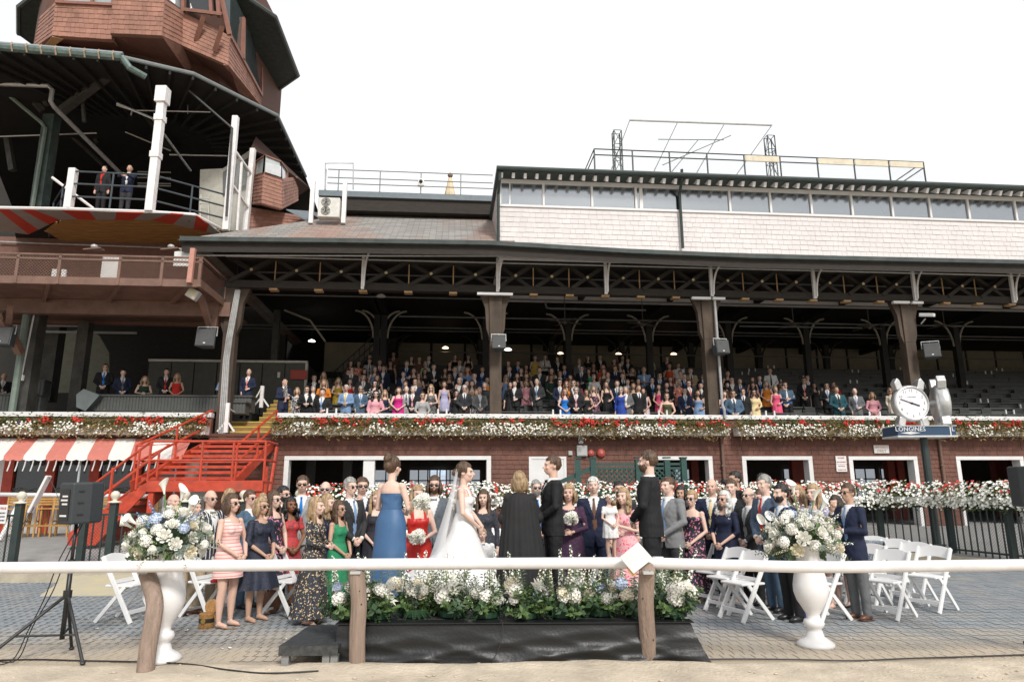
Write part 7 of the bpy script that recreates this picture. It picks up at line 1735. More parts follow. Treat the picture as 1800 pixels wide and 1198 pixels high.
guest(580, 868, 9.95, 70, 'wavy blonde person in navy top left of the green dress', kind='W', c1='nv', hs='w', hc='bd', pose='clasp', top='long', hem=.5)
guest(598, 879, 9.9, 64, 'brown haired person in long bright green dress and sunglasses', kind='W', c1='gr', hs='l', hc='br', pose='clasp', top='sleeveless', hem=.12, full=.24, glasses=True)
guest(617, 839, 10.2, 52, 'tall person in black suit with striped tie and sunglasses', kind='M', c1='bk', m1=mat('soft_black_wool', (.022, .023, .025), .8, var=.1), c2='lb', hs='s', hc='gy', pose='clasp', glasses=True, vox=V1)
guest(634, 839, 11.4, 20, 'person in dark suit raising a hand behind the tall black suit', kind='M', c1='nv', c2='lb', hs='s', hc='br', pose='phone', glasses=True)
guest(661, 862, 10.9, 20, 'long haired person in black dress with tiny flowers left of the blue gown', kind='W', c1='bk', m1=mat('black_ditsy', (.02, .02, .028), .8, var=.9, scale=80), hs='l', hc='bd', pose='clasp', top='sleeveless', hem=.4)
# veil
VEIL = mat('sheer_veil', (.86, .86, .86), .9, var=.02, trans=.45)
bl = bride.location; s_ = bride.scale[0]; g = MB(); vs = []
for i in range(15):
    t = i/14; z = 1.62-1.35*t
    for j in range(13):
        a = math.pi*(.18+.64*j/12); rx = .085+.20*t; ry = .10+.38*t**1.2; f = 1+.05*math.sin(j*2.4+t*2)*t
        vs.append((rx*math.cos(a)*f, .02+ry*math.sin(a)*f, z))
g.add(vs, [(i*13+j, i*13+j+1, (i+1)*13+j+1, (i+1)*13+j) for i in range(14) for j in range(12)])
ve = mesh_of(g.v, g.f, g.m, [VEIL], 'veil', True); part('veil', ve, bride, [])
# ============================================================ folding chairs
CH = mat('white_resin_chair', (.74, .74, .735), .4, var=.03, scale=5)
def chair():
    t = thing('folding_chair', '', 'chair', (0, 0, 0))
    for sx in (-.215, .215):
        g = MB(); g.beam((sx, .23, .80), (sx, -.25, 0), .028, .055, up=(0, 1, 0)); g.build('front_leg', CH, t, local=True, bevel=.004)
        g = MB(); g.beam((sx*.9, -.10, .43), (sx*.9, .26, 0), .025, .048, up=(0, 1, 0)); g.build('rear_leg', CH, t, local=True, bevel=.004)
    g = MB(); g.box(-.20, .20, -.21, .17, .425, .455); g.build('seat', CH, t, local=True, bevel=.012)
    g = MB(); n_ = 10; top, bot = [], []
    for i in range(n_+1):
        x = -.20+.40*i/n_; k = 1-(x/.2)**2; top.append((x, .215+.02*k, .79+.035*k)); bot.append((x, .175+.02*k, .655+.030*k))
    vs = top+bot; vs2 = [(x, y+.022, z) for x, y, z in vs]; N = 2*(n_+1); m_ = n_+1
    fs = [(i, i+1, m_+i+1, m_+i) for i in range(n_)]; fs += [tuple(q+N for q in f[::-1]) for f in fs]; fs += [(i, N+i, N+i+1, i+1) for i in range(n_)]+[(m_+i, m_+i+1, N+m_+i+1, N+m_+i) for i in range(n_)]
    g.add(vs+vs2, fs); g.build('backrest', CH, t, local=True)
    g = MB(); g.box(-.20, .20, -.20, -.175, .10, .145); g.build('front_stretcher', CH, t, local=True)
    g = MB(); g.box(-.185, .185, .185, .205, .07, .10); g.build('rear_stretcher', CH, t, local=True)
    g = MB(); g.box(-.20, .20, .055, .075, .47, .51); g.build('lower_back_rail', CH, t, local=True)
    return t
c0 = chair(); first = True
chairs = [(218, 1098, 78, 'white folding chair standing alone left of the left urn'), (362, 1090, 72, 'white folding chair behind the woven box bag'), (336, 1060, 72, 'white folding chair just right of the left urn'), (398, 1062, 70, 'white folding chair behind the pink striped dress'),
          (500, 1090, 74, 'front white folding chair between the navy lace and maxi floral dresses'), (514, 1066, 74, 'white folding chair behind the front one left of the maxi floral dress'), (528, 1048, 72, 'third white folding chair left of the maxi floral dress'),
          (668, 1030, 30, 'white folding chair right behind the blue gown'), (700, 1016, 10, 'white folding chair hidden behind the blue gown'), (868, 1012, 0, 'white folding chair beside the boy in white'), (1022, 1014, -5, 'narrow white folding chair left of the patterned tie'), (1048, 1020, -10, 'white folding chair in front of the patterned tie'), (1118, 1018, -25, 'white folding chair behind the groomsman'),
          (1196, 1040, -52, 'white folding chair in front of the off shoulder floral dress'), (1236, 1052, -56, 'white folding chair second from the left in the right hand row'), (1262, 1066, -60, 'white folding chair in front of the silver haired navy dress'), (1284, 1079, -62, 'white folding chair in front of the bald charcoal suit'), (1312, 1092, -64, 'nearest white folding chair of the row left of the right urn'),
          (1448, 1092, -66, 'white folding chair just behind the right urn'), (1468, 1058, -62, 'white folding chair behind the grey trousers'), (1566, 1088, -58, 'nearest white folding chair right of the navy blazer'), (1640, 1076, -56, 'rightmost white folding chair'), (1608, 1062, -56, 'white folding chair left of the rightmost one'), (1572, 1050, -54, 'white folding chair third from the right end'), (1535, 1040, -52, 'farthest white folding chair right of the navy blazer'), (1528, 1068, -56, 'white folding chair with a patterned shawl on its back')]
for px, py, a, lb in chairs:
    p = atz(px, py-(9 if px < 900 else 5), 0); o = c0 if first else copy_tree(c0); first = False; place(o, (p.x, p.y, 0), R(a+rp_.uniform(-5, 5)), 1.03, lb, 'white folding chairs round the stage')
p = atz(1528, 1054, 0); g = MB(Matrix.Translation((p.x, p.y, 0))@Matrix.Rotation(R(-56), 4, 'Z'))
vs = [(x*.2, y+.02*math.sin(x*5+z*30), z) for (y, z) in ((.12, .50), (.17, .66), (.21, .83), (.25, .86), (.28, .80), (.27, .66), (.26, .55)) for x in (-1, -.6, -.2, .2, .6, 1)]
g.add(vs, [(i*6+j, i*6+j+1, (i+1)*6+j+1, (i+1)*6+j) for i in range(6) for j in range(5)]); g.build('shawl', mat('grey_knit_shawl', (.28, .32, .36), .95, var=.7, scale=60), label='blue grey patterned shawl draped over a chair back', cat='shawl')
# ============================================================ stage
BLKC = mat('black_stage_carpet', (.030, .034, .038), .95, var=.3, scale=30, bump=.3, bscale=200, dirt=.2)
SATIN = mat('black_satin_drape', (.008, .009, .010), .42, var=.2, scale=5, bump=.15, bscale=40, spec=.5, dirt=.03)
sx0_, sx1_, sy0, sy1 = at(594, 1097, 7.32).x, at(1214, 1097, 7.32).x, 7.32, 11.0
sg_ = thing('stage', 'low stage with black carpet top and a draped black satin skirt', 'stage', ((sx0_+sx1_)/2, 9, 0))
g = MB(); g.box(sx0_, sx1_, sy0, sy1, ST-.06, ST); g.build('deck', BLKC, sg_, bevel=.01)
g = MB(); nx_, nz_ = 150, 16; vs = []
def drape_pt(u_, v_, side=False):
    x = sx0_+(sx1_-sx0_+.0)*u_; k = v_**1.2
    d = .03+.02*k+.045*k*(1-abs(math.sin(7*u_*(1+.35*v_)+5*v_))**.7)+.03*k*(1-abs(math.sin(17*u_-6*v_+1))**.6)+.022*v_*(1-abs(math.sin(3*u_+6*v_)))+.008*math.sin(40*u_+5*v_)*k
    if u_ > .93: d += .08*k*((u_-.93)/.07)
    return (x+(.16*k if u_ > .97 else 0)*(u_-.97)/.03, sy0-d, ST-.012-(ST-.005)*v_+ (.015*math.sin(u_*22) if v_ > .95 else 0))
for j in range(nz_+1):
    for i in range(nx_+1): vs.append(drape_pt(i/nx_, j/nz_))
g.add(vs, [(i+j*(nx_+1), i+1+j*(nx_+1), i+1+(j+1)*(nx_+1), i+(j+1)*(nx_+1)) for j in range(nz_) for i in range(nx_)])
b0 = len(g.v)
for j in range(nz_+1):
    for i in range(13):
        t = i/12; k = (j/nz_)**1.2; a = drape_pt(1, j/nz_); g.v.append((a[0]-.02*t+.03*math.sin(9*t)*k, a[1]+(sy1-a[1])*t*.55, a[2]))
bb = b0
for j in range(nz_):
    for i in range(12): g.f.append((bb+j*13+i, bb+j*13+i+1, bb+(j+1)*13+i+1, bb+(j+1)*13+i)); g.m.append(0)
g.build('drape', SATIN, sg_, smooth=True)
g = MB(); g.box(sx0_-.01, sx1_+.02, sy0-.06, sy0+.12, ST+.002, ST+.012); g.build('drape_top', SATIN, sg_)
stp = thing('step', 'small black step box at the left end of the stage', 'step', (-2.6, 7.6, 0))
e0, e1 = atz(488, 1136, .19).x, atz(592, 1136, .19).x
g = MB(); g.box(e0, e1, 7.16, 8.2, .15, .19); g.build('top', BLKC, stp, bevel=.006)
g = MB(); g.box(e0, e1, 7.145, 7.159, .10, .188); g.build('edge', mat('scuffed_black_wood', (.05, .05, .048), .6, var=.4, scale=20), stp)
for x in (e0+.06, e1-.12, e1-.04): g = MB(); g.box(x-.035, x+.035, 7.17, 7.24, 0, .1); g.box(x-.045, x+.045, 7.16, 7.25, 0, .02); g.build('leg', mat('galvanised_bracket', (.3, .3, .3), .5, metal=.5), stp)
# ============================================================ flowers on the stage edge and in the urns
BLUE = mat('blue_petal', (.20, .32, .58), .6, var=.2, scale=20); IVORY = mat('ivory_petal', (.78, .72, .56), .6, var=.05); BLUSH = mat('blush_petal', (.80, .66, .54), .6, var=.05); PBLUE = mat('pale_blue_petal', (.50, .58, .74), .6, var=.15, scale=20)
STEM = mat('green_stem', (.10, .19, .05), .6, var=.2); LF1 = mat('deep_leaf', (.035, .075, .03), .5, var=.3, scale=15); LF2 = mat('mid_leaf', (.095, .16, .05), .5, var=.3, scale=15); LF3 = mat('eucalyptus_leaf', (.20, .26, .22), .6, var=.2); LF4 = mat('grey_green_leaf', (.15, .20, .12), .6, var=.2)
fr = random.Random(9)
def ball(n_, r, rad, m_, nm, k=4, sq=.85):
    g = MB()
    for i in range(n_):
        z = 1-1.7*(i+.5)/n_; a = i*2.39996; q = math.sqrt(max(0, 1-z*z)); d = Vector((q*math.cos(a), q*math.sin(a), z*sq)); petals(g, d*r*fr.uniform(.88, 1.08), rad*fr.uniform(.85, 1.15), d+Vector((fr.uniform(-.3, .3),)*3), fr, 0, k)
    g.ell((0, 0, -.01), r*.8, 8, 6); return mesh_of(g.v, g.f, g.m, [m_], nm, False)
def rose(m_, r=.05):
    g = MB()
    for L, (n_, rr2, hh, op) in enumerate(((3, .3, .95, .1), (5, .55, .9, .35), (6, .8, .7, .75), (7, 1.05, .4, 1.25))):
        for i in range(n_):
            a = 2*math.pi*(i+.3*L)/n_; w = 1.5*math.pi/n_
            p = [(rr2*r*.5*math.cos(a), rr2*r*.5*math.sin(a), -.3*r)]; 
            for q, h_ in ((-1, .55), (-.5, 1), (.5, 1), (1, .55)): rad = rr2*r*(1+.2*op*(h_ > .6)); p.append((rad*math.cos(a+q*w*.6), rad*math.sin(a+q*w*.6), hh*r*h_+.05*r*fr.random()))
            g.add(p, [(0, 1, 2), (0, 2, 3), (0, 3, 4)])
    g.ell((0, 0, -.05*r), (r*.55, r*.55, r*.5), 8, 6); return mesh_of(g.v, g.f, g.m, [m_], 'rose', False)
def lilym():
    g = MB()
    for i in range(6):
        a = i*math.pi/3; d = Vector((math.cos(a), math.sin(a), 0)); s = Vector((-d.y, d.x, 0)); g.add([Vector((0, 0, -.03)), d*.035+s*.016+Vector((0, 0, .03)), d*.085+Vector((0, 0, .035)), d*.035-s*.016+Vector((0, 0, .03))], [(0, 1, 2), (0, 2, 3)])
    return mesh_of(g.v, g.f, g.m, [FWHITE], 'lily', False)
def callam():
    g = MB(); n_ = 12; vs = []
    for i, (z, r) in enumerate(((0, .008), (.03, .012), (.07, .022), (.10, .036), (.115, .045))):
        for j in range(n_):
            a = 2*math.pi*j/n_; k = (i/4)**2; vs.append((math.cos(a)*r*(1+.5*k*(math.cos(a) > .5)), math.sin(a)*r, z+.045*k*max(0, math.cos(a))-.02*k*max(0, -math.cos(a))))
    g.add(vs, [(i*n_+j, i*n_+(j+1) % n_, (i+1)*n_+(j+1) % n_, (i+1)*n_+j) for i in range(4) for j in range(n_)]); g.tube([(0, 0, .04), (0, 0, .10)], .006, 6)
    g.tube([(0, 0, 0), (.0, 0, -.18), (.01, 0, -.34)], .007, 6, 1); return mesh_of(g.v, g.f, g.m, [FWHITE, STEM], 'calla_lily', True)
def spikem(L, m_, dens, rad, taper=.5):
    g = MB(); g.tube([(0, 0, 0), (.01, .005, L*.5), (.0, .02, L)], [.005, .004, .002], 5, 1)
    n_ = int(L*dens)
    for i in range(n_):
        t = .35+.65*i/n_; a = i*2.4; d = Vector((math.cos(a), math.sin(a), .35)); r = rad*(1-taper*(t-.35)/.65); petals(g, Vector((0, .01, L*t))+d*r*.9, r, d, fr, 0, 4)
    for i in range(int(L*26)): t = fr.uniform(.02, .5); a = fr.uniform(0, 6.28); leaf(g, (0, 0, L*t), (math.cos(a), math.sin(a), .9), .06, .014, fr, 1)
    return mesh_of(g.v, g.f, g.m, [m_, STEM], 'flower_spike', False)
def fernm():
    g = MB(); L = .26
    for i in range(13):
        t = i/13; p = Vector((L*t, 0, .05*math.sin(t*3)-.06*t*t)); 
        for s in (-1, 1): g.add([p, p+Vector((.014, s*.07*(1-t)*.8+s*.008, -.006)), p+Vector((.028, s*.055*(1-t)*.8, -.01))], [(0, 1, 2)])
    g.tube([(0, 0, 0), (L*.5, 0, .045), (L, 0, -.05)], .0025, 4); return mesh_of(g.v, g.f, g.m, [LF1], 'fern_frond', False)
def sprigm(m_, n_, L, lw, ll):
    g = MB(); g.tube([(0, 0, 0), (.02, 0, L*.5), (.05, .01, L)], [.004, .003, .0015], 4)
    for i in range(n_): t = .15+.85*i/n_; a = i*2.2; leaf(g, (.05*t*t, 0, L*t), (math.cos(a), math.sin(a), .5), ll*fr.uniform(.7, 1.2), lw, fr)
    return mesh_of(g.v, g.f, g.m, [m_], 'leaf_sprig', False)
HW, HI, HB, HP = ball(64, .078, .022, FWHITE, 'hydrangea'), ball(64, .072, .021, IVORY, 'hydrangea'), ball(60, .068, .021, BLUE, 'hydrangea'), ball(60, .072, .021, PBLUE, 'hydrangea')
CRN = [ball(80, .05, .024, FWHITE, 'carnation', 5, .7)]
RW, RI, RB = rose(FWHITE, .052), rose(IVORY, .048), rose(BLUSH, .055); LI, CA = lilym(), callam()
SPW, SPB, SPG, SPY = spikem(.55, FWHITE, 60, .020), spikem(.5, BLUE, 60, .02), spikem(.42, mat('pale_green_bud', (.42, .50, .24), .6), 70, .012), spikem(.48, IVORY, 60, .017)
FE = fernm(); SG1, SG2, SG3 = sprigm(LF2, 16, .26, .045, .085), sprigm(LF3, 18, .30, .034, .045), sprigm(LF4, 30, .38, .012, .05)
SGB = sprigm(LF1, 14, .22, .06, .10)
def Rm(yaw, pitch): return Matrix.Rotation(yaw, 4, 'Z')@Matrix.Rotation(pitch, 4, 'Y')
def arrangement(x, y, label, seed):
    r = random.Random(seed); s = thing('flower_arrangement', label, 'flowers', (x, y, ST), group='flower arrangements along the front of the stage')
    B = Matrix.Translation((x, y, ST))
    g = MB(B); g.lathe([(.11, .012), (.14, .02), (.15, .075), (.14, .08)], n=16); g.build('tray', mat('dark_green_tray', (.02, .06, .03), .4), s)
    def put(me, nm, dx, dy, z, yaw, pitch, sc=1): o = inst(me, nm, s, B@Matrix.Translation((dx, dy, z))@Rm(yaw, pitch)@Matrix.Scale(sc, 4)); return o
    for i in range(7): put(FE, 'fern_frond', 0, 0, .07, r.uniform(-math.pi, 0) if i < 5 else r.uniform(0, 6.28), r.uniform(-.1, .35), r.uniform(.8, 1.15))
    for i in range(18): a = r.uniform(0, 6.28); put(r.choice((SG1, SGB, SG1)), 'leaf_sprig', .05*math.cos(a), .05*math.sin(a), .06, a, r.uniform(.4, 1.35), r.uniform(.8, 1.1))
    for i in range(13): a = r.uniform(0, 6.28); put(r.choice((SG3, SG3, SG1, SG2)), 'leaf_sprig', .05*math.cos(a), .05*math.sin(a), .08, a, r.uniform(.05, .6), r.uniform(.9, 1.2))
    for i in range(r.choice((3, 4))): a = r.uniform(-2.9, -.2) if i < 3 else r.uniform(0, 6.28); put(r.choice((HW, HW, HW, HI, HW, HP) if i else (HW, HW)), 'hydrangea', .17*math.cos(a), .12*math.sin(a), r.uniform(.19, .36), a, .5, r.uniform(.65, 1.12))
    for i in range(3): a = r.uniform(-3, 0); put(r.choice((CRN[0], CRN[0], RW, RI, LI, LI)), r.choice(('carnation', 'rose')), .16*math.cos(a), .1*math.sin(a), r.uniform(.18, .36), a, .8, 1.05)
    for i in range(r.choice((5, 6, 8))): a = r.uniform(0, 6.28); put(r.choice((SPW, SPW, SPY, SPG, SPG, SPG, SPW, SPY)), 'flower_spike', .09*math.cos(a), .06*math.sin(a), .05, a, r.uniform(0, .38), r.uniform(.85, 1.2))
xs_ = np.linspace(sx0_-.02, sx1_-.12, 10); pos = ['leftmost, in front of the green dress', 'beside the left wooden post', 'in front of the blue gown', 'in front of the red dress', 'below the trailing bridal gown', 'below the bride', 'in front of the officiant', 'in front of the groom', 'in front of the purple dress', 'at the right wooden post']
for i, x in enumerate(xs_): arrangement(x+fr.uniform(-.04, .04), 7.55+fr.uniform(-.04, .12), 'white and green stage flower arrangement '+pos[i], 100+i)
arrangement(sx1_+.02, 7.95, 'white and green stage flower arrangement spilling over the right stage corner', 131)
arrangement(sx0_+1.0, 7.95, 'second row stage flower arrangement left of the bride', 132); arrangement(sx0_+2.55, 7.95, 'second row stage flower arrangement before the groom', 133)
# urns
URNM = mat('white_urn_paint', (.73, .72, .715), .45, var=.03, scale=3)
UP = [(.20, 0), (.20, .03), (.165, .06), (.10, .10), (.085, .15), (.075, .18), (.10, .20), (.115, .235), (.10, .27), (.07, .29), (.075, .33), (.11, .39), (.16, .47), (.188, .56), (.187, .63), (.17, .72), (.145, .82), (.125, .92), (.118, .99), (.135, 1.03), (.15, 1.05), (.13, 1.055)]
def urn(px, Y, label):
    x = at(px, 1100, Y).x; s = thing('urn', label, 'urn', (x, Y, 0)); g = MB(Matrix.Translation((x, Y, 0))); g.lathe([(r*.97, z) for r, z in UP], n=36); g.build('vase', URNM, s, smooth=True); return x, Y
def bouquet(x, y, z, label, seed, lean=0):
    r = random.Random(seed); s = thing('urn_bouquet', label, 'flowers', (x, y, z)); B = Matrix.Translation((x, y, z))
    def put(me, nm, d, R_, yaw, sc=1, extra=0): 
        d = Vector(d).normalized(); q = d.to_track_quat('Z', 'Y').to_matrix().to_4x4(); return inst(me, nm, s, B@Matrix.Translation(d*R_+Vector((0, 0, extra)))@q@Matrix.Rotation(yaw, 4, 'Z')@Matrix.Scale(sc, 4))
    g = MB(B); g.ell((0, 0, .08), (.13, .13, .12), 12, 8); g.build('foam', LF1, s)
    N = 44
    for i in range(N):
        zz = 1-1.25*(i+.5)/N; a = i*2.39996; q = math.sqrt(max(0, 1-zz*zz)); d = (q*math.cos(a), q*math.sin(a)*.9, zz*1.05+.05); R_ = r.uniform(.28, .36)*(1.12 if abs(math.cos(a)) > .7 else 1)
        m_, nm = r.choice(((HW, 'hydrangea'), (HW, 'hydrangea'), (HW, 'hydrangea'), (HP, 'hydrangea'), (RW, 'rose'), (RI, 'rose'), (RW, 'rose'), (CRN[0], 'carnation'), (RW, 'rose')))
        put(m_, nm, d, R_, r.uniform(0, 6), r.uniform(.8, 1.0)*(1.25 if nm == 'rose' else .85))
    for i in range(46): a = r.uniform(0, 6.28); e_ = r.uniform(-.4, 1); put(r.choice((SG2, SG1, SG3, SG2)), 'leaf_sprig', (math.cos(a), math.sin(a)*.8, e_), .12, r.uniform(0, 6), r.uniform(.85, 1.1))
    for i in range(26): a = r.uniform(0, 6.28); put(r.choice((SPG, SPY, SG3, SPG, SPW)), 'filler_sprig', (math.cos(a), math.sin(a)*.8, r.uniform(-.3, 1)), .05, 0, r.uniform(.8, 1.0))
    for i in range(7): a = r.uniform(0, 6.28); put(r.choice((SPB, SPB, SPW, SPY)), 'flower_spike', (math.cos(a)*.7, math.sin(a)*.4, r.uniform(.4, 1.2)), .05, 0, r.uniform(.8, 1.05))
    for d, R_ in (((-1, -.2, .55), .44), ((-.8, -.3, .62), .40), ((-.15, -.1, 1), .55), ((.25, -.2, 1), .50), ((.5, -.2, .95), .42)): put(CA, 'calla_lily', d, R_, r.uniform(0, 6), 1.05)
ux, uy = urn(288, 7.42, 'white turned urn behind the left log post'); bouquet(ux-.02, uy, 1.10, 'big white and blue urn bouquet with calla lilies at the left', 5)
ux, uy = urn(1431, 7.92, 'white turned urn standing clear on the right paving'); bouquet(ux-.03, uy, 1.06, 'big white and blue urn bouquet with calla lilies at the right', 8)
def handbq(px, py, Y, label):
    p = at(px, py, Y); s = thing('hand_bouquet', label, 'flowers', p.to_tuple()); B = Matrix.Translation(p)
    for i in range(9): zz = 1-1.6*(i+.5)/9; a = i*2.4; q = math.sqrt(1-zz*zz); inst(RW if i % 3 else HW, 'rose', s, B@Matrix.Translation((q*math.cos(a)*.07, q*math.sin(a)*.07, zz*.06))@Vector((q*math.cos(a), q*math.sin(a), zz)).to_track_quat('Z', 'Y').to_matrix().to_4x4()@Matrix.Scale(.9, 4))
    for i in range(6): inst(SG2, 'leaf_sprig', s, B@Rm(i, 1.2)@Matrix.Scale(.5, 4))
handbq(733, 945, 9.2, 'white bouquet held low against the red dress'); handbq(1003, 912, 10.05, 'white bouquet held by the person in purple'); handbq(741, 883, 8.35, 'white bouquet held out beside the blue gown')
# flower crown
pc_ = at(1072, 872, 9.72); s = MB(Matrix.Translation((pc_.x, pc_.y, pc_.z)))
for i in range(16): a = i*.393; petals(s, (.075*math.cos(a), .085*math.sin(a), .01*(i % 3)), .02, (math.cos(a), math.sin(a), .4), fr, 0, 5)
s.build('flower_wreath', FWHITE, label='white flower wreath on the head of the small child', cat='flower wreath')
# ============================================================ rail, posts, board
RY = [(-700, 1010), (-90, 998), (0, 997.5), (150, 996), (300, 994.5), (600, 991.5), (900, 989.5), (1130, 988.5)]
RY2 = [(1130, 989), (1165, 989.5), (1300, 993), (1440, 996), (1600, 994.5), (1800, 992), (1900, 990), (2600, 984)]
rl_ = thing('track_rail', 'long white pipe rail of the race track across the foreground', 'rail', (0, 7.1, 0))
RAILW = mat('white_rail_plastic', (.70, .685, .68), .45, var=.04, scale=9, bump=.05, bscale=90, dirt=.16)
def rpt(px, py): return atz(px, py, .945)
g = MB(); g.tube(spline([rpt(*p) for p in RY], 6), .056, 20); g.build('rail_pipe', RAILW, rl_, smooth=True)
g = MB(); g.tube(spline([rpt(*p) for p in RY2], 6), .054, 20); g.build('rail_pipe', RAILW, rl_, smooth=True)
g = MB(); g.tube([rpt(1148, 988.6), rpt(1166, 989.2)], .063, 20); g.build('coupling', RAILW, rl_, smooth=True)
LOG = mat('weathered_log', (.34, .25, .20), .85, var=.25, scale=4, bump=1.0, stretch=(3, 3, .35), bscale=14, c2=(.20, .145, .11))
for P_, rad, lb in (([(258, 1006), (266, 1030), (272, 1060), (268, 1095), (260, 1140), (255, 1183)], [.082, .078, .085, .083, .083, .085], 'crooked weathered log post in front of the left urn'), ([(628, 1000), (627, 1010), (631, 1060), (628, 1110), (628, 1172)], [.078, .078, .076, .076, .076], 'weathered log post at the left end of the draped stage'),
                    ([(1137, 1000), (1137, 1010), (1135, 1060), (1138, 1110), (1141, 1164)], [.078, .08, .078, .08, .080], 'weathered log post holding the white board')):
    Yb = atz(P_[-1][0], P_[-1][1]-4, 0).y; Y1 = rpt(P_[0][0], 991).y; pts = []
    for i, (a, b_) in enumerate(P_): t = i/(len(P_)-1); pts.append(at(a, b_, Y1+(Yb-Y1)*t))
    pts[-1].z = -.04; s = thing('log_post', lb, 'post', tuple(pts[-1])); g = MB(); g.tube(spline(pts, 5), .079 if rad[0] < .08 else [.08]*(len(spline(pts, 5))), 18); g.build('log', LOG, s, smooth=True)
    r = random.Random(int(P_[0][0])); g = MB()
    for i in range(6): k = r.randrange(0, len(pts)-1); p = pts[k].lerp(pts[k+1], r.random()); g.ell((p.x+r.uniform(-.05, .05), p.y-.068, p.z), (.008, .008, .010), 6, 4)
    g.build('knots', BLACKP, s, kind='stuff'); g = MB(); g.box(pts[0].x-.05, pts[0].x+.05, pts[0].y-.09, pts[0].y+.0, .86, .885); g.build('saddle_clip', METAL, s)
s = thing('white_board', 'square white board fixed at a tilt on the track rail', 'board', tuple(rpt(1127, 985)))
c_ = [at(x, y, 7.03) for x, y in ((1089, 979), (1122, 952), (1148, 981), (1114, 1008))]
g = MB(); g.prism(c_[::-1], (0, .02, 0)); g.build('panel', RAILW, s, bevel=.004)
c_ = [at(x, y, 7.05) for x, y in ((1101, 992), (1112, 990), (1121, 1003), (1117, 1012), (1106, 1008))]; g = MB(); g.prism(c_[::-1], (0, .02, 0)); g.build('wood_backing', mat('raw_plywood', (.55, .30, .14), .7), s)
# ============================================================ loudspeaker on a tripod, cables, bags
TB = mat('tripod_black', (.018, .019, .02), .4)
def tripod(px, Y, ztop, label, legs=((-.55, -.42), (.42, -.30), (-.1, .35)), hub=.62):
    x = at(px, 1090, Y).x; s = thing('speaker_stand', label, 'speaker stand', (x, Y, 0))
    g = MB(); g.tube([(x, Y, .18), (x, Y, .95)], .024, 10); g.tube([(x, Y, .9), (x, Y, ztop)], .017, 10); g.build('pole', TB, s, smooth=True)
    g = MB(); g.tube([(x, Y, hub-.04), (x, Y, hub+.04)], .042, 10); g.build('hub', TB, s); g = MB(); g.tube([(x, Y, .92), (x, Y, .97)], .036, 10); g.tube([(x, Y, .95), (x+.07, Y, .95)], .012, 6); g.build('collar', TB, s)
    for a, b_ in legs:
        g = MB(); g.tube([(x, Y, hub), (x+a, Y+b_, .02)], .017, 8); g.build('leg', TB, s); g = MB(); g.ell((x+a, Y+b_, .02), (.028, .028, .02), 8, 6); g.build('foot', TB, s)
        g = MB(); g.tube([(x, Y, .22), (x+a*.6, Y+b_*.6, .26)], .012, 6); g.build('brace', TB, s)
    return x, Y
tx, ty = tripod(113, 7.55, 1.34, 'black tripod speaker stand at the left foreground')
CABM = mat('speaker_cabinet_black', (.028, .034, .038), .55, var=.1, scale=40, bump=.1, bscale=300)
M_ = Matrix.Translation((tx+.02, ty, 1.34))@Matrix.Rotation(R(158), 4, 'Z')@Matrix.Rotation(R(-2), 4, 'X')
s = thing('loudspeaker', 'black plastic loudspeaker on the tripod, seen from its back corner', 'speaker', M=M_)
g = MB(M_); pr = [(-.16, -.15), (.16, -.15), (.17, .0), (.10, .17), (-.10, .17), (-.17, .0)]; g.prism([(a, b_, 0) for a, b_ in pr][::1], (0, 0, .43)); g.build('cabinet', CABM, s, bevel=.02)
g = MB(M_); g.prism([(-.14, -.155, .02), (.14, -.155, .02), (.14, -.155, .41), (-.14, -.155, .41)], (0, -.01, 0)); g.build('grille', mat('speaker_grille', (.06, .062, .064), .7), s)
g = MB(M_); g.box(-.07, .07, .171, .176, .04, .36); g.build('rear_panel', mat('dark_rear_panel', (.012, .012, .013), .4), s)
for i, z in enumerate((.08, .20, .24, .28)): g = MB(M_); g.box(-.05, .05-.02*(i % 2), .177, .180, z, z+.018); g.build('printed_label', W_TRIM, s)
for z in (.1, .22, .34):
    for sx in (-1, 1): g = MB(M_); g.beam((sx*.145, .065, z), (sx*.125, .115, z), .02, .012); g.build('vent_slot', BLACKP, s)
tx2, ty2 = tripod(1822, 7.6, 1.36, 'black tripod speaker stand whose foot shows at the right edge', legs=((-.10, -.25), (.42, -.30), (.1, .35)), hub=.6)
M_ = Matrix.Translation((at(1812, 855, 7.6).x, 7.6, at(1812, 890, 7.6).z))@Matrix.Rotation(R(20), 4, 'Z'); s = thing('loudspeaker', 'black loudspeaker cut off by the right picture edge', 'speaker', M=M_)
g = MB(M_); g.prism([(a, b_, 0) for a, b_ in pr], (0, 0, .43)); g.build('cabinet', CABM, s, bevel=.02); g = MB(M_); g.prism([(-.14, -.155, .02), (.14, -.155, .02), (.14, -.155, .41), (-.14, -.155, .41)], (0, -.01, 0)); g.build('grille', mat('speaker_grille', (.06, .062, .064), .7), s)
def cable(P_, label, r=.008): g = MB(); g.tube(spline([Vector(p) for p in P_], 6), r, 5); g.build('cable', BLACKP, label=label, cat='cable')
cable([tuple(atz(x, y, .012)) for x, y in ((-30, 1160), (60, 1158), (140, 1160), (240, 1162), (330, 1166), (400, 1176), (470, 1182), (560, 1178))], 'black cable lying on the sand between the tripod and the stage')
cable([tuple(atz(x, y, .015)) for x, y in ((1215, 1158), (1300, 1157), (1400, 1158), (1500, 1160), (1600, 1156), (1700, 1153), (1790, 1150), (1850, 1148))], 'black cable running right along the edge of the paving')
cable([(tx+.02, ty+.1, 1.4), (tx-.09, ty-.05, 1.0), (tx-.17, ty-.1, .6), (tx-.26, ty-.15, .3), (tx-.28, ty-.3, .05), (tx-.5, ty-.35, .015), (tx-.9, ty-.3, .015)], 'black cable hanging from the left loudspeaker', .006)
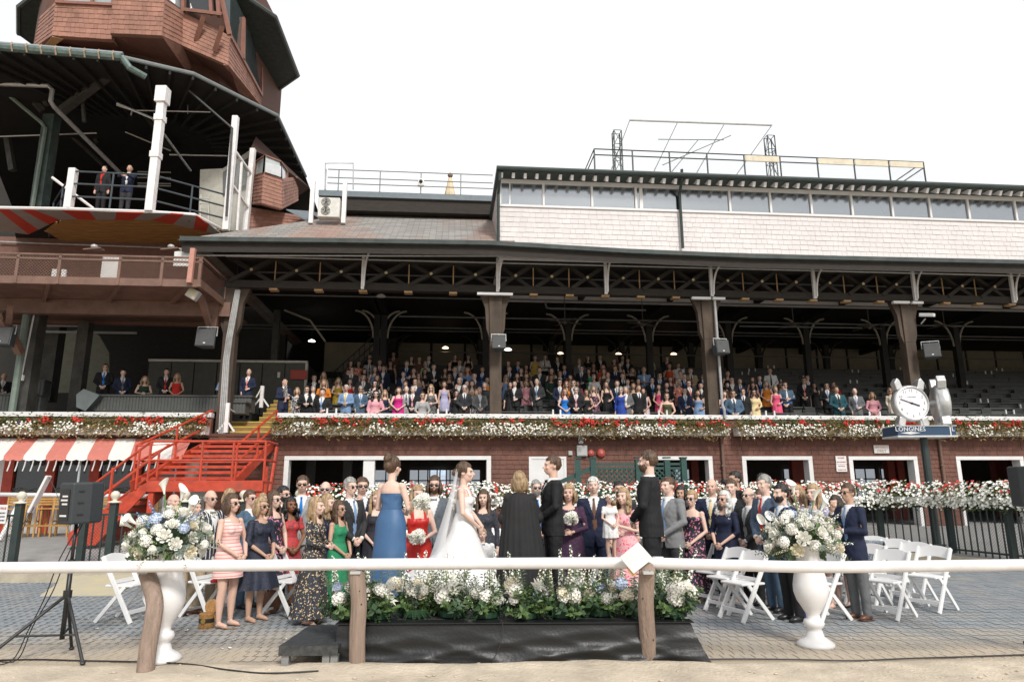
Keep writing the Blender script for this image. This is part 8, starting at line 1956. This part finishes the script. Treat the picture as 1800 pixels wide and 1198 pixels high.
cable([(tx+.03, ty+.1, 1.4), (tx-.04, ty-.05, .95), (tx-.10, ty-.1, .65), (tx-.24, ty-.12, .33), (tx-.30, ty-.2, .03), (tx-.6, ty-.15, .02)], 'second black cable hanging from the left loudspeaker', .006)
cable([tuple(at(883, 1093, 7.24)), tuple(at(884, 1110, 7.2)), tuple(at(878, 1135, 7.16)), tuple(at(866, 1162, 7.1))], 'thin cable hanging down the front of the stage drape', .004)
p = atz(362, 1103, 0); s = thing('woven_bag', 'round topped honey coloured woven box bag standing open on the paving', 'bag', (p.x, p.y, 0)); WV = mat('woven_rattan', (.36, .18, .05), .6, var=.35, scale=60, bump=.5, bscale=120)
g = MB(Matrix.Translation((p.x, p.y, 0))); g.lathe([(.085, 0), (.09, .02), (.09, .17), (.082, .18)], n=20); g.build('body', WV, s); g = MB(Matrix.Translation((p.x+.02, p.y+.09, .24))@Matrix.Rotation(R(75), 4, 'X')); g.lathe([(.088, -.012), (.09, 0), (.085, .02)], n=20); g.build('lid', WV, s)
g = MB(Matrix.Translation((p.x, p.y, 0))); g.lathe([(.092, .07), (.0925, .12)], n=20); g.build('dark_band', BLACKP, s); g = MB(Matrix.Translation((p.x, p.y-.095, .095))@RX); g.lathe([(.03, 0), (.028, .01)], n=14); g.build('clasp', mat('brass', (.6, .42, .12), .3, metal=.8), s)
g = MB(); g.tube(spline([(p.x+.09, p.y, .15), (p.x+.16, p.y-.05, .06), (p.x+.28, p.y-.1, .015), (p.x+.42, p.y-.08, .015)], 5), .007, 5); g.build('strap', WV, s)
p = atz(1412, 1084, 0); s = MB(); s.box(p.x-.06, p.x+.07, p.y-.02, p.y+.05, 0, .16); s.build('blue_bag', mat('blue_carton', (.02, .05, .22), .5), label='small blue bag on the paving left of the right urn', cat='bag', bevel=.01)
pcm = at(1278, 846, 12.3); s = thing('camera', 'black camera held up by the photographer', 'camera', pcm.to_tuple()); g = MB(Matrix.Translation(pcm)); g.box(-.07, .07, -.035, .035, -.05, .05); g.build('camera_body', BLACKP, s, bevel=.01); g = MB(Matrix.Translation(pcm)@Matrix.Rotation(R(90), 4, 'X')@Matrix.Rotation(R(-60), 4, 'Y')); g.lathe([(.035, 0), (.04, .12)], n=12); g.build('lens', BLACKP, s)
p = atz(480, 1060, 0); s = MB(); s.ell((at(478, 1050, 10).x, 10.0, .16), (.13, .07, .16), 12, 8); s.build('brown_handbag', mat('brown_suede', (.14, .06, .03), .7), smooth=True, label='brown slouchy handbag on the paving behind the navy lace dress', cat='bag')
s = MB(); q_ = at(388, 1021, 9.3); s.tube([q_+Vector((-.12, 0, .0)), q_+Vector((-.03, -.05, .03)), q_+Vector((.07, 0, .0)), q_+Vector((.14, .03, -.01))], [.02, .04, .035, .012], 8); s.build('red_wrap', mat('red_cloth', (.60, .06, .05), .7), smooth=True, label='bright red folded wrap lying on a chair beside the pink striped dress', cat='wrap')

g = MB(); r = random.Random(4)
for px, py in ((60, 1020), (75, 1024), (172, 1104), (330, 1108), (414, 1124), (398, 1139), (508, 1122), (1500, 1120), (590, 1105), (150, 1088)):
    p = atz(px, py, .006); 
    for k in range(3): petals(g, p+Vector((r.uniform(-.04, .04), r.uniform(-.04, .04), .004)), .022, (r.uniform(-.3, .3), r.uniform(-.3, .3), 1), r, 0, 4)
g.build('fallen_petals', FWHITE, kind='stuff')
g = MB()
for i in range(420):           # hoof and foot scuffs: little clods on the sand
    x, y = r.uniform(-6, 6), r.uniform(5.6, 7.25); q = r.uniform(.006, .02); g.ell((x, y, q*.2), (q*r.uniform(.8, 1.6), q, q*.5), 6, 4)
g.build('sand_clods', SAND, kind='stuff', smooth=True)
bpy.data.scenes.remove(TS)
